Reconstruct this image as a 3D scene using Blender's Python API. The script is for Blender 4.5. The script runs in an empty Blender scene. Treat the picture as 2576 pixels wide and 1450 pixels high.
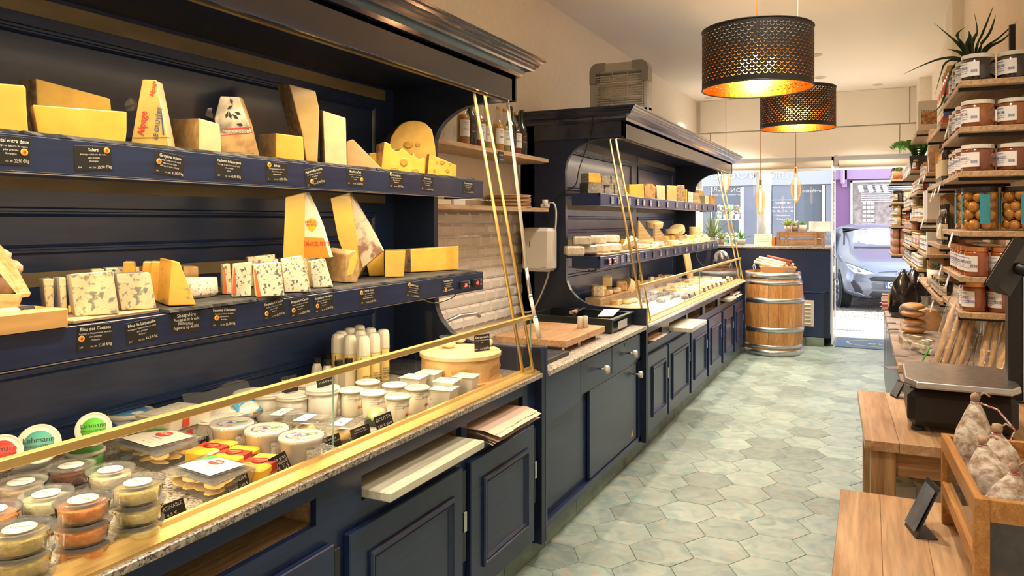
import bpy, math, random
from mathutils import Vector, Matrix
random.seed(7)
PI = math.pi
scene = bpy.context.scene
COL = scene.collection

# ---------------------------------------------------------------- camera
YAW = math.atan(912/1870)
cam_d = bpy.data.cameras.new('camera'); cam = bpy.data.objects.new('camera', cam_d); COL.objects.link(cam)
cam.location = (0, 0, 1.65); cam.rotation_euler = (PI/2, 0, YAW)
cam_d.sensor_width = 36; cam_d.lens = 36*1870/2576; cam_d.shift_y = -(725-556)/2576
cam_d.clip_start = .05; cam_d.clip_end = 200
scene.camera = cam
# ---------------------------------------------------------------- sky, sun, lamps, exposure
scene.view_settings.view_transform = 'Standard'; scene.view_settings.look = 'None'
scene.view_settings.exposure = 1.08; scene.view_settings.gamma = 1; scene.view_settings.use_curve_mapping = False
world = bpy.data.worlds.new('sky'); scene.world = world; world.use_nodes = True
_n = world.node_tree.nodes; _bg = _n['Background']
_sky = _n.new('ShaderNodeTexSky'); _sky.sky_type = 'HOSEK_WILKIE'; _sky.turbidity = 4; _sky.ground_albedo = .5
_sky.sun_direction = (.64, .03, .77)
_hs = _n.new('ShaderNodeHueSaturation'); _hs.inputs['Saturation'].default_value = .5; world.node_tree.links.new(_sky.outputs['Color'], _hs.inputs['Color']); world.node_tree.links.new(_hs.outputs['Color'], _bg.inputs['Color']); _bg.inputs['Strength'].default_value = 8.5
def add_light(kind, name, loc, energy, color, rot=(0,0,0), **kw):
    d = bpy.data.lights.new(name, kind); d.energy = energy; d.color = color
    for k, v in kw.items(): setattr(d, k, v)
    o = bpy.data.objects.new(name, d); COL.objects.link(o); o.location = loc; o.rotation_euler = rot
    return o
add_light('SUN', 'sun', (4, 20, 20), 6.5, (1, .95, .86), rot=(math.radians(-2), math.radians(40), 0), angle=.01)
WARM = (1, .76, .44); NEUT = (1, .86, .71)
# light strips inside the two display cases (under the cornice, and under each shelf front)
for nm, y0, y1, p, c in (('near', .3, 3.2, 21, WARM), ('far', 5.2, 9.5, 25, (1, .82, .58))):
    L = y1-y0; ym = (y0+y1)/2
    add_light('AREA', 'strip_light_top_'+nm, (-1.675, ym, 2.30), p, c, rot=(0, math.radians(-22), 0), shape='RECTANGLE', size=.03, size_y=L)
    add_light('AREA', 'strip_light_upper_shelf_'+nm, (-1.83, ym, 1.758), p*.30, c, rot=(0, math.radians(0), 0), shape='RECTANGLE', size=.03, size_y=L)
    add_light('AREA', 'strip_light_lower_shelf_'+nm, (-1.83, ym, 1.298), p*.20, c, rot=(0, math.radians(12), 0), shape='RECTANGLE', size=.03, size_y=L)
DOWNLIGHTS_AND_FILL = [(-1.3, -1.2), (-.3, -.6), (-.95, 1.2), (-.2, 2.9), (-1.0, 4.4), (-.35, 5.6), (-1.3, 6.4), (-.75, 7.6), (-.2, 8.9), (-1.9, 10.4), (-.15, 10.3)]  # leading pair, behind the camera, is added fill to raise the ambient light
for x, y in DOWNLIGHTS_AND_FILL:
    add_light('SPOT', 'downlight_and_fill', (x, y, 3.40), 64 if y < 6 else 125, NEUT, spot_size=math.radians(110), spot_blend=.6, shadow_soft_size=.05)
# ================================================================ helpers
F = 1870.; C_, S_ = math.cos(YAW), math.sin(YAW)
EYE = Vector((0, 0, 1.65))
def _ray(px, py):
    r = (px-1288)/F
    return Vector((r*C_-S_, r*S_+C_, (556-py)/F))
# sight line of a photo pixel met with a real plane of the shop: x = X, y = Y, z = Z, or an upright plane through A at angle a
def PX(px, py, X): d = _ray(px, py); return EYE + d*(X/d.x)
def PY(px, py, Y): d = _ray(px, py); return EYE + d*(Y/d.y)
def PZ(px, py, Z): d = _ray(px, py); return EYE + d*((Z-1.65)/d.z)
def PA(px, py, A, a):
    n = Vector((math.cos(a), -math.sin(a), 0)); d = _ray(px, py)
    return EYE + d*((Vector(A)-EYE).dot(n)/d.dot(n))
def FW(x, y): return y*C_-x*S_

MATS = {}
def _new(name):
    m = bpy.data.materials.new(name); m.use_nodes = True
    return m, m.node_tree.nodes, m.node_tree.links, m.node_tree.nodes['Principled BSDF']
def _coord(n, l, scale):
    tc = n.new('ShaderNodeTexCoord'); mp = n.new('ShaderNodeMapping'); mp.inputs['Scale'].default_value = scale
    l.new(tc.outputs['Object'], mp.inputs['Vector']); return mp.outputs['Vector']
def _ramp(n, l, src, stops):
    r = n.new('ShaderNodeValToRGB'); l.new(src, r.inputs['Fac'])
    e = r.color_ramp.elements
    while len(e) < len(stops): e.new(.5)
    for el, (p, c) in zip(e, stops): el.position = p; el.color = (*c, 1)
    return r.outputs['Color']
def _bump(n, l, b, src, strength, dist=.01):
    bp = n.new('ShaderNodeBump'); bp.inputs['Strength'].default_value = strength; bp.inputs['Distance'].default_value = dist
    l.new(src, bp.inputs['Height']); l.new(bp.outputs['Normal'], b.inputs['Normal'])
def mat(name, col=(.5,.5,.5), rough=.5, metal=0, coat=0, noise=0, nscale=20, bump=0, emit=0, spec=.5, stretch=(1,1,1), sss=0, col2=None, detail=3, bdist=.01, contrast=(.35,.65)):
    """plain or noise-mottled principled material"""
    if name in MATS: return MATS[name]
    m, n, l, b = _new(name)
    b.inputs['Base Color'].default_value = (*col, 1); b.inputs['Roughness'].default_value = rough
    b.inputs['Metallic'].default_value = metal; b.inputs['Coat Weight'].default_value = coat; b.inputs['Coat Roughness'].default_value = .12
    b.inputs['Specular IOR Level'].default_value = spec
    if sss:
        b.inputs['Subsurface Weight'].default_value = sss; b.inputs['Subsurface Radius'].default_value = (1, .6, .3); b.inputs['Subsurface Scale'].default_value = .01
    if noise or bump or col2:
        v = _coord(n, l, stretch); t = n.new('ShaderNodeTexNoise'); t.inputs['Scale'].default_value = nscale; t.inputs['Detail'].default_value = detail
        l.new(v, t.inputs['Vector'])
        if noise or col2:
            c2 = col2 or tuple(max(0, x*(1-noise)) for x in col); c1 = col if col2 else tuple(min(1, x*(1+noise*.6)) for x in col)
            l.new(_ramp(n, l, t.outputs['Fac'], [(contrast[0], c2), (contrast[1], c1)]), b.inputs['Base Color'])
        if bump: _bump(n, l, b, t.outputs['Fac'], bump, bdist)
    if emit: b.inputs['Emission Color'].default_value = (*col, 1); b.inputs['Emission Strength'].default_value = emit
    MATS[name] = m; return m
def wood(name, dark, light, scale=6, axis=1, rough=.45, bump=.15, ring=3.5, coat=0):
    if name in MATS: return MATS[name]
    m, n, l, b = _new(name); s = [ring*4]*3; s[axis] = ring*.25
    v = _coord(n, l, s)
    t = n.new('ShaderNodeTexNoise'); t.inputs['Scale'].default_value = scale; t.inputs['Detail'].default_value = 5; t.inputs['Distortion'].default_value = .8
    l.new(v, t.inputs['Vector'])
    t2 = n.new('ShaderNodeTexNoise'); t2.inputs['Scale'].default_value = scale*5; t2.inputs['Detail'].default_value = 2; l.new(v, t2.inputs['Vector'])
    mid = tuple((a+c)/2 for a, c in zip(dark, light))
    c1 = _ramp(n, l, t.outputs['Fac'], [(.32, dark), (.5, mid), (.66, light)])
    c2 = _ramp(n, l, t2.outputs['Fac'], [(.35, tuple(x*.72 for x in (1,1,1))), (.6, (1,1,1))])
    mx = n.new('ShaderNodeMix'); mx.data_type = 'RGBA'; mx.blend_type = 'MULTIPLY'; mx.inputs['Factor'].default_value = .8
    l.new(c1, mx.inputs['A']); l.new(c2, mx.inputs['B']); l.new(mx.outputs['Result'], b.inputs['Base Color'])
    b.inputs['Roughness'].default_value = rough; b.inputs['Coat Weight'].default_value = coat
    _bump(n, l, b, t2.outputs['Fac'], bump, .004)
    MATS[name] = m; return m
def speck(name, base, dark, light, scale=120, rough=.3, bump=0):
    """granite-like: voronoi cells thrown between three tones"""
    if name in MATS: return MATS[name]
    m, n, l, b = _new(name); v = _coord(n, l, (1,1,1))
    t = n.new('ShaderNodeTexVoronoi'); t.inputs['Scale'].default_value = scale; l.new(v, t.inputs['Vector'])
    t2 = n.new('ShaderNodeTexNoise'); t2.inputs['Scale'].default_value = scale*.35; t2.inputs['Detail'].default_value = 4; l.new(v, t2.inputs['Vector'])
    bw = n.new('ShaderNodeSeparateColor'); l.new(t.outputs['Color'], bw.inputs['Color'])
    ad = n.new('ShaderNodeMath'); ad.operation = 'ADD'; l.new(bw.outputs['Red'], ad.inputs[0]); l.new(t2.outputs['Fac'], ad.inputs[1])
    hv = n.new('ShaderNodeMath'); hv.operation = 'MULTIPLY'; hv.inputs[1].default_value = .5; l.new(ad.outputs[0], hv.inputs[0])
    l.new(_ramp(n, l, hv.outputs[0], [(.28, dark), (.42, base), (.6, light)]), b.inputs['Base Color'])
    b.inputs['Roughness'].default_value = rough
    MATS[name] = m; return m
def veined(name, base, vein, scale=26, thr=.58, rough=.4, coat=.4):
    """blue cheese: pale paste with blotchy veins"""
    if name in MATS: return MATS[name]
    m, n, l, b = _new(name); v = _coord(n, l, (1,1,1))
    t = n.new('ShaderNodeTexNoise'); t.inputs['Scale'].default_value = scale; t.inputs['Detail'].default_value = 4; t.inputs['Distortion'].default_value = 1.2; l.new(v, t.inputs['Vector'])
    t3 = n.new('ShaderNodeTexNoise'); t3.inputs['Scale'].default_value = scale*2.6; t3.inputs['Detail'].default_value = 2; l.new(v, t3.inputs['Vector'])
    mx = n.new('ShaderNodeMath'); mx.operation = 'MULTIPLY_ADD'; mx.inputs[1].default_value = .45; l.new(t3.outputs['Fac'], mx.inputs[0]); 
    k = n.new('ShaderNodeMath'); k.operation = 'MULTIPLY'; k.inputs[1].default_value = .55; l.new(t.outputs['Fac'], k.inputs[0]); l.new(k.outputs[0], mx.inputs[2])
    half = tuple(.45*a+.55*c for a, c in zip(base, vein))
    l.new(_ramp(n, l, mx.outputs[0], [(thr-.03, base), (thr, half), (thr+.035, vein)]), b.inputs['Base Color'])
    b.inputs['Roughness'].default_value = rough; b.inputs['Coat Weight'].default_value = coat; b.inputs['Coat Roughness'].default_value = .15
    _bump(n, l, b, t.outputs['Fac'], .25, .01)
    MATS[name] = m; return m
def clear(name, tint=(1,1,1), refl=1.0, rough=.02, haze=0, body=None):
    """thin clear pane or film: see-through with fresnel gloss, haze adds a milky share"""
    if name in MATS: return MATS[name]
    m = bpy.data.materials.new(name); m.use_nodes = True; n, l = m.node_tree.nodes, m.node_tree.links
    n.remove(n['Principled BSDF']); out = n['Material Output']
    tr = n.new('ShaderNodeBsdfTransparent'); tr.inputs['Color'].default_value = (*tint, 1)
    gl = n.new('ShaderNodeBsdfGlossy'); gl.inputs['Roughness'].default_value = rough
    fr = n.new('ShaderNodeFresnel'); fr.inputs['IOR'].default_value = 1.45
    k = n.new('ShaderNodeMath'); k.operation = 'MULTIPLY'; k.inputs[1].default_value = refl
    ge = n.new('ShaderNodeNewGeometry'); iv = n.new('ShaderNodeMath'); iv.operation = 'SUBTRACT'; iv.inputs[0].default_value = 1; l.new(ge.outputs['Backfacing'], iv.inputs[1])
    k0 = n.new('ShaderNodeMath'); k0.operation = 'MULTIPLY'; l.new(fr.outputs[0], k0.inputs[0]); l.new(iv.outputs[0], k0.inputs[1]); l.new(k0.outputs[0], k.inputs[0])
    mx = n.new('ShaderNodeMixShader'); l.new(k.outputs[0], mx.inputs[0]); l.new(gl.outputs[0], mx.inputs[2])
    base = tr.outputs[0]
    if haze:
        df = n.new('ShaderNodeBsdfDiffuse'); df.inputs['Color'].default_value = (*(body or (.9,.9,.88)), 1)
        m2 = n.new('ShaderNodeMixShader'); m2.inputs[0].default_value = haze; l.new(tr.outputs[0], m2.inputs[1]); l.new(df.outputs[0], m2.inputs[2]); base = m2.outputs[0]
    l.new(base, mx.inputs[1]); l.new(mx.outputs[0], out.inputs['Surface'])
    MATS[name] = m; return m

class G:
    """geometry collector: local coordinates, material index per face"""
    def __init__(s): s.v = []; s.f = []; s.m = []; s.sm = []
    def add(s, vs, fs, m=0, T=None, smooth=False):
        o = len(s.v)
        s.v += [tuple(T @ Vector(p)) if T is not None else tuple(p) for p in vs]
        s.f += [tuple(i+o for i in f) for f in fs]; s.m += [m]*len(fs); s.sm += [smooth]*len(fs)
        return s
    def box(s, x0, x1, y0, y1, z0, z1, m=0, T=None, b=0):
        if x0 > x1: x0, x1 = x1, x0
        if y0 > y1: y0, y1 = y1, y0
        if z0 > z1: z0, z1 = z1, z0
        b = min(b, (x1-x0)*.45, (y1-y0)*.45, (z1-z0)*.45)
        if b <= 0:
            return s.add([(x0,y0,z0),(x1,y0,z0),(x1,y1,z0),(x0,y1,z0),(x0,y0,z1),(x1,y0,z1),(x1,y1,z1),(x0,y1,z1)],
                [(3,2,1,0),(4,5,6,7),(0,1,5,4),(1,2,6,5),(2,3,7,6),(3,0,4,7)], m, T)
        X = (x0, x1); Y = (y0, y1); Z = (z0, z1); vs = []; idx = {}
        for i in (0,1):
            for j in (0,1):
                for k in (0,1):
                    dx = b if i == 0 else -b; dy = b if j == 0 else -b; dz = b if k == 0 else -b
                    for a, p in enumerate([(X[i], Y[j]+dy, Z[k]+dz), (X[i]+dx, Y[j], Z[k]+dz), (X[i]+dx, Y[j]+dy, Z[k])]):
                        idx[i,j,k,a] = len(vs); vs.append(p)
        fs = []
        q = lambda *t: fs.append(tuple(idx[x] for x in t))
        for i in (0,1): q((i,0,0,0),(i,1,0,0),(i,1,1,0),(i,0,1,0)) if i else q((i,0,1,0),(i,1,1,0),(i,1,0,0),(i,0,0,0))
        for j in (0,1): q((0,j,1,1),(1,j,1,1),(1,j,0,1),(0,j,0,1)) if j else q((0,j,0,1),(1,j,0,1),(1,j,1,1),(0,j,1,1))
        for k in (0,1): q((0,0,k,2),(1,0,k,2),(1,1,k,2),(0,1,k,2)) if k else q((0,1,k,2),(1,1,k,2),(1,0,k,2),(0,0,k,2))
        for i in (0,1):
            for j in (0,1): q((i,j,0,0),(i,j,0,1),(i,j,1,1),(i,j,1,0))
            for k in (0,1): q((i,0,k,0),(i,1,k,0),(i,1,k,2),(i,0,k,2))
        for j in (0,1):
            for k in (0,1): q((0,j,k,1),(1,j,k,1),(1,j,k,2),(0,j,k,2))
        for i in (0,1):
            for j in (0,1):
                for k in (0,1): q((i,j,k,0),(i,j,k,1),(i,j,k,2))
        return s.add(vs, fs, m, T)
    def ext(s, a, vec, m=0, ms=None, T=None):
        """closed polygon a (3-D points) extruded by vec (or to a second list of points)"""
        n = len(a); b = [Vector(p)+Vector(vec) for p in a] if not isinstance(vec, list) else vec
        ms = m if ms is None else ms
        s.add(list(a)+list(b), [tuple(range(n)), tuple(range(2*n-1, n-1, -1))], m, T)
        o = len(s.v)-2*n
        for i in range(n):
            s.f.append((o+i, o+n+i, o+n+(i+1) % n, o+(i+1) % n)); s.m.append(ms); s.sm.append(False)
        return s
    def lathe(s, prof, n=20, c=(0,0,0), m=0, T=None, smooth=True, ang=2*PI, wob=None, cap=True):
        """profile [(r, z)] round the z axis"""
        vs = []; fs = []; full = abs(ang-2*PI) < 1e-6; k = n if full else n+1
        for j, (r, z) in enumerate(prof):
            for i in range(k):
                a = ang*i/n; rr = r*(wob(a, z) if wob else 1)
                vs.append((c[0]+rr*math.cos(a), c[1]+rr*math.sin(a), c[2]+z))
        for j in range(len(prof)-1):
            for i in range(n):
                i2 = (i+1) % k if full else i+1
                fs.append((j*k+i, j*k+i2, (j+1)*k+i2, (j+1)*k+i))
        s.add(vs, fs, m, T, smooth)
        o = len(s.v)-len(vs)
        if full and cap:
            if prof[0][0] > 1e-5: s.f.append(tuple(o+i for i in reversed(range(k)))); s.m.append(m); s.sm.append(False)
            if prof[-1][0] > 1e-5: s.f.append(tuple(o+(len(prof)-1)*k+i for i in range(k))); s.m.append(m); s.sm.append(False)
        return s
    def tube(s, pts, r, n=8, m=0, T=None, cap=True):
        pts = [Vector(p) for p in pts]; vs = []; fs = []
        rr = r if isinstance(r, (list, tuple)) else [r]*len(pts)
        up = Vector((0,0,1)); prev = None
        for i, p in enumerate(pts):
            d = (pts[min(i+1, len(pts)-1)]-pts[max(i-1, 0)]).normalized()
            if prev is None:
                u = d.cross(up if abs(d.z) < .9 else Vector((1,0,0))).normalized()
            else: u = (prev-d*prev.dot(d)).normalized()
            prev = u; w = d.cross(u)
            for k in range(n):
                a = 2*PI*k/n; vs.append(p+(u*math.cos(a)+w*math.sin(a))*rr[i])
        for i in range(len(pts)-1):
            for k in range(n):
                fs.append((i*n+k, i*n+(k+1) % n, (i+1)*n+(k+1) % n, (i+1)*n+k))
        s.add(vs, fs, m, T, True)
        if cap:
            o = len(s.v)-len(vs)
            s.f += [tuple(o+k for k in reversed(range(n))), tuple(o+(len(pts)-1)*n+k for k in range(n))]; s.m += [m, m]; s.sm += [False, False]
        return s
    def ball(s, c, r, n=10, m=0, sq=(1,1,1), T=None, jit=0):
        k = n//2+1; vs = []; fs = []
        for j in range(k):
            p = PI*j/(k-1)
            for i in range(n):
                a = 2*PI*i/n; q = 1+random.uniform(-jit, jit) if 0 < j < k-1 else 1
                vs.append((c[0]+r*q*sq[0]*math.sin(p)*math.cos(a), c[1]+r*q*sq[1]*math.sin(p)*math.sin(a), c[2]+r*q*sq[2]*math.cos(p)))
        for j in range(k-1):
            for i in range(n): fs.append(((j+1)*n+i, (j+1)*n+(i+1) % n, j*n+(i+1) % n, j*n+i))
        return s.add(vs, fs, m, T, True)
    def text(s, txt, size, T, m=0, al='CENTER', thick=0, bold=0, width=None):
        vs, fs = _glyphs(txt, al, bold)
        k = size
        if width and vs:
            w = (max(p[0] for p in vs)-min(p[0] for p in vs))*size
            if w > width: k = size*width/w
        return s.add([(p[0]*k, p[1]*size, 0) for p in vs], fs, m, T)
    def mesh(s, name, mats):
        me = bpy.data.meshes.new(name); me.from_pydata(s.v, [], s.f)
        for x in (mats if isinstance(mats, (list, tuple)) else [mats]): me.materials.append(x)
        me.polygons.foreach_set('material_index', s.m); me.polygons.foreach_set('use_smooth', s.sm)
        me.update(); return me
_GC = {}
def _glyphs(txt, al, bold):
    key = (txt, al, bold)
    if key not in _GC:
        cu = bpy.data.curves.new('t', 'FONT'); cu.body = txt; cu.size = 1; cu.align_x = al; cu.resolution_u = 2; cu.offset = bold
        ob = bpy.data.objects.new('t', cu); COL.objects.link(ob)
        me = bpy.data.meshes.new_from_object(ob)
        _GC[key] = ([tuple(v.co) for v in me.vertices], [tuple(p.vertices) for p in me.polygons])
        bpy.data.objects.remove(ob); bpy.data.curves.remove(cu); bpy.data.meshes.remove(me)
    return _GC[key]
def frame(o, x, y, z=None):
    """matrix with columns x (right), y (up), z (towards the viewer) at origin o"""
    x = Vector(x).normalized(); y = Vector(y); y = (y-x*y.dot(x)).normalized(); z = x.cross(y)
    return Matrix(((x.x,y.x,z.x,o[0]),(x.y,y.y,z.y,o[1]),(x.z,y.z,z.z,o[2]),(0,0,0,1)))
TR = Matrix.Translation
def RZ(a, o=(0,0,0)): return TR(o) @ Matrix.Rotation(a, 4, 'Z')
def RX(a, o=(0,0,0)): return TR(o) @ Matrix.Rotation(a, 4, 'X')
def RY(a, o=(0,0,0)): return TR(o) @ Matrix.Rotation(a, 4, 'Y')

def tag(o, label, cat, group=None):
    o['label'] = label; o['category'] = cat
    if group: o['group'] = group
    return o
def thing(name, label, cat, loc=(0,0,0), rz=0, group=None):
    o = bpy.data.objects.new(name, None); COL.objects.link(o); o.empty_display_size = .05
    o.location = loc; o.rotation_euler = (0, 0, rz)
    return tag(o, label, cat, group)
def part(name, g, mats, parent=None, label=None, stuff=False):
    me = g.mesh(name, mats) if isinstance(g, G) else g
    o = bpy.data.objects.new(name, me); COL.objects.link(o)
    if parent is not None: o.parent = parent
    if label: o['label'] = label
    if stuff: o['kind'] = 'stuff'
    return o
def solo(name, label, cat, g, mats, loc=(0,0,0), rz=0, group=None):
    o = part(name, g, mats); o.location = loc; o.rotation_euler = (0,0,rz)
    return tag(o, label, cat, group)
def struct(name, g, mats, parent=None):
    o = part(name, g, mats, parent)
    if parent is None: o['kind'] = 'structure'
    return o
def dup(root, loc, rz=None, label=None, group=None, rot=None, scale=None):
    r = root.copy(); COL.objects.link(r); r.location = loc
    if rz is not None: r.rotation_euler = (0,0,rz)
    if rot is not None: r.rotation_euler = rot
    if scale is not None: r.scale = scale
    if label: r['label'] = label
    if group: r['group'] = group
    for ch in list(root.children):
        c = ch.copy(); COL.objects.link(c); c.parent = r
        for g in ch.children:
            d = g.copy(); COL.objects.link(d); d.parent = c
    return r
ORD = ['first','second','third','fourth','fifth','sixth','seventh','eighth','ninth','tenth','eleventh','twelfth','thirteenth','fourteenth','fifteenth','sixteenth','seventeenth','eighteenth','nineteenth','twentieth','twenty-first','twenty-second','twenty-third','twenty-fourth','twenty-fifth','twenty-sixth','twenty-seventh','twenty-eighth']

# ---------------------------------------------------------------- materials
NAVY = mat('navy paint', (.012,.026,.080), .32, coat=.12, noise=.25, nscale=9, bump=.10, stretch=(6,.6,6), bdist=.002, detail=6)
NAVYG = mat('glossy navy paint', (.014,.024,.060), .20, coat=.8, noise=.2, nscale=10)
NAVYD = mat('dark navy paint', (.008,.016,.040), .38, noise=.3, nscale=10, bump=.06, stretch=(6,.6,6), bdist=.002)
BRASS = mat('satin brass', (.80,.56,.20), .38, .75, noise=.1, nscale=4)
BRASSD = mat('dull khaki strip', (.17,.13,.065), .55, 0, noise=.3, nscale=8, stretch=(1,.3,1))
STEEL = mat('brushed steel', (.62,.62,.63), .3, 1, noise=.15, nscale=30, stretch=(1,1,20))
BLACK = mat('black plastic', (.012,.012,.013), .4)
SLATE = mat('slate', (.040,.042,.046), .6, noise=.5, nscale=30, bump=.6, bdist=.006)
CARD = mat('black card', (.010,.010,.011), .55)
CHALK = mat('white lettering', (.75,.74,.70), .7)
INK = mat('dark print', (.03,.03,.04), .7)
WHITE = mat('white plastic', (.68,.65,.57), .3, spec=.5)
WHITEP = mat('white paper', (.72,.70,.64), .8)
CREAM = mat('cream plastic', (.64,.59,.45), .35)
GRANITE = speck('grey granite', (.25,.22,.18), (.05,.042,.035), (.42,.38,.31), 190, .3)
OAK = wood('pale oak', (.36,.22,.11), (.62,.43,.25), 5, 1)
OAKX = wood('pale oak across', (.36,.22,.11), (.62,.43,.25), 5, 0)
PINE = wood('yellow pine', (.55,.33,.13), (.78,.54,.27), 4, 1)
BEECH = wood('beech board', (.42,.22,.10), (.68,.42,.22), 6, 1, .4)
ACACIA = wood('honey table wood', (.40,.22,.10), (.70,.46,.26), 2.2, 0, .38, ring=2.2, coat=.2)
GLASS = clear('clear pane')
GLASSG = mat('green glass edge', (.25,.42,.36), .15, coat=.5)
CLEARP = clear('clear plastic', (.97,.97,.96), 1.6, .06, .05)
FILM = clear('crinkled film', (.97,.97,.97), 1.8, .12, .06)
def _filmbump():
    n, l = FILM.node_tree.nodes, FILM.node_tree.links
    v = _coord(n, l, (1,1,1)); t = n.new('ShaderNodeTexNoise'); t.inputs['Scale'].default_value = 38; t.inputs['Detail'].default_value = 3; l.new(v, t.inputs['Vector'])
    bp = n.new('ShaderNodeBump'); bp.inputs['Strength'].default_value = .9; bp.inputs['Distance'].default_value = .012; l.new(t.outputs['Fac'], bp.inputs['Height'])
    for x in n:
        if x.type == 'BSDF_GLOSSY': l.new(bp.outputs['Normal'], x.inputs['Normal'])
_filmbump()
YEL = mat('yellow cheese paste', (.86,.56,.10), .36, coat=.6, noise=.12, nscale=14, bump=.14, sss=.15)
PALE = mat('pale cheese paste', (.78,.56,.22), .36, coat=.5, noise=.12, nscale=12, bump=.10, sss=.12)
CREAMC = mat('ivory cheese paste', (.80,.68,.42), .4, coat=.35, noise=.10, nscale=16, bump=.1, sss=.12)
GOLD = mat('deep gold cheese', (.82,.42,.04), .34, coat=.7, noise=.12, nscale=9, bump=.15, sss=.12)
RIND = mat('mottled brown rind', (.56,.40,.20), .7, nscale=42, bump=.6, col2=(.26,.16,.08), coat=.3, bdist=.006)
RINDL = mat('light tan rind', (.62,.42,.20), .6, nscale=26, bump=.4, col2=(.40,.23,.09), coat=.5, bdist=.005)
RINDG = mat('grey ash rind', (.42,.39,.33), .7, nscale=50, bump=.5, col2=(.20,.18,.15), bdist=.004)
BLUE = veined('blue veined paste', (.78,.68,.42), (.24,.27,.22), 30, .545)
BLUE2 = veined('fine blue veined paste', (.80,.75,.57), (.12,.16,.16), 44, .565)
BLUE3 = veined('white speckled paste', (.80,.76,.66), (.22,.26,.24), 60, .57, .7, 0)
ORB = veined('orange blue veined paste', (.86,.48,.08), (.36,.30,.16), 22, .60, .35, .7)
# ================================================================ the room
PLASTER = mat('cream plaster', (.88,.82,.72), .85, bump=.35, nscale=60, stretch=(1,1,.35), bdist=.006, noise=.04)
CEILW = mat('ceiling paint', (.92,.89,.84), .9)
SOFW = mat('painted board', (.86,.82,.75), .6)
GROUT = mat('dark grout', (.16,.15,.13), .9)
L_, R_, H_ = -2.42, .64, 3.45
g = G(); g.box(L_-.15, L_, -2.5, 11.6, 0, H_); struct('wall_left', g, PLASTER)
g = G(); g.box(R_, R_+.15, -2.5, 11.6, 0, H_)
g.box(.50, R_, 10.6, 11.6, 0, H_); g.box(.56, R_, 6.9, 7.5, 0, H_); struct('wall_right', g, PLASTER)
g = G(); g.box(L_, R_, -2.65, -2.5, 0, H_); struct('wall_back', g, PLASTER)
g = G(); g.box(L_-.15, R_+.15, -2.65, 11.6, H_, H_+.12); struct('ceiling', g, CEILW)
# boxed head over the shop window, in separate painted boards
tr = G(); tr.box(L_, R_, 11.34, 11.6, 2.56, 3.45); T1 = struct('trim_1', tr, SOFW)
for (x0, x1, z0, z1) in ((-2.36, .42, 2.97, 3.45), (-2.20, .30, 2.56, 2.955), (-2.42, -2.215, 2.56, 2.955), (.312, .64, 2.56, 2.955), (.432, .64, 2.97, 3.45)):
    b = G(); b.box(x0, x1, 11.30, 11.345, z0, z1-.002, b=.003); part('board', b, SOFW, T1)
# hexagonal floor tiles
def hexmat():
    m, n, l, b = _new('green hexagon tile'); v = _coord(n, l, (1,1,1))
    oi = n.new('ShaderNodeObjectInfo'); vm = n.new('ShaderNodeVectorMath'); vm.operation = 'ADD'; cmb = n.new('ShaderNodeCombineXYZ')
    mu = n.new('ShaderNodeMath'); mu.operation = 'MULTIPLY'; mu.inputs[1].default_value = 40; l.new(oi.outputs['Random'], mu.inputs[0])
    l.new(mu.outputs[0], cmb.inputs[0]); l.new(mu.outputs[0], cmb.inputs[1]); l.new(v, vm.inputs[0]); l.new(cmb.outputs[0], vm.inputs[1])
    t = n.new('ShaderNodeTexNoise'); t.inputs['Scale'].default_value = 7; t.inputs['Detail'].default_value = 6; t.inputs['Distortion'].default_value = 1.4; l.new(vm.outputs[0], t.inputs['Vector'])
    c1 = _ramp(n, l, t.outputs['Fac'], [(.30, (.145,.22,.205)), (.46, (.215,.285,.255)), (.64, (.29,.345,.295))])
    t2 = n.new('ShaderNodeTexNoise'); t2.inputs['Scale'].default_value = 5; t2.inputs['Detail'].default_value = 7; t2.inputs['Distortion'].default_value = 2.5
    mp = n.new('ShaderNodeMapping'); mp.inputs['Scale'].default_value = (1.2, 3, 1); mp.inputs['Location'].default_value = (5, 3, 0); l.new(vm.outputs[0], mp.inputs['Vector']); l.new(mp.outputs[0], t2.inputs['Vector'])
    f = _ramp(n, l, t2.outputs['Fac'], [(.59, (0,0,0)), (.70, (.8,.8,.8))])
    mx = n.new('ShaderNodeMix'); mx.data_type = 'RGBA'; l.new(f, mx.inputs['Factor']); l.new(c1, mx.inputs['A']); mx.inputs['B'].default_value = (.33,.22,.15,1)
    hs = n.new('ShaderNodeHueSaturation'); vr = n.new('ShaderNodeMapRange'); vr.inputs['To Min'].default_value = .78; vr.inputs['To Max'].default_value = 1.2
    l.new(oi.outputs['Random'], vr.inputs['Value']); l.new(vr.outputs[0], hs.inputs['Value']); l.new(mx.outputs['Result'], hs.inputs['Color']); l.new(hs.outputs[0], b.inputs['Base Color'])
    b.inputs['Roughness'].default_value = .42; _bump(n, l, b, t.outputs['Fac'], .12, .004)
    return m
HEXM = hexmat()
g = G(); g.box(L_, R_, -2.5, 11.7, -.08, -.003); FLOOR = struct('floor', g, GROUT)
R6 = .1640
def hexg(r=R6-.0015, zt=.0):
    q = G(); top = [(r*.985*math.cos(PI/3*i), r*.985*math.sin(PI/3*i), zt) for i in range(6)]; mid = [(r*math.cos(PI/3*i), r*math.sin(PI/3*i), zt-.0015) for i in range(6)]
    bot = [(x, y, -.006) for x, y, z in mid]
    q.add(top+mid+bot, [tuple(range(6))]+[(6+i, 6+(i+1) % 6, (i+1) % 6, i) for i in range(6)]+[(12+i, 12+(i+1) % 6, 6+(i+1) % 6, 6+i) for i in range(6)])
    return q
hm = hexg().mesh('tile', HEXM); spots = []
W6, H6 = R6*1.5, R6*math.sqrt(3)
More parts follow.
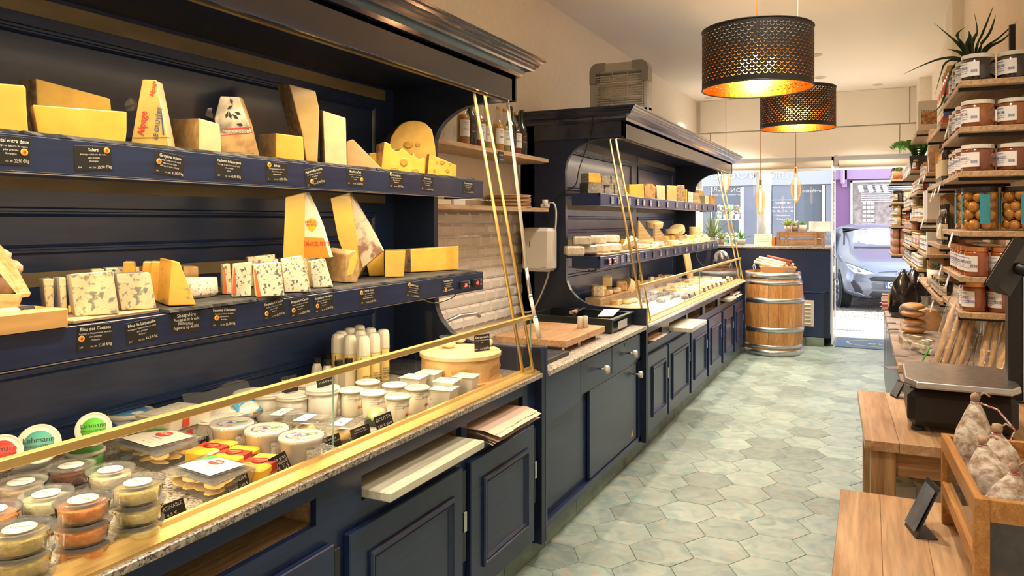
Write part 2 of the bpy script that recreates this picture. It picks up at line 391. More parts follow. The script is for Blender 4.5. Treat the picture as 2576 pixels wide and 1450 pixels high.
for i in range(-6, 9):
    x = -1.204+i*W6
    for j in range(-22, 34):
        y = 3.516+j*H6+(H6/2 if i % 2 else 0)
        if x < -1.62 or x > R_+.1 or y < .2 or y > 11.55: continue
        spots.append((x, y))
def seen(p):
    px = 1288+F*((p[0]*C_+p[1]*S_)/max(.1, FW(*p))); py = 556+F*1.65/max(.1, FW(*p))
    return -100 < px < 2700 and 500 < py < 1560
vis = sorted([p for p in spots if seen(p)], key=lambda p: FW(*p)); rest = [p for p in spots if not seen(p)]+vis[300:]
for p in vis[:300]:
    o = part('tile', hm, None, FLOOR); o.location = (p[0], p[1], random.uniform(-.0004, .0004))
q = G(); hq = hexg()
for p in rest: q.add(hq.v, hq.f, 0, TR((p[0], p[1], 0)))
part('tiles_beyond', q, HEXM, FLOOR, stuff=True)
# green skirting tiles under the counters
SKIRT = mat('green skirting tile', (.17,.22,.17), .45, noise=.35, nscale=9)
g = G(); g.box(-1.56, -1.512, .3, 9.6, 0, .105); SK = struct('baseboard_left', g, GROUT)
y = .3
while y < 9.55:
    q = G(); q.box(-1.513, -1.500, y+.002, min(y+.448, 9.6)-.002, 0.001, .112, b=.002); part('tile', q, SKIRT, SK); y += .45
g = G(); g.box(-1.49, -.60, 10.535, 10.56, 0, .115); SK2 = struct('baseboard_far', g, GROUT)
for k in range(4):
    q = G(); q.box(-1.49+k*.225, -1.49+k*.225+.221, 10.522, 10.536, .001, .115, b=.002); part('tile', q, SKIRT, SK2)
# bevelled white wall tiles behind the preparation counter
METRO = mat('white glazed tile', (.80,.76,.69), .12, coat=.5)
g = G(); g.box(L_, L_+.012, 3.34, 5.1, .92, 1.72); TB = struct('wall_tiles', g, mat('tile grout', (.55,.5,.43), .9))
q = G(); a, b_, c = .148, .0735, .017
q.add([(0,0,0),(0,a,0),(0,a,b_),(0,0,b_),(.015,c,c),(.015,a-c,c),(.015,a-c,b_-c),(.015,c,b_-c),(-.004,0,0),(-.004,a,0),(-.004,a,b_),(-.004,0,b_)],
      [(4,5,6,7),(0,1,5,4),(1,2,6,5),(2,3,7,6),(3,0,4,7),(8,9,1,0),(9,10,2,1),(10,11,3,2),(11,8,0,3)])
tm = q.mesh('tile', METRO)
for r in range(10):
    for k in range(12):
        yy = 3.30+k*.1505+(.075 if r % 2 else 0)
        if 3.335 < yy < 5.0:
            o = part('tile', tm, None, TB); o.location = (L_+.0135, yy, .945+r*.0765)
# recessed ceiling lamps
EMW = mat('lamp lens', (1,.93,.82), emit=9)
cl = thing('ceiling_light', '', 'ceiling light', (0,0,3.45))
q = G(); q.lathe([(.052,0),(.052,-.006),(.040,-.010),(.037,-.002)], 20); part('trim_ring', q, WHITE, cl)
q = G(); q.lathe([(.0001,-.0005),(.037,-.0015)], 20); part('lens', q, EMW, cl)
DL = [(-.569,8.682,1.0,'round recessed ceiling light beside the far drum lampshade'), (-.614,10.074,1.15,'large round recessed ceiling light just right of the near drum lampshade'), (.033,10.934,1,'small recessed ceiling light at the right, near the window head'), (-2.169,10.984,1,'small recessed ceiling light at the left, in the corner by the window head')]
for i, (x, y, k, lb) in enumerate(DL):
    o = cl if i == 0 else dup(cl, (x, y, 3.45)); o.location = (x, y, 3.45); o['label'] = lb; o.scale = (k*1.2,)*2+(1,)
# roller blind across the window head
bl = thing('roller_blind', 'rolled up beige blind tube across the top of the shop window', 'blind', (-.9, 11.25, 2.44))
for x0, x1 in ((-1.45, .385), (.455, 1.50)):
    q = G(); q.tube([(x0,0,0),(x1,0,0)], .05, 16); part('roll', q, mat('beige blind', (.60,.52,.42), .8), bl)
q = G(); q.tube([(.385,0,0),(.455,0,0)], .032, 12); q.box(.40, .44, -.03, .03, -.04, .12); part('bracket', q, STEEL, bl)
q = G(); q.box(-1.45, 1.5, -.012, .03, -.085, -.06); part('bottom_bar', q, WHITE, bl)
# shop window and open door
ALU = mat('white painted metal', (.75,.76,.78), .4)
g = G()
for (x0,x1,z0,z1) in ((-2.42,-.50,2.40,2.56),(-2.42,-2.36,.0,2.4),(-.545,-.515,0,2.56),(.52,.64,0,2.56),(-.5,.52,2.40,2.56)): g.box(x0,x1,11.42,11.50,z0,z1)
W1 = struct('window_1', g, ALU)
q = G(); q.box(-2.36, -.545, 11.455, 11.463, .3, 2.40); part('pane', q, GLASS, W1)
q = G(); q.box(-2.36, -.545, 11.43, 11.49, 0, .3); part('bottom_panel', q, NAVY, W1)
WHL = mat('white window lettering', (.9,.9,.88), .6)
_n2, _l2 = WHL.node_tree.nodes, WHL.node_tree.links; _t = _n2.new('ShaderNodeBsdfTranslucent'); _m = _n2.new('ShaderNodeMixShader'); _m.inputs[0].default_value = .6; _l2.new(_n2['Principled BSDF'].outputs[0], _m.inputs[1]); _l2.new(_t.outputs[0], _m.inputs[2]); _l2.new(_m.outputs[0], _n2['Material Output'].inputs['Surface'])
q = G()
for t, px, py, s in (('Torréfaction', 2047, 484, .060), ('SON', 1855, 484, .10), ('URE', 1801, 482, .10)):
    p = PY(px, py, 11.452); T = frame(p, (-1,0,0), (0,0,1)); q.text(t, s, T)
p = PY(1829, 492, 11.452); q.text('Bijoux - Gravures - Etains - Pendules', .032, frame(p, (-1,0,0), (0,0,1)))
part('lettering', q, WHL, W1)
q = G(); q.box(-.505, -.475, 10.60, 11.42, .02, 2.38)
D1 = G(); D1.box(-.512,-.492,10.62,10.65,.02,2.38,b=.004); D1.box(-.512,-.492,11.38,11.41,.02,2.38,b=.004); D1.box(-.512,-.492,10.65,11.38,.02,.14); D1.box(-.512,-.492,10.65,11.38,2.34,2.38)
DR = struct('door_1', D1, ALU)
q = G(); q.box(-.505,-.499,10.65,11.38,.14,2.34); part('pane', q, GLASS, DR)
q = G(); q.tube([(-.49,10.70,.85),(-.45,10.70,.9),(-.45,10.70,1.15),(-.49,10.70,1.2)], .01); part('door_handle', q, STEEL, DR)
# door mat
MATB = mat('blue door mat', (.10,.17,.27), .95, noise=.5, nscale=90)
dm = thing('door_mat', 'blue grey door mat with worn yellow lettering inside the open door', 'mat', (.03, 11.02, 0))
q = G(); q.box(-.5,.5,-.42,.42,0,.012,b=.004); part('pile', q, MATB, dm)
q = G(); MY = mat('worn yellow print', (.55,.42,.15), .9)
q.lathe([(.26,0),(.28,0)], 36, (0,0,.0126), T=Matrix.Diagonal((1.35,1,1,1)), cap=False); q.text('ou', .22, frame((0,-.08,.0128),(1,0,0),(0,1,0)), bold=.02)
part('print', q, MY, dm)

# ================================================================ the street
PAVE = mat('pale paving', (.50,.48,.45), .85, noise=.2, nscale=5, bump=.2)
ASPH = mat('road bed', (.20,.18,.17), .9, noise=.3, nscale=20)
g = G(); g.box(-14, 10, 11.6, 13.9, -.12, -.005); struct('pavement', g, PAVE)
g = G(); g.box(-14, 10, 13.9, 19.6, -.2, -.045); RD = struct('road', g, ASPH)
g = G(); g.box(-14, 10, 19.6, 22.0, -.2, .02); struct('pavement_opposite', g, PAVE)
COB = mat('cobble', (.27,.22,.19), .8, noise=.4, nscale=6, bump=.3)
cob = []
for r in range(44):
    for k in range(15):
        yy = 14.0+r*.085; xx = -1.05+k*.105+(.05 if r % 2 else 0)
        yy += .10*abs(math.sin((xx+1.05)*3.6))
        cob.append((xx, yy))
q0 = G(); q0.box(-.046,.046,-.037,.037,-.04,0,b=.010); cm = q0.mesh('cobble', COB)
cob.sort(key=lambda p: p[1])
for x, y in cob[:290]:
    o = part('cobblestone', cm, None, RD); o.location = (x, y, -.025+random.uniform(-.004,.004)); o.rotation_euler = (0,0,random.uniform(-.15,.15))
q = G()
for x, y in cob[290:]: q.add(q0.v, q0.f, 0, TR((x, y, -.025)))
part('cobbles_beyond', q, COB, RD, stuff=True)
g = G(); 
gr = thing('drain_grate', 'narrow slotted drain grate in the pavement outside the door', 'grate', (-.42, 12.35, 0))
q = G(); q.box(-.28,.28,-.07,.07,-.006,-.001); part('frame', q, mat('cast iron', (.16,.15,.14), .6, .5), gr)
for k in range(12):
    q = G(); q.box(-.26+k*.045,-.24+k*.045,-.06,.06,-.001,.003); part('bar', q, mat('worn iron', (.4,.38,.35), .5, .6), gr)
# facade opposite: dark blue grey shop front and purple shop front
FY = 22.0
DGREY = mat('blue grey shop front', (.20,.205,.25), .5); DGR2 = mat('blue grey fascia', (.38,.385,.42), .5)
PURP = mat('purple shop front', (.20,.085,.20), .5); PURL = mat('light purple fascia', (.36,.22,.37), .5)
def fz(y): return PY(2000, y, FY).z
def fx(x): return PY(x, 500, FY).x
xs = fx(2097)
bd = thing('shop_building', 'blue grey funeral shop front across the street', 'building', (xs-5, FY, 0))
def fb(x0, x1, z0, z1, d=0, dd=.3, o=bd):
    q = G(); q.box(x0-o.location.x, x1-o.location.x, -d, dd, z0, z1); return q
part('wall', fb(xs-12, xs, 0, 8, 0, 4), mat('stone front', (.55,.50,.44), .9), bd)
part('fascia', fb(xs-12, xs, fz(465), fz(415), .12), DGR2, bd)
for a, b2 in ((1700, 1788), (1868, 1905), (1945, 1998), (2078, 2096)):
    part('pillar', fb(fx(a), fx(b2), .0, fz(466), .08), DGREY, bd)
part('stall_riser', fb(fx(1700), xs, .0, .75, .06), DGREY, bd)
INT = mat('shop interior', (.10,.12,.15), .6); 
for a, b2 in ((1788, 1868), (1905, 1945), (1998, 2078)):
    w = part('window', fb(fx(a), fx(b2), .75, fz(466), .02), INT, bd)
    q = fb(fx(a), fx(b2), .75, fz(466), .05, -.04); part('pane', q, GLASS, w)
for a, b2 in ((1864, 1872), (1790, 1793), (2068, 2076)):
    part('window_frame', fb(fx(a), fx(b2), .75, fz(468), .1, -.05), WHITE, bd)
q = G(); 
for t, px, py, s in (('LABOIR', 1850, 450, .42), ('SERVICES', 1938, 436, .18), ('FUNERAIRES', 1935, 449, .18)):
    p = PY(px, py, FY-.15); p.x -= bd.location.x; p.y -= FY; q.text(t, s, frame(p, (1,0,0), (0,0,1)))
part('lettering', q, WHITEP, bd)
q = G(); p = PY(1969, 522, FY-.09); p.x -= bd.location.x; p.y -= FY
q.box(p.x-.15-.17,p.x+.15+.17,p.y,p.y+.005,p.z+.2,p.z+.215); q.box(p.x-.32,p.x-.305,p.y,p.y+.005,p.z-.45,p.z+.2); q.box(p.x+.305,p.x+.32,p.y,p.y+.005,p.z-.45,p.z+.2)
for i, t in enumerate(('OUVERTURE', 'du lundi au vendredi', '9h - 12h   14h - 18h', 'Permanence', '7 jours / 7')):
    q.text(t, .075, frame((p.x, p.y, p.z+.09-i*.11), (1,0,0), (0,0,1)), bold=.01, width=.56)
part('opening_hours', q, WHITEP, bd)
pb = thing('shop_building', 'purple shop front with a white framed window behind the car', 'building', (xs+3, FY, 0))
part('wall', fb(xs, xs+9, 0, 8, 0, 4, pb), PURP, pb)
part('fascia', fb(xs, xs+9, fz(455), fz(400), .10, .3, pb), PURL, pb)
wx0 = fx(2145)
w = part('window', fb(wx0, wx0+3.2, .5, fz(463), .02, .3, pb), mat('lit shop interior', (.36,.28,.26), .6, noise=.35, nscale=9), pb)
part('pane', fb(wx0, wx0+3.2, .5, fz(463), .10, -.09, pb), GLASS, w)
part('window_frame', fb(wx0-.05, wx0, .5, fz(463)+.05, .1, 0, pb), WHITE, pb); part('window_frame', fb(wx0-.05, wx0+3.2, fz(463), fz(463)+.05, .1, 0, pb), WHITE, pb)
for r in range(9):
    part('shutter_slat', fb(wx0+.2, wx0+3.2, fz(470)-r*.055, fz(470)-r*.055+.02, .06, -.03, pb), mat('shutter', (.6,.58,.6), .5), pb)
for r in range(5):
    for k in range(3):
        x = fx(2170)+k*.1; part('display_card', fb(x, x+.085, fz(510)-r*.115-.07, fz(510)-r*.115, .05, -.03, pb), WHITEP, pb)
for k, px in enumerate((2163, 2187, 2206, 2224)):
    p = PY(px, 477, FY-.15); q = G(); q.tube([(p.x-xs-3, -.15, p.z+.1),(p.x-xs-3+.05, -.22, p.z-.06)], .06, 10); part('spotlight', q, WHITE, pb)
q = G(); p = PY(2120, 438, FY-.2); q.box(p.x-xs-3-.05, p.x-xs-3+.05, -.3, -.1, p.z-.28, p.z+.28, b=.03); q.box(p.x-xs-3-.02, p.x-xs-3+.1, -.1, 0, p.z-.35, p.z+.3); part('sign_bracket', q, PURL, pb)
# tree in front
BARK = mat('plane tree bark', (.42,.35,.27), .9, noise=.4, nscale=5, bump=.5, stretch=(1,1,.4), bdist=.03)
LEAF = mat('tree leaf', (.16,.28,.06), .6)
pt = PY(1922, 600, 14.3)
tr = thing('street_tree', 'plane tree with a thick forked trunk on the pavement outside the window', 'tree', (pt.x, 14.3, -.02))
q = G(); q.tube([(0,0,0),(.0,0,.9),(-.01,0,1.8),(.0,0,2.55)], [.15,.125,.118,.14], 14); part('trunk', q, BARK, tr)
q = G(); q.tube([(0,0,2.4),(-.25,0,2.95),(-.9,.1,4.0),(-1.4,.2,5.2)], [.10,.10,.08,.05], 10); q.tube([(0,0,2.4),(.12,0,3.1),(.35,.1,4.2),(.6,0,5.4)], [.12,.11,.09,.05], 10); part('branch', q, BARK, tr)
q = G()
for i in range(900):
    a, e, r = random.uniform(0,2*PI), random.uniform(-.6,1.3), random.uniform(.9,1.9)
    c = Vector((r*math.cos(a)*1.3-.3, r*math.sin(a), 5.9+r*math.sin(e)*.8)); s = .13
    T = TR(c) @ Matrix.Rotation(random.uniform(0,6), 4, 'Z') @ Matrix.Rotation(random.uniform(-1,1), 4, 'X')
    q.add([(-s,0,0),(0,-s*.6,.01),(s,0,0),(0,s*.6,.01)], [(0,1,2,3)], 0, T)
part('foliage', q, LEAF, tr, stuff=True)
# ================================================================ display cases
XF, XB = -1.44, -2.30
CORN = [(0,2.362),(.020,2.362),(.024,2.380),(.036,2.392),(.060,2.398),(.070,2.404),(.074,2.418),(.084,2.420),(.086,2.430),(.098,2.434),(.101,2.446),(.114,2.449),(.116,2.457),(.0,2.459)]
OPEN = [(-1.44,1.035),(-1.56,1.028),(-1.70,1.030),(-1.819,1.034),(-1.87,1.044),(-1.914,1.062),(-1.955,1.085),(-1.984,1.112),(-2.010,1.140),(-2.026,1.170),(-2.040,1.205),(-2.046,1.250),(-2.050,1.90),(-2.052,2.02),(-2.045,2.075),(-2.026,2.12),(-1.99,2.160),(-1.955,2.186),(-1.91,2.212),(-1.859,2.229),(-1.80,2.238),(-1.717,2.240),(-1.60,2.240)]
def panel_moulding(q, x, y0, y1, z0, z1, w=.030, d=.012):
    """raised rectangular moulding ring on a face looking to +x"""
    for k, (o, h) in enumerate(((0, d*.5), (w*.28, d), (w*.62, d*.75), (w, .002))):
        pass
    prof = [(0,0),(0,d*.6),(w*.18,d),(w*.42,d),(w*.5,d*.55),(w*.66,d*.55),(w*.72,d*.8),(w*.9,d*.3),(w,0)]
    rings = []
    for o, h in prof: rings.append([(x+h,y0+o,z0+o),(x+h,y1-o,z0+o),(x+h,y1-o,z1-o),(x+h,y0+o,z1-o)])
    vs = [p for r in rings for p in r]; fs = []
    for j in range(len(rings)-1):
        for i in range(4): fs.append((j*4+i, j*4+(i+1) % 4, (j+1)*4+(i+1) % 4, (j+1)*4+i))
    q.add(vs, fs)
def make_case(label, Y0, Y1, doors, niches, near_panel, rails):
    """one wall-to-counter cheese display: Y0..Y1 long"""
    c = thing('display_case', label, 'display case', (XB, (Y0+Y1)/2, 0)); ox, oy = XB, (Y0+Y1)/2
    def P(name, q, m, par=None, label=None, stuff=False):
        q.v = [(x-ox, y-oy, z) for x, y, z in q.v] if par is None else q.v
        return part(name, q, m, par or c, label, stuff)
    def sub(q): q.v = [(x-ox, y-oy, z) for x, y, z in q.v]; return q
    # back boards with mouldings
    bays = [(Y0+.03, Y1-.04)] if Y1-Y0 < 3.5 else [(Y0+.03, 7.72), (7.80, Y1-.04)]
    q = G(); q.box(-2.41, XB, Y0, Y1, .93, 2.37); bp = P('back_panel', q, NAVY)
    for a, b in bays:
        for (z0, z1) in ((1.905, 2.24), (1.548, 1.692), (1.0, 1.205)):
            q = G(); panel_moulding(q, XB, a+.02 if z0 < 1.1 else a+.0, b-.16, z0, z1); part('moulding', sub(q), NAVY, bp)
        for (z0, z1) in ((2.276, 2.330), (1.742, 1.782), (1.448, 1.492)):
            q = G(); q.box(XB-.002, XB+.004, a, b-.08, z0, z1); part('vent_strip', sub(q), BRASSD, bp)
    # side panels with the round-cornered opening
    for k, yy in enumerate([Y0, Y1-.04] if near_panel else [Y1-.04]):
        poly = [(-2.41,.09),(-1.44,.09)]+OPEN+[(-1.60,2.37),(-2.41,2.37)]
        q = G(); n = len(poly)
        # strips: back part and the two lips, so that the outline stays a clean set of faces
        a = [(x, yy, z) for x, z in poly]
        q.ext(a, (0,.04,0)); sp = P('side_panel', q, NAVYD)
    # bottom plinth board, face frame, stiles
    q = G()
    zt = .885
    segs = []; prev = Y0
    for (a, b, kind) in niches:
        q.box(-1.50, -1.478, prev, a, .60, zt)
        lo, hi = .752, .832
        q.box(-1.50, -1.478, a, b, .60, lo); q.box(-1.50, -1.478, a, b, hi, zt); prev = b
    q.box(-1.50, -1.478, prev, Y1-.04, .60, zt); q.box(-1.50, -1.478, Y0, Y1-.04, .112, .60)
    P('face_frame', q, NAVY)
    for (a, b, kind) in niches:
        q = G(); q.box(-1.85, -1.50, a-.01, b+.01, .737, .750); q.box(-1.85,-1.50,a-.022,a-.01,.737,.85); q.box(-1.85,-1.50,b+.01,b+.022,.737,.85); q.box(-1.862,-1.85,a,b,.737,.85)
        P('slot_box', q, OAK)
    for (a, b) in doors:
        q = G(); q.box(-1.476, -1.452, a, b, .130, .682, b=.003); d = P('door', q, NAVY)
        q = G(); panel_moulding(q, -1.452, a+.095, b-.075, .225, .592, .034, .014); part('moulding', sub(q), NAVY, d)
        q = G(); q.box(-1.474, -1.458, b+.006, b+.034, .30, .66, b=.002); hg = part('hinge_bar', sub(q), BLACK, d)
        q = G(); q.box(-1.470, -1.450, b+.008, b+.030, .42, .50, b=.002); part('hinge', sub(q), STEEL, d)
    # shelves
    ys = Y0+.0 if near_panel else Y0
    for (z0, z1, nm) in ((1.762, 1.852, 'upper'), (1.305, 1.392, 'lower')):
        q = G(); q.box(XB+.004, -1.782, Y0+.005, Y1+.0, z1-.018, z1); q.box(-1.80, -1.78, Y0+.005, Y1, z0, z1, b=.004); q.box(XB+.3, -1.80, Y0+.005, Y0+.02, z0, z1-.018); q.box(XB+.3, -1.80, Y1-.02, Y1, z0, z1-.018)
        sh = P('shelf', q, NAVY)
        q = G(); q.box(-1.786, -1.779, Y0+.01, Y1-.005, z0-.002, z0+.0005); part('metal_edge', sub(q), STEEL, sh)
        q = G(); q.box(-1.85, -1.81, Y0+.1, Y1-.1, z0+.012, z0+.03); part('light_tube', sub(q), mat('light tube', (1,.80,.52), emit=1.5), sh)
    # canopy: soffit, valance, cornice, light trough
    q = G(); q.box(-2.41, -1.60, Y0, Y1, 2.345, 2.372); P('soffit', q, NAVYD)
    q = G(); q.box(-1.622, -1.60, Y0-.005, Y1, 2.240, 2.372, b=.002); q.box(-2.3,-1.60, Y0-.005, Y0+.0, 2.25, 2.372); q.box(-1.68,-1.60, Y1-.0, Y1+.012, 2.24, 2.372); va = P('valance', q, NAVYG)
    q = G(); q.box(-1.640, -1.622, Y0, Y1-.04, 2.236, 2.262); part('brass_rail', sub(q), mat('darkened brass', (.13,.085,.03), .5, .3), va)  # brass colour darkened against the glare of the strip lamp beside it
    q = G(); vs = []; n = len(CORN)
    for (o, z) in CORN: vs += [(-2.41, Y0-o-.005, z), (-1.60+o, Y0-o-.005, z), (-1.60+o, Y1+o+.012, z), (-2.41, Y1+o+.012, z)]
    fs = [(j*4+i, j*4+i+1, ((j+1) % n)*4+i+1, ((j+1) % n)*4+i) for j in range(n) for i in range(3)]
    q.add(vs, fs); P('cornice', q, NAVYG)
    q = G(); q.box(-2.41, -1.605, Y0, Y1, 2.440, 2.452); P('top_board', q, NAVYD)
    # brass ledge, low front glass with brass rail
    q = G(); q.ext([(-1.500,Y0+.04,.918),(-1.445,Y0+.04,.918),(-1.445,Y0+.04,.926),(-1.462,Y0+.04,.930),(-1.484,Y0+.04,.936),(-1.490,Y0+.04,.946),(-1.500,Y0+.04,.947)], (0,Y1-Y0-.085,0)); P('brass_ledge', q, BRASS)
    n_p = 3 if Y1-Y0 < 3.5 else 4; span = (Y1-Y0-.09)/n_p
    cuts = [Y0+.04, .7, 1.812, Y1-.05] if Y1-Y0 < 3.5 else [Y0+.04, 7.14, Y1-.05]
    for a, b in zip(cuts, cuts[1:]):
        q = G(); q.box(-1.497, -1.491, a+.002, b-.002, .945, 1.192); pn = P('front_pane', q, GLASS)
        q = G(); q.box(-1.4975, -1.4905, b-.003, b-.001, .945, 1.19); part('glass_edge', sub(q), GLASSG, pn)
    q = G(); q.box(-1.502, -1.482, Y0+.04, Y1-.05, 1.176, 1.197, b=.002); P('brass_rail', q, BRASS)
    # slanted end glass with a brass bar and its reflection built as geometry
    for yy in rails:
        q = G(); q.ext([(-1.49,yy,.935),(-1.757,yy,2.26),(-2.04,yy,2.26),(-2.04,yy,.935)], (0,.006,0)); eg = P('end_pane', q, GLASS)
        for dx in (0,):
            q = G(); q.tube([(-1.487,yy-.012,.93),(-1.757,yy-.012,2.30)], .009, 4); part('brass_bar_and_reflection', sub(q), BRASS, eg)
            q = G(); q.tube([(-1.452,yy+.03,.93),(-1.722,yy+.03,2.30)], .008, 4); part('brass_bar_and_reflection', sub(q), BRASS, eg)  # the bar's reflection in the end pane, modelled as a second bar
    return c
case1 = make_case('near navy blue display case with brass rails, filled with large cheeses and tubs', .30, 3.32,
    [(.30,.998),(1.068,1.768),(1.838,2.539),(2.603,3.218)], [(.34,.93,0),(1.08,1.715,0),(1.93,2.57,1),(2.616,3.145,0)], False, [3.18])
case2 = make_case('far navy blue display case with white marble slab and small cheeses', 5.10, 9.56,
    [(5.192,5.748),(5.785,6.511),(6.589,7.265),(7.361,8.011),(8.126,8.748),(8.855,9.464)],
    [(5.25,5.667,0),(5.90,6.50,1),(6.562,7.185,0),(7.308,7.941,0),(8.10,8.70,1),(8.84,9.41,0)], True, [5.22, 9.42])
# stone tops (lift-off slabs)
def top(name, label, y0, y1, m, x0=-2.29, z=.918, mats=GRANITE, t=.022):
    q = G(); q.box(x0+1.86, -1.432+1.86, -(y1-y0)/2, (y1-y0)/2, z-t, z, b=.003); return solo(name, label, 'worktop', q, m, (-1.86, (y0+y1)/2, 0))
top('granite_slab', 'speckled grey granite slab under the tubs in the near display case', .31, 3.275, GRANITE)
MARB = mat('white marble', (.80,.78,.74), .2, noise=.12, nscale=4, coat=.3, stretch=(1,.3,1))
top('marble_slab', 'white marble slab along the front of the far display case', 5.145, 9.515, MARB)
# pull-out marble boards
ONYX = mat('ivory striped board', (.72,.68,.54), .3, coat=.4, nscale=7, stretch=(5,.6,1), col2=(.52,.52,.40))
def board(label, x0, x1, y0, y1, z0, z1):
    q = G(); q.box(x0, x1, y0-(y0+y1)/2, y1-(y0+y1)/2, z0, z1, b=.004); return solo('pull_out_board', label, 'board', q, ONYX, (0, (y0+y1)/2, 0), group='pull-out marble boards')
board('long ivory marble board pulled out of the near display case front', -1.80, -1.370, 1.935, 2.565, .760, .792)
board('square ivory marble board pulled out over a door of the far display case', -1.80, -1.30, 5.92, 6.50, .762, .798)
board('small ivory marble board at the far end of the far display case', -1.80, -1.41, 8.33, 8.70, .765, .80)
# sheets of paper in the slots
for (y0, y1, lb, n) in ((2.66, 3.08, 'stack of thin brown wrapping paper sheets in the slot of the near case', 7), (5.27, 5.65, 'stack of brown wrapping paper in the first slot of the far case', 6), (8.88, 9.38, 'crumpled white paper sheets in the last slot of the far case', 6)):
    t = thing('wrapping_paper', lb, 'paper', (-1.62, (y0+y1)/2, .752))
    for k in range(n):
        q = G(); L = (y1-y0)/2; w = random.uniform(.10,.17)+(.07 if y0 < 4 else 0); vs = []
        for i in range(9):
            yy = -L+2*L*i/8
            for j, x in enumerate((-.2, -.05, w-.02, w+.03)): vs.append((x+random.uniform(-.004,.004), yy+random.uniform(-.01,.01), .003+k*.007+random.uniform(0,.003)-(.012*(j == 3))*(1 if y0 < 4 else 0)))
        q.add(vs, [(i*4+j, (i+1)*4+j, (i+1)*4+j+1, i*4+j+1) for i in range(8) for j in range(3)], 0, None, True)
        part('sheet', q, mat('brown paper sheet', (.62,.46,.36), .7) if y0 < 8 else WHITEP, t)
# silver telescopic stay of the near case
q = G(); st = thing('gas_strut', 'white and chrome telescopic strut hanging at the end of the near case glass', 'strut', (-1.52, 3.25, 1.15))
def loc(p): return (p[0]+1.52, p[1]-3.25, p[2]-1.15)
a = PY(1278,262,3.25); b = PY(1324,675,3.25); c = PY(1330,718,3.25); d = PY(1334,745,3.25); e = PY(1346,800,3.25); f = PY(1357,852,3.25)
q.tube([loc(a), loc(b)], .008, 10); part('rod', q, WHITE, st)
q = G(); q.tube([loc(b), loc(d)], .0095, 10); part('sleeve', q, STEEL, st); q = G(); q.tube([loc(a+Vector((0,0,.02))), loc(a)], .006, 8); part('pivot', q, STEEL, st)
q = G(); q.ball(loc(d), .013, 8); q.ball(loc(e), .013, 8); part('joint', q, STEEL, st)
q = G(); q.tube([loc(d), loc(e)], .009, 10); part('link', q, WHITE, st)
q = G(); q.tube([loc(e), loc(f)], .012, 10); part('handle', q, WHITE, st)
# thermostats on the lower shelves
LED = mat('red digits', (1,.03,.02), emit=6)
def thermo(px, py, txt, lb):
    p = PX(px, py, -1.779); t = thing('thermostat', lb, 'thermostat', p, 0, 'shelf thermostats')
    q = G(); q.box(0,.016,-.038,.038,-.019,.019,b=.003); part('housing', q, BLACK, t)
    q = G(); q.text(txt, .024, frame((.0165,-.008,-.009),(0,1,0),(0,0,1)), bold=.02); part('digits', q, LED, t)
    q = G(); q.box(.016,.019,.022,.034,.004,.014,b=.001); q.box(.016,.019,.022,.034,-.014,-.004,b=.001); part('button', q, mat('grey button', (.2,.2,.2), .5), t)
thermo(1166, 717, '-34', 'left black thermostat reading 34 in red on the near lower shelf'); thermo(1196, 711, '41', 'right black thermostat reading 41 in red on the near lower shelf')
for i, (px, py) in enumerate(((1529,659),(1541,657))):
    p = PX(px, py, -1.779); t = thing('thermostat', ('left' if i == 0 else 'right')+' chrome ringed thermostat at the near end of the far lower shelf', 'thermostat', p, 0, 'shelf thermostats')
    q = G(); q.box(0,.02,-.03,.03,-.024,.024,b=.004); part('housing', q, mat('dark chrome', (.25,.12,.12), .15, 1), t)
    q = G(); q.box(.02,.022,-.02,.02,-.008,.010); part('digits', q, mat('pale display', (.8,.6,.6), .3), t)
# hanging cables
def cable(label, pts, r=.003, m=BLACK, name='cable', cat='cable'):
    pts = [Vector(p) for p in pts]; out = []
    n = len(pts)
    for i in range(n-1):
        p0, p1, p2, p3 = pts[max(i-1,0)], pts[i], pts[i+1], pts[min(i+2,n-1)]
        for k in range(6):
            t = k/6; out.append(.5*((2*p1)+(p2-p0)*t+(2*p0-5*p1+4*p2-p3)*t*t+(3*p1-p0-3*p2+p3)*t**3))
    out.append(pts[-1]); o = out[0]; q = G(); q.tube([p-o for p in out], r, 6)
    return solo(name, label, cat, q, m, o)
cable('thin black cable drooping under the near lower shelf', [PX(1060,752,-1.80), PX(1085,762,-1.80), PX(1110,760,-1.80), PX(1140,748,-1.80), PX(1148,737,-1.79)], .0025)
cable('black cable hanging from the insect killer over the far case side', [PY(1497,272,5.03), PY(1487,320,5.08), PY(1476,370,5.08), PY(1457,425,5.08), PY(1448,465,5.09), PY(1425,480,5.09), PY(1400,497,5.09)], .004)
cable('white power cable looping down beside the towel dispenser', [PY(1381,512,5.06), PY(1393,512,5.05), PY(1399,535,5.05), PY(1396,590,5.05), PY(1388,650,5.05), PY(1372,715,5.05), PY(1340,780,5.05), PY(1310,785,5.0)], .007, WHITE)
cable('coiled black cable under the far lower shelf', [PY(1430,672,5.4), PY(1470,676,5.4), PY(1490,672,5.4), PY(1500,680,5.4), PY(1485,682,5.4), PY(1480,674,5.4), PY(1500,672,5.4), PY(1495,684,5.4), PY(1450,682,5.4)], .004)

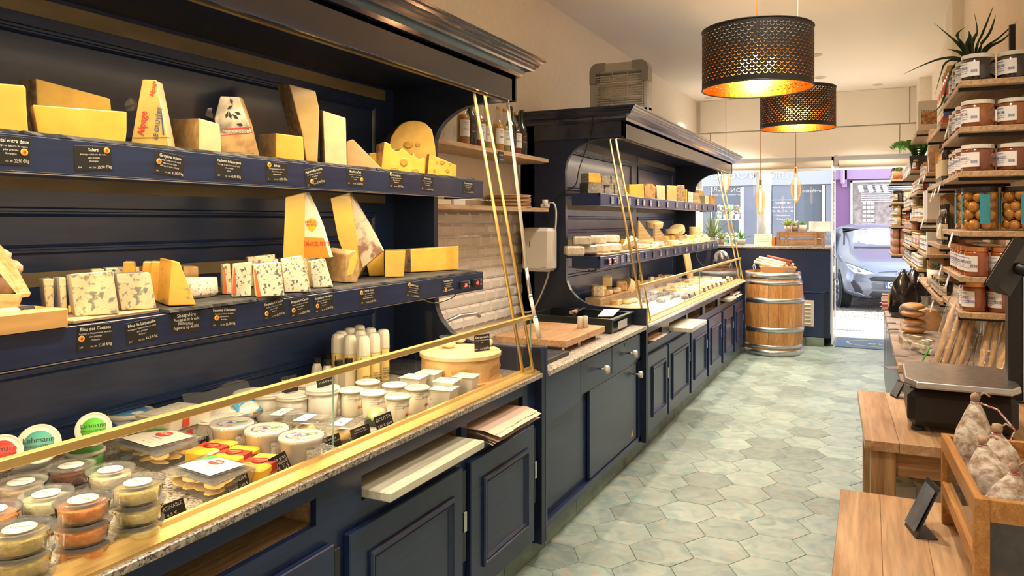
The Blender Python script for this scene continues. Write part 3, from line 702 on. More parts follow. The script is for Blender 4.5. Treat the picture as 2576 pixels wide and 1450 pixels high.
# ================================================================ preparation counter between the cases
pc = thing('preparation_cabinet', 'navy cabinet with two knobbed drawers and sliding doors between the display cases', 'cabinet', (-1.9, 4.2, 0))
def pl(q): q.v = [(x+1.9, y-4.2, z) for x, y, z in q.v]; return q
q = G(); q.box(-2.40,-1.478,3.325,5.095,.112,.135); q.box(-2.40,-1.50,3.325,3.345,.11,.88); q.box(-2.40,-1.50,5.075,5.095,.11,.88); q.box(-2.40,-2.38,3.33,5.09,.11,.88); q.box(-1.9,-1.478,3.325,5.095,.672,.697); q.box(-1.50,-1.478,3.325,5.095,.868,.885); q.box(-1.50,-1.478,3.325,3.39,.11,.88); q.box(-1.50,-1.478,5.03,5.095,.11,.88)
part('carcass', pl(q), NAVY, pc)
q = G(); q.box(-1.485,-1.462,3.33,3.86,.640,.884,b=.002); part('blank_panel', pl(q), NAVY, pc)
PORC = mat('cream porcelain', (.70,.62,.50), .25, coat=.5)
def knob(y, z, par, x=-1.462):
    q = G(); T = RY(PI/2, (x, y, z)); q.lathe([(.006,0),(.006,.03)], 8, T=T); k = part('knob_stem', pl(q), STEEL, par)
    q = G(); q.lathe([(.010,.028),(.022,.034),(.026,.046),(.022,.058),(.0001,.062)], 8, T=T, smooth=False); part('knob', pl(q), PORC, par)
for (a, b) in ((3.865,4.412),(4.418,5.03)):
    q = G(); q.box(-1.482,-1.464,a,b,.700,.866,b=.002); d = part('drawer', pl(q), NAVY, pc); knob((a+b)/2+(.04 if b < 4.5 else .03), .775, d)
    if b > 4.5:
        q = G(); q.lathe([(.010,0),(.010,.004),(.0001,.005)], 14, T=RY(PI/2, (-1.464,4.69,.838))); part('lock', pl(q), STEEL, d)
q = G(); q.box(-1.520,-1.502,3.345,4.12,.140,.668); part('sliding_door', pl(q), NAVY, pc)
q = G(); q.box(-1.496,-1.480,4.06,4.99,.140,.668); d = part('sliding_door', pl(q), NAVY, pc); knob(4.945,.60,d,-1.480)
q = G(); q.add([(-1.4795,4.87,.185),(-1.4795,4.915,.185),(-1.4795,4.893,.235)], [(0,1,2)]); part('warning_sticker', pl(q), mat('yellow sticker', (.85,.6,.05), .5), d)
q = G(); q.box(-1.478,-1.470,3.33,5.03,.112,.150,b=.002); q.box(-1.53,-1.478,3.33,5.03,.135,.142); part('bottom_rail', pl(q), NAVY, pc)
q = G(); q.ext([(-1.56,3.328,.09),(-1.44,3.328,.09),(-1.44,3.328,1.035),(-1.56,3.328,1.035)], (0,.0,.0)) if False else q.box(-1.52,-1.438,3.322,3.348,.088,1.036,b=.003); part('end_stile', pl(q), NAVY, pc)
top('granite_slab', 'speckled beige granite worktop between the two display cases', 3.35, 5.095, speck('beige granite', (.42,.37,.30), (.12,.10,.08), (.66,.60,.50), 150, .3), x0=-2.40, z=.916, t=.028)
# things on it
WT = .917
def quad(pxs, z): return [PZ(x, y, z) for x, y in pxs]
# wire cutting board
cb = quad(((1300,812),(1500,868),(1527,820),(1345,800)), WT+.075)
t = thing('wire_cutter_board', 'beech cheese cutting board in two halves with white handles on the worktop', 'cutting board', (-1.72, 4.15, WT))
q = G(); q.box(-.26,.20,-.36,.0,.035,.075,b=.004); part('board', q, BEECH, t); q = G(); q.box(-.26,.20,.008,.30,.035,.075,b=.004); part('board', q, BEECH, t)
for y in (-.30,-.05,.25):
    q = G(); q.box(-.22,.16,y-.02,y+.02,0,.035); part('foot_rail', q, STEEL, t)
for dx, dy in ((.10,.12),(.12,.16)):
    q = G(); q.lathe([(.016,.075),(.016,.145),(.014,.148),(.0001,.149)], 14, (dx,dy,0)); part('handle', q, WHITE, t)
bs = thing('slate_tray', 'flat black grooved slate board on the near end of the granite worktop', 'tray', (-1.60, 3.60, WT))
q = G(); q.box(-.20,.10,-.17,.19,0,.022,b=.003); part('slab', q, SLATE, bs)
for k in range(12):
    q = G(); q.box(-.18,.08,-.155+k*.028,-.135+k*.028,.022,.024); part('ridge', q, SLATE, bs)
q = G(); q.box(-.20,.16,-.16,.16,0,.004); solo('chopping_sheet', 'thin white plastic chopping sheet beside the wire cutter board', 'sheet', q, WHITE, (-1.88, 3.72, WT))
bt = thing('black_tray', 'deep black plastic tray with knives at the back of the worktop', 'tray', (-1.80, 4.83, WT))
q = G(); T_ = [( -.33,.25),(.25,.25),(.25,-.20),(-.33,-.20)]
w = .012
for (x0,x1,y0,y1) in ((-.34,.27,.205,.22),(-.34,.27,-.22,-.205),(.255,.27,-.205,.205),(-.34,-.325,-.205,.205)): q.box(x0,x1,y0,y1,.004,.095,b=.002)
q.box(-.33,.26,-.21,.21,0,.006); q.box(-.35,.285,-.235,-.205,.090,.096); q.box(-.35,.285,.205,.235,.090,.096); q.box(.255,.285,-.2,.2,.090,.096); part('tray_body', q, mat('dark green black plastic', (.014,.022,.022), .3), bt)
q = G(); q.box(.2855,.287,-.14,.06,.02,.07); part('sticker', q, mat('grey sticker', (.45,.48,.5), .5), bt)
for i, (x, y, a, lb) in enumerate(((-1.83,4.78,.35,'long knife with a black handle lying in the black tray'), (-1.86,4.88,.1,'second black handled knife lying in the black tray'))):
    t = thing('knife', lb, 'knife', (x, y, WT+.1), a, 'knives in the tray')
    q = G(); q.ext([(0,0,0),(0,.30,0),(-.025,.26,0),(-.035,.0,0)], (0,0,.002)); part('blade', q, STEEL, t)
    q = G(); q.tube([(-.018,0,0),(-.02,-.13,.006)], [.012,.014], 8); part('handle', q, BLACK if i == 0 else BEECH, t)
q = G(); q.ext([(0,0,0),(.10,.02,.004),(.09,.20,.03),(-.01,.17,.03)], (0,0,.002)); solo('paper_slip', 'white paper slip leaning on the far rim of the black tray', 'paper', q, WHITEP, (-1.66,4.70,WT+.095))
# wall mounted towel dispenser on the far case side
td = thing('towel_dispenser', 'white plastic paper towel dispenser on the side of the far case', 'towel dispenser', (-2.10, 5.06, 1.30))
a = PY(1319,573,5.0); b = PY(1391,684,5.0)
w2 = (b.x-a.x)/2; h2 = (a.z-b.z); td.location = ((a.x+b.x)/2, 5.06, b.z)
q = G(); q.box(-w2,w2,-.115,.035,0,h2,b=.025); part('housing', q, WHITE, td)
q = G(); q.box(-w2*.42,-w2*.36,-.1165,-.114,h2*.55,h2*.68); part('sight_slot', q, BLACK, td)
q = G(); q.box(w2*.35,w2*.75,-.118,-.110,.01,.035,b=.003); part('latch', q, STEEL, td)
# oak shelves on the wall with bottles and plates
SHX = -2.12
def wshelf(z, lb):
    q = G(); q.ext([(L_+.002,-.68,0),(SHX,-.68,0),(SHX,.90,0),(SHX-.10,1.0,0),(L_+.002,1.0,0)], (0,0,-.026), 0); return solo('wall_shelf', lb, 'shelf', q, OAK, (0, 4.05, z))
wshelf(2.098, 'upper pale oak wall shelf carrying bottles between the cases'); wshelf(1.742, 'lower pale oak wall shelf carrying round boards between the cases')
def bottle(label, x, y, z, r, h, body, liquid, lab, cap, group, neck=.35, labcol=WHITEP):
    t = thing('bottle', label, 'bottle', (x, y, z), 0, group)
    q = G(); hn = h*(1-neck); q.lathe([(r*.9,0),(r,.006),(r,hn*.86),(r*.85,hn*.97),(r*.42,hn*1.12),(r*.34,h*.93),(r*.40,h*.94),(r*.40,h*.97),(r*.34,h)], 14); part('glass', q, body, t)
    if liquid:
        q = G(); q.lathe([(r*.86,.008),(r*.94,.012),(r*.94,hn*.84),(r*.80,hn*.95),(.0001,hn*.96)], 14); part('liquid', q, liquid, t)
    q = G(); q.lathe([(r*1.012,h*.17),(r*1.012,h*.50)], 10, ang=2.0, T=RZ(-1.5)); lo = part('label', q, labcol, t)
    q = G(); q.lathe([(r*.36,h*.93),(r*.38,h*.95),(r*.38,h*1.0),(.0001,h*1.005)], 12); part('cap', q, cap, t)
    return t
BG = clear('bottle glass', (.93,.95,.92), 1.6, .03); CORK = mat('wood cap', (.62,.42,.22), .7)
LIQ = {'amber': (.42,.16,.01), 'gold': (.50,.26,.03), 'red': (.24,.015,.01), 'olive': (.34,.26,.07), 'dark': (.02,.012,.01)}
def liq(k): return mat('juice '+k, LIQ[k], .15, coat=.6, spec=.6)
DG = mat('dark green bottle', (.008,.016,.010), .12, coat=.8); GOLDL = mat('gilt frame label', (.03,.025,.02), .4)
bx = [(1165,'amber',0),(1183,'dark',1),(1205,'red',0),(1222,'olive',0),(1253,'gold',0),(1270,'olive',0),(1284,'dark',1),(1298,'red',0),(1312,'dark',1)]
desc = ['amber juice bottle at the left end of the upper wall shelf', 'dark wine bottle second from the left on the upper wall shelf', 'dark red juice bottle third from the left on the upper wall shelf', 'olive green juice bottle behind the brass bar', 'golden juice bottle just right of the brass bar and its modelled reflection', 'pale olive juice bottle next to the golden one', 'dark bottle behind the white strut', 'red juice bottle near the right end of the upper wall shelf', 'dark green wine bottle with black and gilt label, rightmost on the wall shelf']
for i, (px, kind, dk) in enumerate(bx):
    p = PX(px, 300, -2.20 if i % 2 == 0 else -2.215); y = p.y
    t = bottle(desc[i], p.x+.0, y, 2.0985, .040, .30+(.02 if dk else 0), DG if dk else BG, None if dk else liq(kind), 1, mat('black capsule', (.01,.01,.012), .3) if dk else CORK, 'bottles on the wall shelf', .36, GOLDL if dk else WHITEP)
    q = G(); T = frame((.0415*math.cos(-.5),.0415*math.sin(-.5),.13),(.48,.88,0),(0,0,1)); q.text('SIMON' if not dk else 'Plein', .010, T); q.text('LE TIL', .008, frame((.0415*math.cos(-.5),.0415*math.sin(-.5),.118),(.48,.88,0),(0,0,1))); q.text('Plein', .016, frame((.0415*math.cos(-.5),.0415*math.sin(-.5),.09),(.48,.88,0),(0,0,1)))
    part('lettering', q, mat('gold print', (.6,.35,.12), .5) if dk else INK, t)
p = PX(1260, 400, -2.115); q = G(); q.box(0,.003,-.035,.035,-.03,.045); q.text('Crémant', .014, frame((.0035,0,.02),(0,1,0),(0,0,1)), m=1); q.text('16,50 €', .016, frame((.0035,0,-.01),(0,1,0),(0,0,1)), m=1)
solo('price_card', 'small slate price card hanging from the upper wall shelf', 'price card', q, [CARD, CHALK], p)
pls = PX(1303, 515, -2.26); 
for k in range(9):
    q = G(); q.lathe([(.135,0),(.150,.002),(.150,.008),(.0001,.009)], 28); solo('round_board', ORD[k]+' round brown cardboard plate from the bottom of the pile on the lower wall shelf', 'plate', q, mat('brown board', (.45,.28,.14), .7), (-2.265+random.uniform(-.003,.003), 4.60+random.uniform(-.003,.003), 1.7425+k*.0095), group='cardboard plates on the wall shelf')
q = G(); q.box(-.05,.05,-.09,.09,0,.03,b=.003); solo('box', 'flat cream box at the near end of the lower wall shelf', 'box', q, CREAM, (-2.25,3.62,1.7425))
q = G(); q.box(-.06,.05,-.07,.07,0,.05,b=.003); solo('box', 'white cardboard box behind the flat cream box on the lower wall shelf', 'box', q, WHITEP, (-2.28,3.86,1.7425))
q = G(); q.tube([(0,0,0),(0,0,.05)], .022, 10); q.box(-.03,.03,-.02,.02,-.01,.02,b=.005); solo('power_plug', 'white plug at the far end of the lower wall shelf', 'plug', q, WHITE, (-2.16, 4.98, 1.755))
# tap and sink
tp = thing('tap', 'brushed steel swan neck tap in the corner behind the glass', 'tap', (-2.20, 3.62, WT))
q = G(); q.tube([(0,0,0),(0,0,.10),(.01,.02,.16),(.05,.10,.185),(.09,.22,.185),(.10,.25,.17)], .013, 10); part('spout', q, STEEL, tp)
q = G(); q.lathe([(.028,0),(.028,.01),(.02,.014)], 16); q.tube([(0,0,.07),(-.0,-.08,.10)], .009, 8); part('lever', q, BLACK, tp)
sk = thing('sink', 'small round steel basin behind the near case end', 'sink', (-2.05, 3.98, WT))
q = G(); q.lathe([(.15,.001),(.16,.004),(.145,.006),(.13,-.0),(.11,.003),(.0001,.0035)], 24); part('basin_rim', q, STEEL, sk)
# insect killer on top of the far case
ik = thing('insect_killer', 'grey electric insect killer with white grille on top of the far case', 'insect killer', (-2.0, 5.35, 2.452))
a = PY(1489,165,5.35); b = PY(1636,165,5.35); ik.location = ((a.x+b.x)/2, 5.35, 2.452); W = (b.x-a.x)/2; H = PY(1560,160,5.35).z-2.452
GREYP = mat('grey plastic', (.24,.24,.235), .4); GREYL = mat('light grey plastic', (.42,.42,.40), .4)
q = G(); q.box(-W,-W+.055,-.05,.05,.0,H*.62,b=.012); q.box(W-.045,W,-.05,.05,0,H*.62,b=.012); q.box(-W+.05,W-.05,-.05,.05,H*.80,H,b=.01); q.box(-W,W,-.05,.05,0,.035,b=.006); part('housing', q, GREYL, ik)
for s in (-1, 1):
    q = G(); q.ext([(s*W,-.056,H*.60),(s*W,-.056,H*.86),(s*W*.93,-.056,H*.96),(s*W*.80,-.056,H*1.01),(s*W*.45,-.056,H*1.01),(s*W*.45,-.056,H*.86),(s*(W-.05),-.056,H*.80),(s*(W-.05),-.056,H*.60)][::s], (0,.112,0)); part('corner_cover', q, GREYP, ik)
for k in range(14):
    q = G(); z = .045+k*(H*.80-.05)/14; q.box(-W+.05,W-.04,-.047,-.043,z,z+.003); part('grille_bar', q, WHITE, ik)
for k in range(4):
    q = G(); x = -W+.06+k*(2*W-.11)/3; q.box(x,x+.004,-.043,-.039,.035,H*.8); part('grille_post', q, WHITE, ik)
for k in range(2):
    q = G(); q.tube([(-W+.055,.0,.12+k*.11),(W-.05,.0,.12+k*.11)], .014, 10); part('lamp_tube', q, mat('milky tube', (.75,.73,.68), .4), ik)
q = G(); q.box(-W+.05,W-.05,.035,.045,.03,H*.8); part('back_mesh', q, mat('pale mesh', (.85,.80,.70), .6, noise=.3, nscale=120), ik)
q = G(); q.lathe([(.012,0),(.012,.003),(.0001,.004)], 12, T=RX(PI/2,(W*.55,-.05,H*.90))); part('button', q, GREYP, ik)
a = PY(1409,273,5.3); q = G(); q.box(0,.24,-.1,.1,0,.03,b=.003); solo('flat_box', 'flat grey panel lying on top of the far case left of the insect killer', 'box', q, GREYL, (a.x, 5.3, 2.452))

# ================================================================ far counter
fc = thing('cash_counter', 'tall navy counter with granite top at the shop window', 'counter', (-1.2, 10.9, 0))
def fl(q): q.v = [(x+1.2, y-10.9, z) for x, y, z in q.v]; return q
q = G(); q.box(-2.40,-.535,10.54,11.40,.115,1.275); part('carcass', fl(q), NAVYD, fc)
q = G(); q.box(-2.40,-.535,10.522,10.54,.72,1.272,b=.003); part('upper_panel', fl(q), NAVY, fc)
q = G(); q.box(-1.49,-.60,10.522,10.54,.125,.70,b=.003); part('lower_panel', fl(q), NAVY, fc)
q = G(); q.box(-1.49,-.58,10.515,10.54,.70,.72,b=.003); part('ledge', fl(q), NAVY, fc)
q = G(); q.box(-.535,-.52,10.54,11.40,.115,1.275,b=.003); part('end_panel', fl(q), NAVY, fc)
q = G(); q.box(-2.40,-.51,10.50,11.42,1.277,1.307,b=.003); solo('granite_slab', 'speckled granite top of the tall counter by the window', 'worktop', q, GRANITE)
vg = thing('vent_grille', 'cream louvred vent grille on the tall counter beside the barrel', 'vent', (-.80, 10.518, .36))
p1 = PY(2018,755,10.52); p2 = PY(2043,822,10.52); vg.location = ((p1.x+p2.x)/2-.05, 10.521, (p1.z+p2.z)/2); w = (p2.x-p1.x)/2+.07; h = (p1.z-p2.z)/2
CRP = mat('cream enamel', (.62,.56,.44), .4)
q = G(); q.box(-w,w,-.006,.0,-h,h,b=.001); part('plate', q, CRP, vg)
for k in range(6):
    q = G(); z = h*.72-k*h*.29; q.ext([(-w*.75,-.006,z),(-w*.75,-.022,z-.012),(-w*.75,-.006,z-.028)], (w*1.5,0,0)); part('louvre', q, CRP, vg)
# ================================================================ near case: cheeses on the shelves
ZU, ZL, ZC = 1.861, 1.401, .918
def cut(name, label, cat, px, X=None, zb=ZU, a=0., t=.12, sh=None, mats=YEL, group=None, base=None, side=None, rname=None, rmat=None, snap=.035):
    """upright-faced piece: outline on a plane at angle a, real thickness t behind it"""
    by = max(p[1] for p in px); bx = base or [p for p in px if p[1] == by][0]
    A = PZ(bx[0], bx[1], zb) if X is None else PX(bx[0], bx[1], X)
    A = Vector((A.x, A.y, zb)); nrm = Vector((-math.cos(a), math.sin(a), 0))
    fr = [PA(x, y, A, a) for x, y in px]
    zm = min(p.z for p in fr); low = [p.z < zm+snap for p in fr]
    if sh: bk = [PA(x+sh[0], y+sh[1], A+nrm*t, a) for x, y in px]
    else: bk = [p+nrm*t for p in fr]
    for k in range(len(fr)):
        if low[k]: fr[k].z = zb+.0005; bk[k].z = zb+.0005
    o = A; fr = [p-o for p in fr]; bk = [p-o for p in bk]
    q = G(); n = len(fr)
    q.ext(fr, bk, 0, 1 if isinstance(mats, (list, tuple)) else 0)
    # soften the front edge a little with an inset ring
    ob = part(name, q, mats); ob.location = o; tag(ob, label, cat, group)
    md = ob.modifiers.new('edge', 'BEVEL'); md.width = .0035; md.segments = 2; md.limit_method = 'ANGLE'; md.angle_limit = .6
    ob['_a'] = a
    return ob, A, a
def P3(ref, px, py, off=.0012):
    ob, A, a = ref; n = Vector((math.cos(a), -math.sin(a), 0)); return PA(px, py, A+n*off, a)-A
def decal(ref, px, m, name='printed_label', off=.0012, label=None):
    q = G(); q.add([P3(ref, x, y, off) for x, y in px], [tuple(range(len(px)))]); return part(name, q, m, ref[0], label)
def print_on(ref, items, m, name='lettering', off=.002, up=(0,0,1)):
    """items: (text, px, py, height_px[, rotation])"""
    ob, A, a = ref; q = G()
    for it in items:
        t, x, y, h = it[:4]; r = it[4] if len(it) > 4 else 0
        p = P3(ref, x, y, off); w = p+A; size = h/F*FW(w.x, w.y)*1.35
        T = frame(p, (math.sin(a), math.cos(a), 0), (0,0,1)) @ Matrix.Rotation(r, 4, 'Z'); q.text(t, size, T, bold=.012)
    return part(name, q, m, ob)
def tuft(ref, px, py, s, seed=0):
    """crumpled end of cling film"""
    rnd = random.Random(seed); p = P3(ref, px, py, -.02); q = G(); vs = [p]
    for k in range(9):
        an = 2*PI*k/9; rr = s*rnd.uniform(.6, 1.2); vs.append(p+Vector((rnd.uniform(-.01,.01)-.01, rr*math.cos(an), rr*math.sin(an))))
    q.add(vs, [(0,1+k,1+(k+1) % 9) for k in range(9)]); part('film', q, FILM, ref[0])
PRT = mat('buff printed wrapper', (.62,.47,.13), .4, coat=.5, noise=.15, nscale=12); RED = mat('red print', (.60,.05,.03), .5); BLU = mat('blue print', (.05,.09,.28), .5)
ORG = mat('orange print', (.85,.30,.03), .5); GRN = mat('green print', (.06,.35,.05), .5)
def slate(label, y0, y1, z, x1=-1.785, d=.42, jag=.006):
    q = G(); n = 24; rnd = random.Random(int(y0*100)); yc = (y0+y1)/2
    fr = [(rnd.uniform(-jag,jag), y0-yc+(y1-y0)*k/n, 0) for k in range(n+1)]
    a = fr+[(-d,y1-yc,0),(-d,y0-yc,0)]
    b = [Vector((p[0]-rnd.uniform(0,jag), p[1], .0085)) for p in a]
    q.ext(a[::-1], b[::-1]); return solo('slate_slab', label, 'slate', q, SLATE, (x1, yc, z), group=None)
for i, (a, b) in enumerate(((.35,1.05),(1.06,1.75),(1.76,2.42),(2.43,3.24))): slate(ORD[i]+' slate slab from the left along the near upper shelf', a, b, 1.8523)
slate('slate slab under the round blue cheese and the orange wedges', 1.45, 1.775, 1.3923, -1.775, .40); slate('slate slab under the row of Roquefort', 1.78, 2.16, 1.3923, -1.785, .42); slate('long slate slab at the right end of the near lower shelf', 2.165, 3.27, 1.3923, -1.785, .42)

cut('cheese_block', 'pale yellow cheese block cut off by the left edge of the photo', 'cheese', [(-70,205),(60,214),(65,222),(66,260),(72,338),(-70,335)], X=-1.93, a=.5, t=.12, mats=[YEL, PALE])
r = cut('cheese_wedge', 'large wedge with grey brown rind behind the Salers slab', 'cheese', [(90,197),(278,248),(281,278),(281,350),(98,348)], X=-2.06, a=.55, t=.10, sh=(-46,6), mats=[YEL, RIND])
r = cut('cheese_slab', 'wide bright yellow Salers slab at the front of the upper shelf', 'cheese', [(82,263),(200,272),(319,281),(319,330),(315,360),(112,350),(100,318)], X=-1.90, a=.42, t=.09, mats=[YEL, PALE])
r = cut('cheese_wedge', 'tall wedge in buff Gruyere wrapper with red and blue print', 'cheese', [(358,200),(392,201),(427,374),(327,362),(340,300)], X=-1.88, a=.75, t=.09, sh=(17,9), mats=[PRT, CREAMC])
print_on(r, [('Alpage', 366, 311, 17, PI/2-.12), ('Alpage', 390, 224, 11, PI/2-.12)], RED); print_on(r, [('LE GRUYÈRE', 402, 311, 11, PI/2-.14)], BLU, 'blue_lettering', .003); tuft(r, 337, 262, .022, 1)
decal(r, [(334,346),(425,345),(425,347),(334,348)], RED, 'red_band'); decal(r, [(404,278),(407,278),(413,340),(409,340)], BLU, 'blue_band')
r = cut('cheese_wedge', 'squat wedge with orange rind and pale cut face right of the Gruyere', 'cheese', [(500,297),(553,312),(558,380),(501,383)], X=-1.88, a=.95, t=.16, sh=(-68,2), mats=[CREAMC, RINDL])
r = cut('cheese_wedge', 'tall Vacherin wedge in grey leaf-printed wrapper', 'cheese', [(554,242),(601,244),(625,310),(647,391),(557,384),(539,299)], X=-1.89, a=.85, t=.09, sh=(9,2), mats=[mat('grey white wrapper', (.62,.57,.48), .45, noise=.75, nscale=13, coat=.4), RINDL])
decal(r, [(554,324),(632,319),(633,322),(555,327)], RED, 'red_band'); decal(r, [(556,340),(636,332),(637,334),(556,343)], RED, 'red_band'); tuft(r, 534, 285, .018, 2); print_on(r, [('FRIBOURGEOIS', 594, 334, 7)], CHALK)
DK = mat('dark print', (.06,.06,.06), .5, coat=.5)
for cx, cy, an, L in ((568,298,.3,20),(582,300,-.3,22),(600,300,-.9,22),(606,288,-1.2,18),(572,275,.9,18),(585,262,-.4,16),(612,315,-1.4,18)):
    ux, uy = math.sin(an), -math.cos(an); decal(r, [(cx,cy),(cx+ux*L*.4+uy*4,cy+uy*L*.4-ux*4),(cx+ux*L,cy+uy*L),(cx+ux*L*.4-uy*4,cy+uy*L*.4+ux*4)], DK, 'leaf_print', .0016)
decal(r, [(556,342),(637,336),(646,386),(558,382)], RINDL, 'bare_rind', .0014)
r = cut('cheese_wedge', 'small round-backed wedge with yellow rind left of the tallest wedge', 'cheese', [(694,335),(763,344),(766,402),(694,396)], X=-1.88, a=.9, t=.13, sh=(-44,4), mats=[YEL, RINDL])
r = cut('cheese_wedge', 'tallest wedge with brown mottled rind on the left face', 'cheese', [(727,212),(794,229),(804,276),(799,402),(773,403),(760,335)], X=-2.0, a=.95, t=.14, sh=(-32,-1), mats=[PALE, RIND])
r = cut('cheese_block', 'upright block with a narrow brown rind right of the tallest wedge', 'cheese', [(812,278),(870,297),(873,411),(818,407)], X=-1.89, a=.75, t=.16, sh=(-12,-1), mats=[CREAMC, RIND])
r = cut('cheese_wedge', 'pinkish beige wedge lying on its side with a sloping edge', 'cheese', [(888,350),(969,425),(874,420),(873,357)], X=-1.89, a=.55, t=.11, sh=(-12,4), mats=[mat('pinkish paste', (.66,.42,.22), .4, coat=.4, noise=.1), PALE])
r = cut('cheese_wheel_half', 'half wheel of smooth yellow cheese standing upright behind the Emmental', 'cheese', [(981,357),(985,343),(994,329),(1003,317),(1014,309),(1030,304),(1042,303),(1055,305),(1066,308),(1074,313),(1087,327),(1091,345),(1095,368),(1097,395),(1095,425),(985,425)], X=-1.96, a=.95, t=.10, sh=(-14,3), mats=[YEL, mat('dark wax film', (.25,.14,.07), .3, coat=.7)])
def dents(ref, lst):
    for x, y, rx, ry in lst:
        q = G(); c = P3(ref, x, y, .0006); w = c+ref[1]; k = FW(w.x, w.y)/F; u = Vector((math.sin(ref[2]), math.cos(ref[2]), 0)); n = Vector((math.cos(ref[2]), -math.sin(ref[2]), 0)); vs = [c-n*.0003]
        N = 18
        for j in (0.55, 1.0):
            for i in range(N): an = 2*PI*i/N; vs.append(c+u*(rx*k*j*math.cos(an))+Vector((0,0,ry*k*j*math.sin(an)))+n*(.0022 if j == 1 else 0))
        vs += [v-n*.003 for v in vs[1+N:]]
        q.add(vs, [(0,1+i,1+(i+1) % N) for i in range(N)]+[(1+i,1+N+i,1+N+(i+1) % N,1+(i+1) % N) for i in range(N)]+[(1+N+i,1+2*N+i,1+2*N+(i+1) % N,1+N+(i+1) % N) for i in range(N)], 0, None, True); part('hole', q, HOLE, ref[0])
HOLE = mat('cheese hole', (.60,.34,.05), .35, coat=.3)
dents(r, [(1027,365,12,9),(1051,365,6,5)])
r = cut('cheese_wedge', 'Emmental wedge with big holes and a wavy top edge', 'cheese', [(967,356),(982,362),(986,374),(996,380),(1006,379),(1011,371),(1022,380),(1036,393),(1040,384),(1048,397),(1058,401),(1064,396),(1070,399),(1069,442),(958,430)], X=-1.87, a=.62, t=.10, sh=(-20,7), mats=[YEL, mat('rind with red print', (.72,.40,.16), .5, noise=.5, nscale=30, coat=.5)], group='Emmental wedges')
dents(r, [(1016,408,10,11),(1045,430,9,6),(992,426,11,5)])
r = cut('cheese_wedge', 'smaller Emmental wedge with a red rind strip at the right end of the upper shelf', 'cheese', [(1080,386),(1149,416),(1148,446),(1074,444)], X=-1.87, a=.62, t=.08, sh=(-8,2), mats=[YEL, mat('red rind', (.60,.12,.05), .5)], group='Emmental wedges')
dents(r, [(1099,409,3,4),(1112,409,7,6),(1093,430,3,4),(1133,413,3,3),(1126,430,5,5)])
cut('cheese_wedge', 'sliver of yellow cheese seen behind the pinkish wedge', 'cheese', [(930,385),(948,384),(948,425),(930,425)], X=-2.05, a=.6, t=.06)
# ---- lower shelf
sb = thing('wooden_crate', 'pale wooden crate of dry sausages at the left edge of the lower shelf', 'crate', (-1.98, 1.36, ZL))
q = G(); 
def LP(px, py, X): return PX(px, py, X)-sb.location
fr = [LP(-60,588,-1.92), LP(0,640,-1.92), LP(55,742,-1.90), LP(38,800,-1.90), LP(-60,800,-1.90)]
q.ext([LP(-80,560,-1.96), LP(-2,640,-1.96), LP(54,741,-1.90), LP(50,750,-1.90), LP(-80,590,-1.955)], (-.012,.03,0)); part('side_board', q, PINE, sb)
q = G(); q.ext([LP(-80,742,-1.88), LP(54,741,-1.90), LP(38,790,-1.89), LP(-80,800,-1.87)], (-.012,.012,0)); part('front_board', q, PINE, sb)
q = G(); q.ext([LP(-80,640,-2.10), LP(15,690,-2.10), LP(15,745,-2.10), LP(-80,760,-2.10)], (-.012,0,0)); part('back_board', q, PINE, sb)
SAUS = mat('floury sausage skin', (.62,.44,.32), .8, noise=.5, nscale=26, bump=.5, col2=(.36,.18,.11))
for i, (px, py, s) in enumerate(((-14,676,.030),(-22,718,.030),(-50,645,.030))):
    p = PX(px, py, -2.02); q = G(); q.ball((0,0,0), s, 14, sq=(2.4,1,1), jit=.05); solo('dry_sausage', ['top floury dry sausage in the wooden crate','lower floury dry sausage in the wooden crate','floury dry sausage at the photo edge in the wooden crate'][i], 'sausage', q, SAUS, p, .6, group='dry sausages in the wooden crate')
p = PX(25, 790, -1.86); hs = thing('ham_end', 'whitish cured ham end with a dark tip hanging over the wooden board', 'ham', p)
q = G(); q.tube([(-.02,-.30,-.0),(0,-.12,.0),(0,-.04,-.006),(0,.03,.0)], [.06,.045,.022,.014], 12); part('meat', q, mat('fatty meat', (.66,.46,.34), .5, noise=.3, nscale=14, col2=(.78,.66,.52)), hs)
q = G(); q.tube([(0,.02,.0),(.0,.055,.008)], [.016,.008], 8); part('tip', q, DK, hs)
wb = thing('wooden_board', 'thick honey wood cutting board at the left end of the lower shelf', 'cutting board', (-1.91, .865, 1.3925))
q = G(); q.ext([(.145,-.5,0),(.145,.285,0),(.125,.30,0),(-.20,.30,0),(-.20,-.5,0)], (0,0,.042)); part('board', q, mat('honey board', (.70,.42,.15), .4, noise=.35, nscale=5, stretch=(4,.5,4)), wb)
q = G(); q.lathe([(.0001,0),(.017,.0004),(.017,-.001)], 16, T=RY(PI/2,(.1455,.075,.02))@Matrix.Diagonal((1,1.9,1,1))); part('knot', q, mat('dark knot', (.10,.04,.015), .6), wb)
q = G(); q.box(-.10,-.05,-.42,.22,.0425,.046); part('steel_blade', q, STEEL, wb)
q = G(); q.tube([(.03,0,.10),(.035,.0,.06),(.09,.01,.052),(.13,.02,.047)], .003, 6); solo('steel_hook', 'bent steel hook hanging at the dark knot of the thick board', 'hook', q, STEEL, (-1.91,.93,1.392))
q = G(); q.box(-.20,.06,-.135,.135,0,.010,b=.002); solo('wooden_tray', 'thin pale wooden tray under the two large blue cheese slabs', 'tray', q, OAK, (-1.86, 1.31, 1.3925), .1)
WR = mat('pale printed wrapper', (.66,.64,.60), .35, coat=.5, noise=.2, nscale=22)
LS = ZL+.002
r = cut('blue_cheese', 'leftmost narrow blue cheese piece in printed wrapper', 'cheese', [(108,703),(135,700),(137,790),(118,790)], zb=LS, a=.62, t=.12, sh=(-12,-2), mats=[BLUE, WR], base=(118,790))
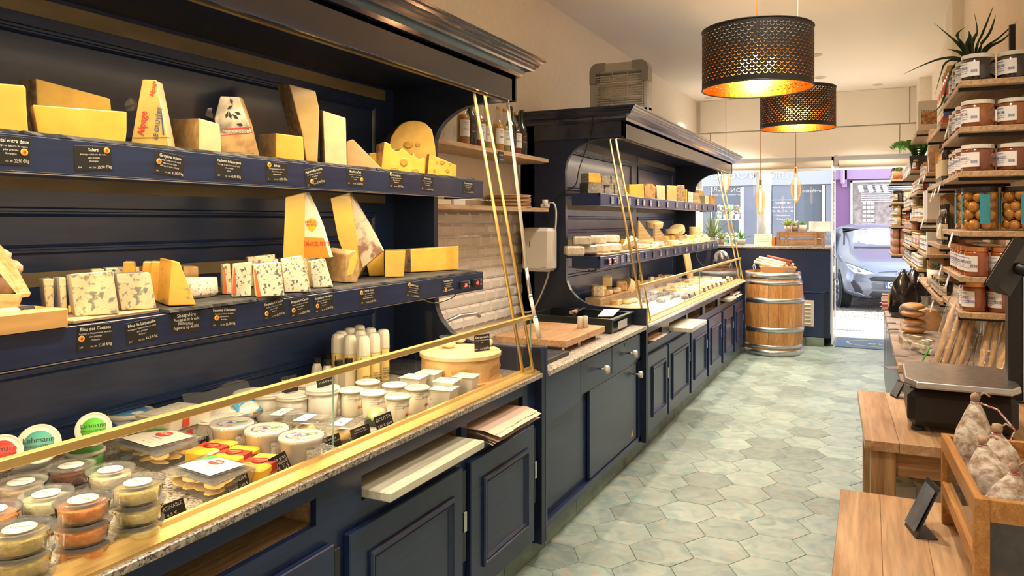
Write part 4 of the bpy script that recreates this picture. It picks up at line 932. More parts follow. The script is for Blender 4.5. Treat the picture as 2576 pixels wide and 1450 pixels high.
r = cut('blue_cheese', 'second narrow blue cheese piece in printed wrapper', 'cheese', [(148,699),(166,698),(170,792),(155,792)], zb=LS, a=.62, t=.12, sh=(-16,-2), mats=[BLUE, WR], base=(155,792))
BS = 1.403
r = cut('blue_cheese', 'large square slab of Bleu des Causses at the front of the lower shelf', 'cheese', [(178,690),(225,686),(284,681),(292,735),(300,783),(245,790),(190,797),(183,745)], zb=BS, a=.60, t=.10, sh=(-12,1), mats=[BLUE, WR])
decal(r, [(171,770),(175,768),(179,774),(178,784),(174,787)], mat('yellow seal', (.85,.50,.03), .5), 'seal', .003)
r = cut('blue_cheese', 'square slab of Bleu de Laqueuille right of the largest blue slab', 'cheese', [(292,690),(335,687),(372,684),(379,690),(394,767),(350,775),(306,782),(299,745)], zb=BS, a=.60, t=.09, sh=(-8,-2), mats=[BLUE, mat('black white wrapper', (.5,.4,.36), .4, noise=.9, nscale=12)])
for i, (pxs, lb, m) in enumerate((([(265,675),(351,672),(356,760),(270,760)],'tall blue cheese piece standing behind the Laqueuille slab',BLUE2), ([(230,679),(262,677),(266,760),(234,760)],'cream coloured piece behind the gap between the blue slabs',CREAMC))):
    cut('blue_cheese', lb, 'cheese', pxs, X=-2.06, zb=LS, a=.5, t=.06, mats=m)
r = cut('orange_cheese', 'front orange blue-veined wedge leaning in shiny film', 'cheese', [(432,655),(452,660),(494,754),(468,766),(424,771),(428,720)], zb=LS, a=.75, t=.14, sh=(-30,-7), mats=[ORB, ORB], group='orange wedges')
for i, (x0, lb) in enumerate(((404,'second'),(378,'third'),(358,'fourth'),(308,'leftmost'))):
    cut('orange_cheese', lb+' orange wedge from the front of the film-wrapped row' if i < 3 else 'single orange wedge tip standing behind the Laqueuille slab', 'cheese', [(x0+2,657+i*.5),(x0+28,659),(x0+44,735),(x0-8,742)], X=-1.97-.035*i, zb=LS, a=.75, t=.05, mats=ORB, group='orange wedges')
q = G(); q.lathe([(.0001,0),(.085,0),(.088,.01),(.085,.052),(.0001,.055)], 24, ang=PI*.62); o = solo('blue_cheese', 'quarter wheel of white speckled Fourme lying flat on the slate', 'cheese', q, BLUE3, (-1.90, 2.06, LS), -.6)
bx = PZ(470,745,LS); o.location = (bx.x-.02, bx.y, LS); o.rotation_euler = (0,0,-.75); o.scale = (1.25,1.25,1.1)
cut('cheese_block', 'crusty beige rind block behind the quarter wheel', 'cheese', [(461,671),(499,671),(501,735),(462,735)], X=-2.07, zb=LS, a=.5, t=.08, mats=RINDL)
RFOIL = mat('orange red foil', (.70,.16,.05), .3, coat=.6)
rq = [('leftmost', [(561,666),(579,663),(583,740),(560,740)], -6), ('second', [(587,664),(634,660),(632,746),(583,742)], -3), ('third', [(638,666),(706,659),(716,737),(690,743),(645,748)], -6), ('fourth', [(707,652),(760,643),(771,690),(782,729),(745,736),(717,737)], -2), ('fifth', [(781,659),(818,651),(829,690),(839,718),(789,725),(783,690)], -9)]
for nm, pxs, dx in rq:
    r = cut('roquefort', nm+' square Roquefort slab from the left in the speckled row', 'cheese', pxs, zb=LS, a=.62, t=.075, sh=(dx,-1), mats=[BLUE2, CREAMC], group='Roquefort slabs')
    if nm in ('leftmost','second','third'):
        x0, y0 = pxs[0]; x1, y1 = pxs[-1]; decal(r, [(x0+1,y0+14),(x0+4,y0+8),(x1+12,y1-1),(x1+1,y1-1)], RFOIL, 'foil', .002)
for i, (pxs, lb) in enumerate((([(623,648),(692,640),(694,700),(625,700)],'back left Roquefort slab peeping over the row'), ([(655,655),(700,652),(702,700),(657,700)],'middle back Roquefort slab peeping over the row'), ([(765,650),(792,646),(795,700),(768,700)],'back right Roquefort slab peeping over the row'))):
    cut('roquefort', lb, 'cheese', pxs, X=-2.05+.04*i, zb=LS, a=.62, t=.05, mats=BLUE2, group='Roquefort slabs')
COM = mat('film wrapped comte paste', (.74,.50,.10), .3, coat=.8, noise=.14, nscale=7, bump=.12, sss=.1)
r = cut('comte_wedge', 'tall Comte wedge with white, yellow and orange printed wrapper', 'cheese', [(718,496),(768,483),(764,648),(709,650)], X=-2.02, zb=LS, a=.25, t=.05, sh=(4,0), mats=[COM, COM])
A = r[1]; a2 = 1.15; pe = PA(768,640,A,.25); A2 = Vector((pe.x, pe.y, ZL)); ref = (r[0], A, .25)
q = G(); L = [PA(x, y, A2, a2)-A for x, y in ((768,483),(788,525),(806,570),(829,648),(764,652))]; nb = Vector((-math.cos(a2), math.sin(a2), 0))
q.ext(L, [p+nb*.05 for p in L]); part('wrapped_face', q, [mat('white wrapper', (.78,.74,.62), .35, coat=.6)], r[0])
def d2(pxs, m, nm, off=.0015): q = G(); n = Vector((math.cos(a2),-math.sin(a2),0)); q.add([PA(x,y,A2+n*off,a2)-A for x,y in pxs], [tuple(range(len(pxs)))]); return part(nm, q, m, r[0])
d2([(765,597),(814,599),(829,647),(764,650)], ORG, 'orange_band'); d2([(784+12*math.cos(t*PI/8),565+17*math.sin(t*PI/8)) for t in range(16)], mat('yellow seal', (.85,.50,.03), .5), 'round_seal', .002)
q = G(); n = Vector((math.cos(a2),-math.sin(a2),0))
for t, x, y, h in (('MARCEL', 784, 562, 6), ('PETITE', 784, 570, 6), ('TÉ MARCEL PETITE', 794, 619, 10)):
    p = PA(x,y,A2+n*.003,a2); q.text(t, h/F*FW(p.x,p.y)*1.5, frame(p-A,(math.sin(a2),math.cos(a2),0),(0,0,1)), bold=.02, width=.11)
part('lettering', q, RED, r[0])
r2 = cut('comte_wedge', 'second tall Comte wedge with a brown village print on its right face', 'cheese', [(831,499),(879,484),(890,560),(913,674),(900,690),(868,650),(850,600)], X=-2.0, zb=LS, a=.25, t=.05, sh=(6,0), mats=[COM, COM], snap=.01)
A = r2[1]; pe = PA(900,660,A,.25); A2 = Vector((pe.x, pe.y, ZL)); q = G(); L = [PA(x,y,A2,a2)-A for x,y in ((879,484),(900,520),(930,570),(962,632),(940,650),(912,674),(892,580))]; q.ext(L, [p+nb*.04 for p in L]); part('wrapped_face', q, mat('brown and white print', (.70,.64,.52), .35, coat=.6, nscale=12, col2=(.30,.17,.13), contrast=(.42,.50)), r2[0])
r = cut('comte_block', 'film-wrapped rind block with a small cut face in front of the second tall wedge', 'cheese', [(872,640),(896,630),(905,655),(900,700),(868,712)], zb=LS, a=.75, t=.15, sh=(-60,-8), mats=[RINDL, RINDL]); decal(r, [(880,650),(897,634),(900,650),(888,690),(871,696),(876,672)], YEL, 'cut_face')
r = cut('comte_wedge', 'small bright yellow wedge with brown rind left of the film block', 'cheese', [(915,633),(966,633),(967,692),(929,696),(922,665)], zb=LS, a=.6, t=.11, sh=(-7,-1), mats=[YEL, RIND])
r = cut('comte_block', 'small square yellow block tightly wrapped in film', 'cheese', [(968,633),(1020,633),(1016,697),(969,696)], zb=LS, a=.6, t=.10, sh=(0,-5), mats=[COM, COM])
r = cut('comte_block', 'long rectangular Comte block at the right end of the lower shelf', 'cheese', [(1033,627),(1155,619),(1154,675),(1034,686)], zb=LS, a=.35, t=.11, sh=(-40,1), mats=[YEL, RINDL])
q = G(); p = P3(r, 1030, 655, .0015); T = frame(PA(1024,655,r[1],.35)-r[1]+Vector((.001,-.002,0)), (0,0,-1), (.6,.8,0)); q.text('COMTÉ', .022, T, bold=.02); part('lettering', q, INK, r[0])

# ================================================================ price cards
SEAL = mat('orange seal', (.90,.42,.02), .5); SEALR = mat('red seal centre', (.65,.05,.02), .5); PALEY = mat('pale seal rim', (.9,.75,.4), .5)
def card(title, px, lines=('fromage au lait cru de vache','pâte pressée','Auvergne'), seal=None, price='35,90', num='304', X=-1.779, hand=False, where='', group=None, zcard=None, lean=0):
    """px: four corners (top left, top right, bottom right, bottom left) read off the photograph"""
    if zcard is None: P = [PX(x, y, X) for x, y in px]
    else:
        A = PZ((px[2][0]+px[3][0])/2, (px[2][1]+px[3][1])/2, zcard); P = [PA(x, y, A, .62) for x, y in px]
    c = sum(P, Vector())/4; u = ((P[1]-P[0])+(P[2]-P[3]))/2; v = ((P[0]-P[3])+(P[1]-P[2]))/2; w, h = u.length, v.length
    t = thing('price_card', f'black price card reading {title}{where}', 'price card', c, 0, group)
    T = frame((0,0,0), u, v); t.matrix_world = TR(c) @ T
    q = G(); q.box(-w/2,w/2,-h/2,h/2,-.002,0,b=.0006); part('plate', q, CARD, t)
    q = G(); I = TR((0,0,.0006))
    if hand:
        n = len(lines)+1; s = h*.24 if n > 2 else h*.27
        q.text(title, s, TR((0, h*.5-s*1.15, .0006)) @ Matrix.Rotation(.06, 4, 'Z'), width=w*.86)
        for k, ln in enumerate(lines): q.text(ln, s*.85, TR((w*.02*(-1)**k, h*.5-s*1.15-(k+1)*h*.72/n, .0006)) @ Matrix.Rotation(.05*(-1)**k, 4, 'Z'), width=w*.84)
    else:
        q.text(title, h*.19, TR((0, h*.28, .0006)), bold=.012, width=w*.92)
        for k, ln in enumerate(lines): q.text(ln, h*.10, TR((0, h*.13-k*h*.135, .0006)), width=w*.9)
        q.text(num, h*.10, TR((-w*.38, -h*.40, .0006))); q.text('MG : 28%', h*.085, TR((-w*.04, -h*.40, .0006)), width=w*.18)
        q.text(price+' €/kg', h*.17, TR((w*.28, -h*.40, .0006)) @ Matrix.Rotation(.05, 4, 'Z'), width=w*.38)
    part('lettering', q, CHALK, t)
    if seal:
        x, y = seal; x *= w; y *= h; rr = h*.125
        s = G(); s.lathe([(rr,0),(rr,.0012),(.0001,.0012)], 18, (x,y,0), smooth=False); part('seal_rim', s, PALEY, t)
        s = G(); s.lathe([(rr*.86,.0012),(rr*.86,.0018),(.0001,.0018)], 18, (x,y,0), smooth=False); part('seal', s, SEAL, t)
        s = G(); s.lathe([(rr*.42,.0018),(rr*.42,.0024),(.0001,.0024)], 12, (x,y,0), smooth=False); part('seal_centre', s, SEALR, t)
    return t
US = ' on the front of the near upper shelf'; LSH = ' on the front of the near lower shelf'
FR = 'fromage au lait cru de vache'
card('Cantal entre deux', [(-28,338),(75,346),(78,420),(-22,410)], (FR,'pâte pressée','Auvergne'), (.34,-.02), '22,90', '302', where=US)
card('Salers', [(184,366),(281,369),(283,430),(190,430)], (FR,'pâte pressée','Auvergne'), (.36,.33), '35,90', '304', where=US)
card('Gruyère suisse', [(390,378),(466,394),(462,449),(387,435)], (FR,'pâte pressée cuite','Affinage 15 mois / Suisse'), (-.36,.05), '41,90', '291', where=US)
card('Vacherin Fribourgeois', [(543,394),(608,403),(608,455),(543,447)], ('fromage au lait thermisé de vache','pâte pressée','Suisse'), None, '43,40', '309', where=US)
card('Etivaz', [(668,407),(723,411),(725,460),(669,456)], (FR,'pâte pressée cuite','Alpages Suisse'), (-.34,.34), '49,70', '3', where=US)
card('Appenzeller extra', [(764,427),(811,417),(818,461),(772,474)], (FR,'pâte pressée','6 mois'), (-.18,-.22), '51,90', '271', where=US)
card("Beaufort d'été", [(872,424),(914,428),(914,470),(873,466)], (FR,'pâte pressée cuite','Savoie'), (.40,-.08), '43,40', '283', where=US)
card('Abondance', [(979,433),(1015,437),(1015,476),(979,473)], (FR,'pâte pressée cuite','Haute-Savoie'), (-.38,.38), '38,90', '275', where=US)
card('Emmental', [(1060,441),(1091,446),(1090,484),(1058,478)], (FR,'pâte pressée cuite','Haute-Savoie'), None, '24,90', '288', where=US)
card('Emmental suisse', [(1164,455),(1192,458),(1192,490),(1164,487)], (FR,'pâte pressée cuite','Suisse'), None, '29,90', '284', where=US)
card('Bleu des Causses', [(192,821),(283,812),(285,873),(195,885)], ('fromage au lait pasteurisé de vache','pâte persillée','Occitanie'), (-.38,-.02), '22,80', '269', where=LSH)
card('Bleu de Laqueuille', [(313,815),(394,797),(400,851),(321,871)], ('fromage au lait pasteurisé de vache','pâte persillée','Auvergne'), None, '43,8', '267', where=LSH)
card('Sheapshire', [(429,784),(505,780),(505,834),(431,840)], ('Fromage au lait de vache','pasteurisé','Angleterre  Kg : 46,80 €'), where=LSH, hand=True)
card("Fourme d'Ambert", [(532,774),(594,770),(594,822),(532,826)], (FR,'pâte persillée','Auvergne'), (-.30,-.02), '26,90', '265', where=LSH)
FB = 'fromage au lait cru de brebis'
card('Roquefort Coulet', [(660,762),(714,748),(718,793),(665,808)], (FB,'pâte persillée','Aveyron'), (-.36,-.14), '42,90', '261', where=LSH)
card('Roquefort Carles', [(727,755),(777,744),(782,788),(733,802)], (FB,'pâte persillée','Aveyron'), (-.34,-.10), '57,60', '267', where=LSH)
card('Roquefort Vernières', [(788,746),(837,736),(840,778),(793,791)], (FB,'pâte persillée','Aveyron'), (-.34,-.08), '36,90', '262', where=LSH)
card('Comté doux', [(905,727),(946,722),(948,762),(907,769)], (FR,'pâte pressée cuite','affineur Marcel Petite / Jura'), (-.42,.26), '31,50', '252', where=LSH)
card('Comté fruité', [(1025,709),(1058,716),(1055,753),(1021,747)], (FR,'pâte pressée cuite','affineur Marcel Petite / Jura'), (-.34,.34), '33,90', '285', where=LSH)
card('Comté extra fruité', [(1112,704),(1141,699),(1142,733),(1113,738)], (FR,'pâte pressée cuite','affineur Marcel Petite / Jura'), (-.2,-.32), '36,90', '292', where=LSH)
# ================================================================ near case: tubs and packs on the granite
def ripple(a, z): return 1+.0
def pot(label, x, y, z, r, h, fill, stick=True, group=None, name='spread_tub'):
    t = thing(name, label, 'tub', (x, y, z), random.uniform(-1,1), group)
    q = G(); q.lathe([(r*.80,0),(r*.84,.002),(r*.93,h*.80),(r*.99,h*.82),(r*.99,h*.90)], 26); part('cup', q, CLEARP, t)
    q = G(); n = 20; pr = [(r*.76,.003),(r*.90,h*.60),(r*.80,h*.66),(r*.5,h*.63),(.0001,h*.68)]
    q.lathe(pr, n, wob=lambda a, z: 1+.03*math.sin(5*a+z*90) if z > .002 else 1); part('spread', q, fill, t)
    q = G(); q.lathe([(r*.0001,h*.90),(r*.80,h*.90),(r*.86,h*.985),(r*.93,h),(r*1.0,h*.985),(r*1.02,h*.90),(r*1.0,h*.84)], 26); part('lid', q, CLEARP, t)
    if stick:
        q = G(); q.lathe([(r*.52,h*.905),(r*.52,h*.92),(.0001,h*.921)], 22); q.text('Tartinade', r*.17, TR((0,.0,h*.935)), m=1); part('sticker', q, [WHITEP, INK], t)
    return t
def spread(n, c, c2, s=60): return mat(n, c, .55, bump=.9, nscale=s, col2=c2, bdist=.008, coat=.3)
SP = {'green': spread('olive spread', (.62,.46,.16), (.36,.27,.05)), 'orange': spread('pepper spread', (.78,.30,.05), (.55,.15,.02)), 'lemon': spread('herb spread', (.74,.63,.30), (.60,.46,.10)),
      'white': spread('pale hummus', (.78,.68,.48), (.64,.54,.36)), 'cream': spread('green cream spread', (.76,.72,.48), (.60,.58,.32)), 'dark': spread('dark olive spread', (.20,.06,.035), (.09,.03,.02)), 'tan': spread('tan spread', (.60,.45,.30), (.46,.34,.22))}
stacks = [((52,1322), 3, 'green', 'olive green'), ((208,1250), 3, 'orange', 'orange'), ((346,1207), 3, 'lemon', 'herb yellow'), ((276,1177), 2, 'white', 'pale hummus'), ((179,1167), 2, 'dark', 'dark olive'), ((117,1236), 2, 'cream', 'pale green'), ((55,1207), 2, 'tan', 'tan'), ((-22,1278), 2, 'orange', 'second orange')]
PH, PR = .046, .058
for (px, py), n, k, nm in stacks:
    p = PZ(px, py, ZC+n*PH)
    for i in range(n):
        lv = {0:'bottom',1:'middle' if n == 3 else 'top',2:'top'}[i]
        pot(f'{lv} clear tub in the {nm} spread stack, left end of the near counter', p.x+random.uniform(-.002,.002), p.y+random.uniform(-.002,.002), ZC+i*PH, PR, PH-.0005, SP[k], i == n-1, 'clear tubs of spreads')
# round white-lidded tubs leaning on the back boards
def lidded(label, px, py, rpx, col, txt=('Lehmann','CANCOILLOTTE IGP'), tilt=1.15, dist=-1.98, z=None):
    p = PX(px, py, dist); t = thing('cancoillotte_tub', label, 'tub', p, 0, 'round white lidded tubs')
    r = rpx/F*FW(p.x, p.y); body = Matrix.Rotation(-.62, 4, 'Z') @ Matrix.Rotation(tilt, 4, 'Y')
    q = G(); q.lathe([(r*.80,-.075),(r*.90,-.01)], 24, T=body); part('tub', q, col, t)
    q = G(); q.lathe([(r*.93,-.012),(r,-.010),(r*1.0,.0),(r*.92,.003),(r*.88,.0),(r*.80,.0015),(.0001,.0015)], 30, T=body); part('lid', q, WHITE, t)
    q = G(); q.lathe([(r*.66,.0018),(r*.66,.0026),(.0001,.0027)], 28, T=body); part('round_label', q, col, t)
    T = body @ Matrix.Rotation(PI/2, 4, 'Z'); q = G(); q.text(txt[0], r*.38, T @ TR((0,r*.08,.0035))); q.text(txt[1], r*.15, T @ TR((0,-r*.16,.0035))); q.text('VIN DU JURA' if 'green' in label else 'AIL DES OURS', r*.13, T @ TR((0,-r*.34,.0035)), bold=.02)
    part('lettering', q, INK, t); return t
lidded('white lidded tub with a turquoise round label leaning at the back', 97, 1118, 50, mat('turquoise label', (.10,.42,.36), .5))
lidded('white lidded tub with a bright green round label leaning at the back', 235, 1080, 42, mat('green label', (.12,.55,.05), .5))
lidded('white lidded tub with a red round label at the left photo edge', 5, 1140, 46, mat('red label', (.75,.06,.04), .5))
def flat_tub(label, px, py, rpx, h, col, top=None, z=ZC, group='flat lying lidded tubs'):
    p = PZ(px, py, z+h); r = rpx/F*FW(p.x, p.y); t = thing('lidded_tub', label, 'tub', (p.x, p.y, z), 0, group)
    q = G(); q.lathe([(r*.80,0),(r*.92,h*.85)], 26); part('tub', q, col, t)
    q = G(); q.lathe([(r*.94,h*.80),(r,h*.84),(r,h*.96),(r*.95,h),(r*.90,h*.96),(.0001,h*.96)], 28); part('lid', q, WHITE, t)
    if top: q = G(); q.lathe([(r*.84,h*.963),(r*.84,h*.972),(.0001,h*.973)], 24); part('lid_print', q, top, t)
    return t
GT = mat('green tub', (.08,.30,.07), .4); FP = mat('fish platter print', (.80,.78,.72), .4, nscale=16, col2=(.10,.30,.62), contrast=(.45,.5))
flat_tub('flat green sided tub under the green labelled tub', 214, 1130, 46, .06, GT, GT); flat_tub('flat pale green tub left of the clear stacks', 80, 1172, 44, .05, mat('pale green tub', (.55,.66,.50), .4))
flat_tub('round white tub with blue printed side and food picture on its lid', 328, 1034, 56, .085, mat('blue printed side', (.05,.13,.35), .4, nscale=30, col2=(.45,.5,.6), contrast=(.5,.6)), FP); flat_tub('plain white lid under the blue printed tub', 318, 1068, 52, .04, WHITE)
def rect_tub(label, px, py, w, d, h, rz, z=ZC, body=WHITE, lidm=WHITE, prints=True, name='rectangular_tub', group=None):
    p = PZ(px, py, z+h); t = thing(name, label, 'tub', (p.x, p.y, z), rz, group)
    q = G(); q.ext([(-w*.44,-d*.44,0),(w*.44,-d*.44,0),(w*.44,d*.44,0),(-w*.44,d*.44,0)], [(-w*.48,-d*.48,h*.85),(w*.48,-d*.48,h*.85),(w*.48,d*.48,h*.85),(-w*.48,d*.48,h*.85)]); part('box', q, body, t)
    q = G(); q.box(-w*.5,w*.5,-d*.5,d*.5,h*.82,h*.94,b=.006); q.box(-w*.44,w*.44,-d*.44,d*.44,h*.94,h,b=.003); part('lid', q, lidm, t)
    if prints:
        q = G(); q.box(-w*.30,w*.30,-d*.3,d*.3,h,h+.0006); part('top_label', q, mat('text label', (.78,.76,.70), .6, nscale=180, col2=(.45,.44,.42), contrast=(.4,.5)), t)
        q = G(); q.box(w*.465,w*.475,-d*.2,-d*.05,h*.1,h*.75); part('red_bar', q, RED, t)
    return t
rect_tub('upper rectangular white tub with a printed lid at the back', 440, 1030, .15, .19, .05, .1, ZC+.055); rect_tub('lower rectangular white tub under the printed one', 447, 1062, .15, .19, .054, .12); rect_tub('third rectangular white tub right of the stacked pair', 540, 1046, .13, .17, .06, .1)
# halloumi pack
p = PZ(612, 1040, ZC+.04); t = thing('halloumi_pack', 'white vacuum pack with a blue label and yellow seal behind the white tubs', 'pack', (p.x-.04, p.y, ZC))
q = G(); q.ball((0,0,.045), .10, 14, sq=(.9,1.1,.42), jit=.05); part('bag', q, mat('white film bag', (.80,.78,.74), .3, coat=.6, bump=.4, nscale=20), t)
q = G(); q.box(-.03,.03,-.055,.055,0,.002); o = part('label', q, mat('sky blue label', (.04,.33,.65), .4), t); o.location = (.062,.0,.065); o.rotation_euler = (0,.75,.0)
q = G(); T = frame((.066,-.0,.068),(0,1,0),(-.68,0,.73)); q.text('Halloumi', .022, T @ TR((0,0,.004))); part('lettering', q, CHALK, t)
q = G(); q.lathe([(.009,.0),(.0001,.001)], 16, T=TR((.083,.012,.048))@Matrix.Rotation(.75,4,'Y')); part('seal', q, SEAL, t)
p = PZ(585, 1010, ZC+.08); q = G(); vs = []
for i in range(7):
    for j in range(4): vs.append((random.uniform(-.012,.012)-.02*j, (i-3)*.05, .02+.035*j+random.uniform(-.01,.01)))
q.add(vs, [(i*4+j, i*4+j+1, (i+1)*4+j+1, (i+1)*4+j) for i in range(6) for j in range(3)], 0, None, True); solo('plastic_bag', 'crumpled clear plastic bag at the back behind the halloumi pack', 'bag', q, FILM, (-2.10, p.y, ZC))
# ravioli trays
PASTA = mat('fresh pasta', (.82,.55,.14), .45, noise=.12, nscale=14, bump=.2)
TRAYP = clear('tray plastic', (.95,.95,.94), 2.2, .08, .14)
def ravioli(label, pxs, h, nb):
    P = [PZ(x, y, ZC+h) for x, y in pxs]; c = sum(P, Vector())/4; t = thing('ravioli_tray', label, 'pasta tray', (c.x, c.y, ZC), 0, 'ravioli trays')
    L = [p-Vector((c.x, c.y, ZC)) for p in P]; B = [Vector((l.x*.82, l.y*.82, .002)) for l in L]
    q = G(); q.ext([Vector((l.x*.92,l.y*.92,h-.004)) for l in L][::-1], B[::-1]); part('tray', q, TRAYP, t)
    q = G(); q.ext(L, [Vector((l.x,l.y,h-.003)) for l in L]); q.ext([Vector((l.x*.86,l.y*.86,h+.006)) for l in L], [Vector((l.x*.9,l.y*.9,h)) for l in L]); part('lid_film', q, CLEARP, t)
    ux = (L[1]-L[0]); uy = (L[3]-L[0])
    for k in range(nb):
        i, j = k % 4, (k//4) % 3; c2 = L[0]+ux*(.17+.22*i)+uy*(.22+.28*j); c2.z = h*(.30+.38*(k//12))+random.uniform(0,.006)
        q = G(); n = 24; r0 = .027; vs = [(0,0,.008)]+[(r0*.5*math.cos(2*PI*i2/n), r0*.5*math.sin(2*PI*i2/n), .007) for i2 in range(n)]+[(r0*.66*math.cos(2*PI*i2/n), r0*.66*math.sin(2*PI*i2/n), .001) for i2 in range(n)]+[(r0*(1 if i2 % 2 else .93)*math.cos(2*PI*i2/n), r0*(1 if i2 % 2 else .93)*math.sin(2*PI*i2/n), 0) for i2 in range(n)]
        q.add(vs, [(0,1+a,1+(a+1) % n) for a in range(n)]+[(1+s*n+a,1+(s+1)*n+a,1+(s+1)*n+(a+1) % n,1+s*n+(a+1) % n) for s in range(2) for a in range(n)], 0, None, True)
        o = part('ravioli', q, PASTA, t); o.location = c2; o.rotation_euler = (random.uniform(-.35,.35), random.uniform(-.35,.35), random.uniform(0,6))
    cc = (L[0]+L[2])/2; a = math.atan2(ux.y, ux.x)
    LX = ux.length*.33; LY = uy.length*.36; T = frame((0,0,h+.0075), ux, uy)
    if T[2][2] < 0: T = frame((0,0,h+.0075), ux, -uy)
    q = G(); q.box(-LX,LX,-LY,LY,0,.001); o = part('paper_label', q, WHITEP, t); o.matrix_local = T
    q = G(); n = 12; q.add([(LX*.36*math.cos(2*PI*k/n)*(1 if k % 3 else .9)-LX*.12, LY*.36*math.sin(2*PI*k/n)+LY*.42, .0018) for k in range(n)], [tuple(range(n))], 0, T); part('red_badge', q, RED, t)
    q = G(); q.add([(-LX,LY,.0016),(-LX,-LY*.1,.0016),(-LX*.5,LY,.0016)], [(0,1,2)], 0, T); part('green_corner', q, GRN, t)
    q = G(); q.text('ROSSI', LX*.22, T @ TR((-LX*.12,LY*.36,.0025)), bold=.02); part('badge_lettering', q, CHALK, t)
    q = G(); q.text('RAVIOLI', LX*.17, T @ TR((LX*.05,-LY*.16,.0018))); q.text('viande & fromage', LX*.09, T @ TR((LX*.1,-LY*.38,.0018))); q.text('2     180g     5 min', LX*.11, T @ TR((LX*.1,-LY*.72,.0018))); part('lettering', q, INK, t)
ravioli('back ravioli tray with white and red label near the round tubs', [(276,1112),(397,1150),(517,1100),(392,1071)], .055, 20)
ravioli('front ravioli tray with white and red label behind its slate price card', [(414,1183),(538,1222),(655,1172),(517,1143)], .055, 20)
# foie gras boxes
YB = mat('yellow carton', (.82,.47,.04), .3, coat=.5); RB = mat('deep red band', (.42,.035,.02), .4)
for i, (px, py, lb) in enumerate(((534,1122,'back'), (590,1138,'middle'), (655,1160,'front'))):
    z = ZC+.045; p = PZ(px, py, z); t = thing('foie_gras_box', lb+' yellow and red boxed pack in the row beside the ravioli trays', 'box', (p.x, p.y, ZC), .12+.08*i, 'yellow and red boxed packs')
    q = G(); q.box(-.045,.045,-.07,.07,0,.045,b=.006); part('carton', q, YB, t); q = G(); q.box(-.046,.0465,-.018,.022,-.0,.0462,b=.001); part('band', q, RB, t)
    q = G(); q.lathe([(.026,.0463),(.0001,.0468)], 20); part('badge', q, RED, t)
    q = G(); q.text('FOIE GRAS', .012, TR((0,0,.0475)), width=.04); q.text('FOIE GRAS DE CANARD', .009, frame((.0475,0,.015),(0,1,0),(0,0,1))); part('lettering', q, mat('gold letter', (.8,.5,.2), .4), t)
    q = G(); q.add([(.0466,-.065,.002),(.0466,.065,.002),(.0466,.05,.030),(.0466,.0,.040),(.0466,-.045,.012)], [(0,1,2,3,4)]); part('red_front', q, RB, t)
# brocciu tubs in film
PUR = mat('violet logo', (.10,.05,.32), .5)
for i, (px, py, lb) in enumerate(((584,1062,'back left'), (671,1076,'middle'), (758,1093,'front right'))):
    h = .085; p = PZ(px, py, ZC+h); r = .066; t = thing('brocciu_tub', lb+' round white fresh cheese tub with violet and green logo, wrapped in film', 'tub', (p.x, p.y, ZC), 0, 'round white fresh cheese tubs')
    q = G(); q.lathe([(r*.78,0),(r*.82,.004),(r*.95,h*.82),(r*1.02,h*.84),(r*1.02,h*.95),(r*.95,h),(r*.85,h*.97),(.0001,h*.97)], 30); part('tub', q, WHITE, t)
    q = G(); T = TR((0,0,h*.972)) @ Matrix.Rotation(.9, 4, 'Z')
    q.lathe([(r*.50,.0003),(r*.44,.0006)], 20, ang=4.2, T=T@TR((-r*.2,0,0))); q.add([(-r*.35,0,.0008),(0,r*.30,.0008),(r*.05,-r*.15,.0008),(-r*.15,-r*.05,.0008)], [(0,1,2,3)], 0, T); q.text('BROCCIU', r*.2, T @ TR((-r*.2,-r*.34,.001))); part('violet_logo', q, PUR, t)
    q = G(); q.box(r*.2,r*.7,-r*.14,r*.1,.0003,.001,T=T); part('green_logo', q, GRN, t)
    q = G(); q.box(-r*.3,-r*.05,-r*.6,-r*.45,.0003,.001,T=T); part('orange_logo', q, ORG, t)
    q = G(); q.lathe([(r*.93,h*.10),(r*.97,h*.62)], 8, ang=.8, T=RZ(-.6)); o = part('paper_label', q, mat('text label', (.78,.76,.70)), t)
    q = G(); q.lathe([(r*1.08,.0),(r*1.14,.02),(r*1.04,h*.5),(r*1.16,h*.8),(r*1.05,h*1.01)], 18, wob=lambda a, z: 1+.05*math.sin(7*a+z*40)); 
    for s in (-1,1): q.add([(s*r*.9,-.03,h*.8),(s*r*1.7,-.04,h*.62),(s*r*1.75,.05,h*.5),(s*r*.9,.03,h*.7)], [(0,1,2,3)])
    part('film', q, FILM, t)
# clear square boxes with label strips
for i, (px, py, lb) in enumerate(((709,1037,'back left'), (768,1051,'middle'), (860,1062,'right'))):
    h = .062; p = PZ(px, py, ZC+h); t = thing('clear_box', lb+' clear plastic box with a white label strip', 'box', (p.x, p.y, ZC), .25, 'clear plastic boxes'); w = .062
    q = G(); q.ext([(-w*.8,-w*.8,0),(w*.8,-w*.8,0),(w*.8,w*.8,0),(-w*.8,w*.8,0)], [(-w,-w,h*.9),(w,-w,h*.9),(w,w,h*.9),(-w,w,h*.9)]); part('box', q, CLEARP, t)
    q = G(); q.box(-w*1.05,w*1.05,-w*1.05,w*1.05,h*.9,h,b=.003); part('lid', q, CLEARP, t)
    q = G(); q.ball((0,0,.022), .04, 10, sq=(1,1,.5), jit=.1); part('cheese', q, PALE, t)
    q = G(); q.box(-w*.35,w*.35,-w*.72,w*.72,h,h+.0008); q.box(-.002,.002,-w*.25,w*.15,h+.0008,h+.0012,m=1); o = part('label', q, [WHITEP, INK], t)
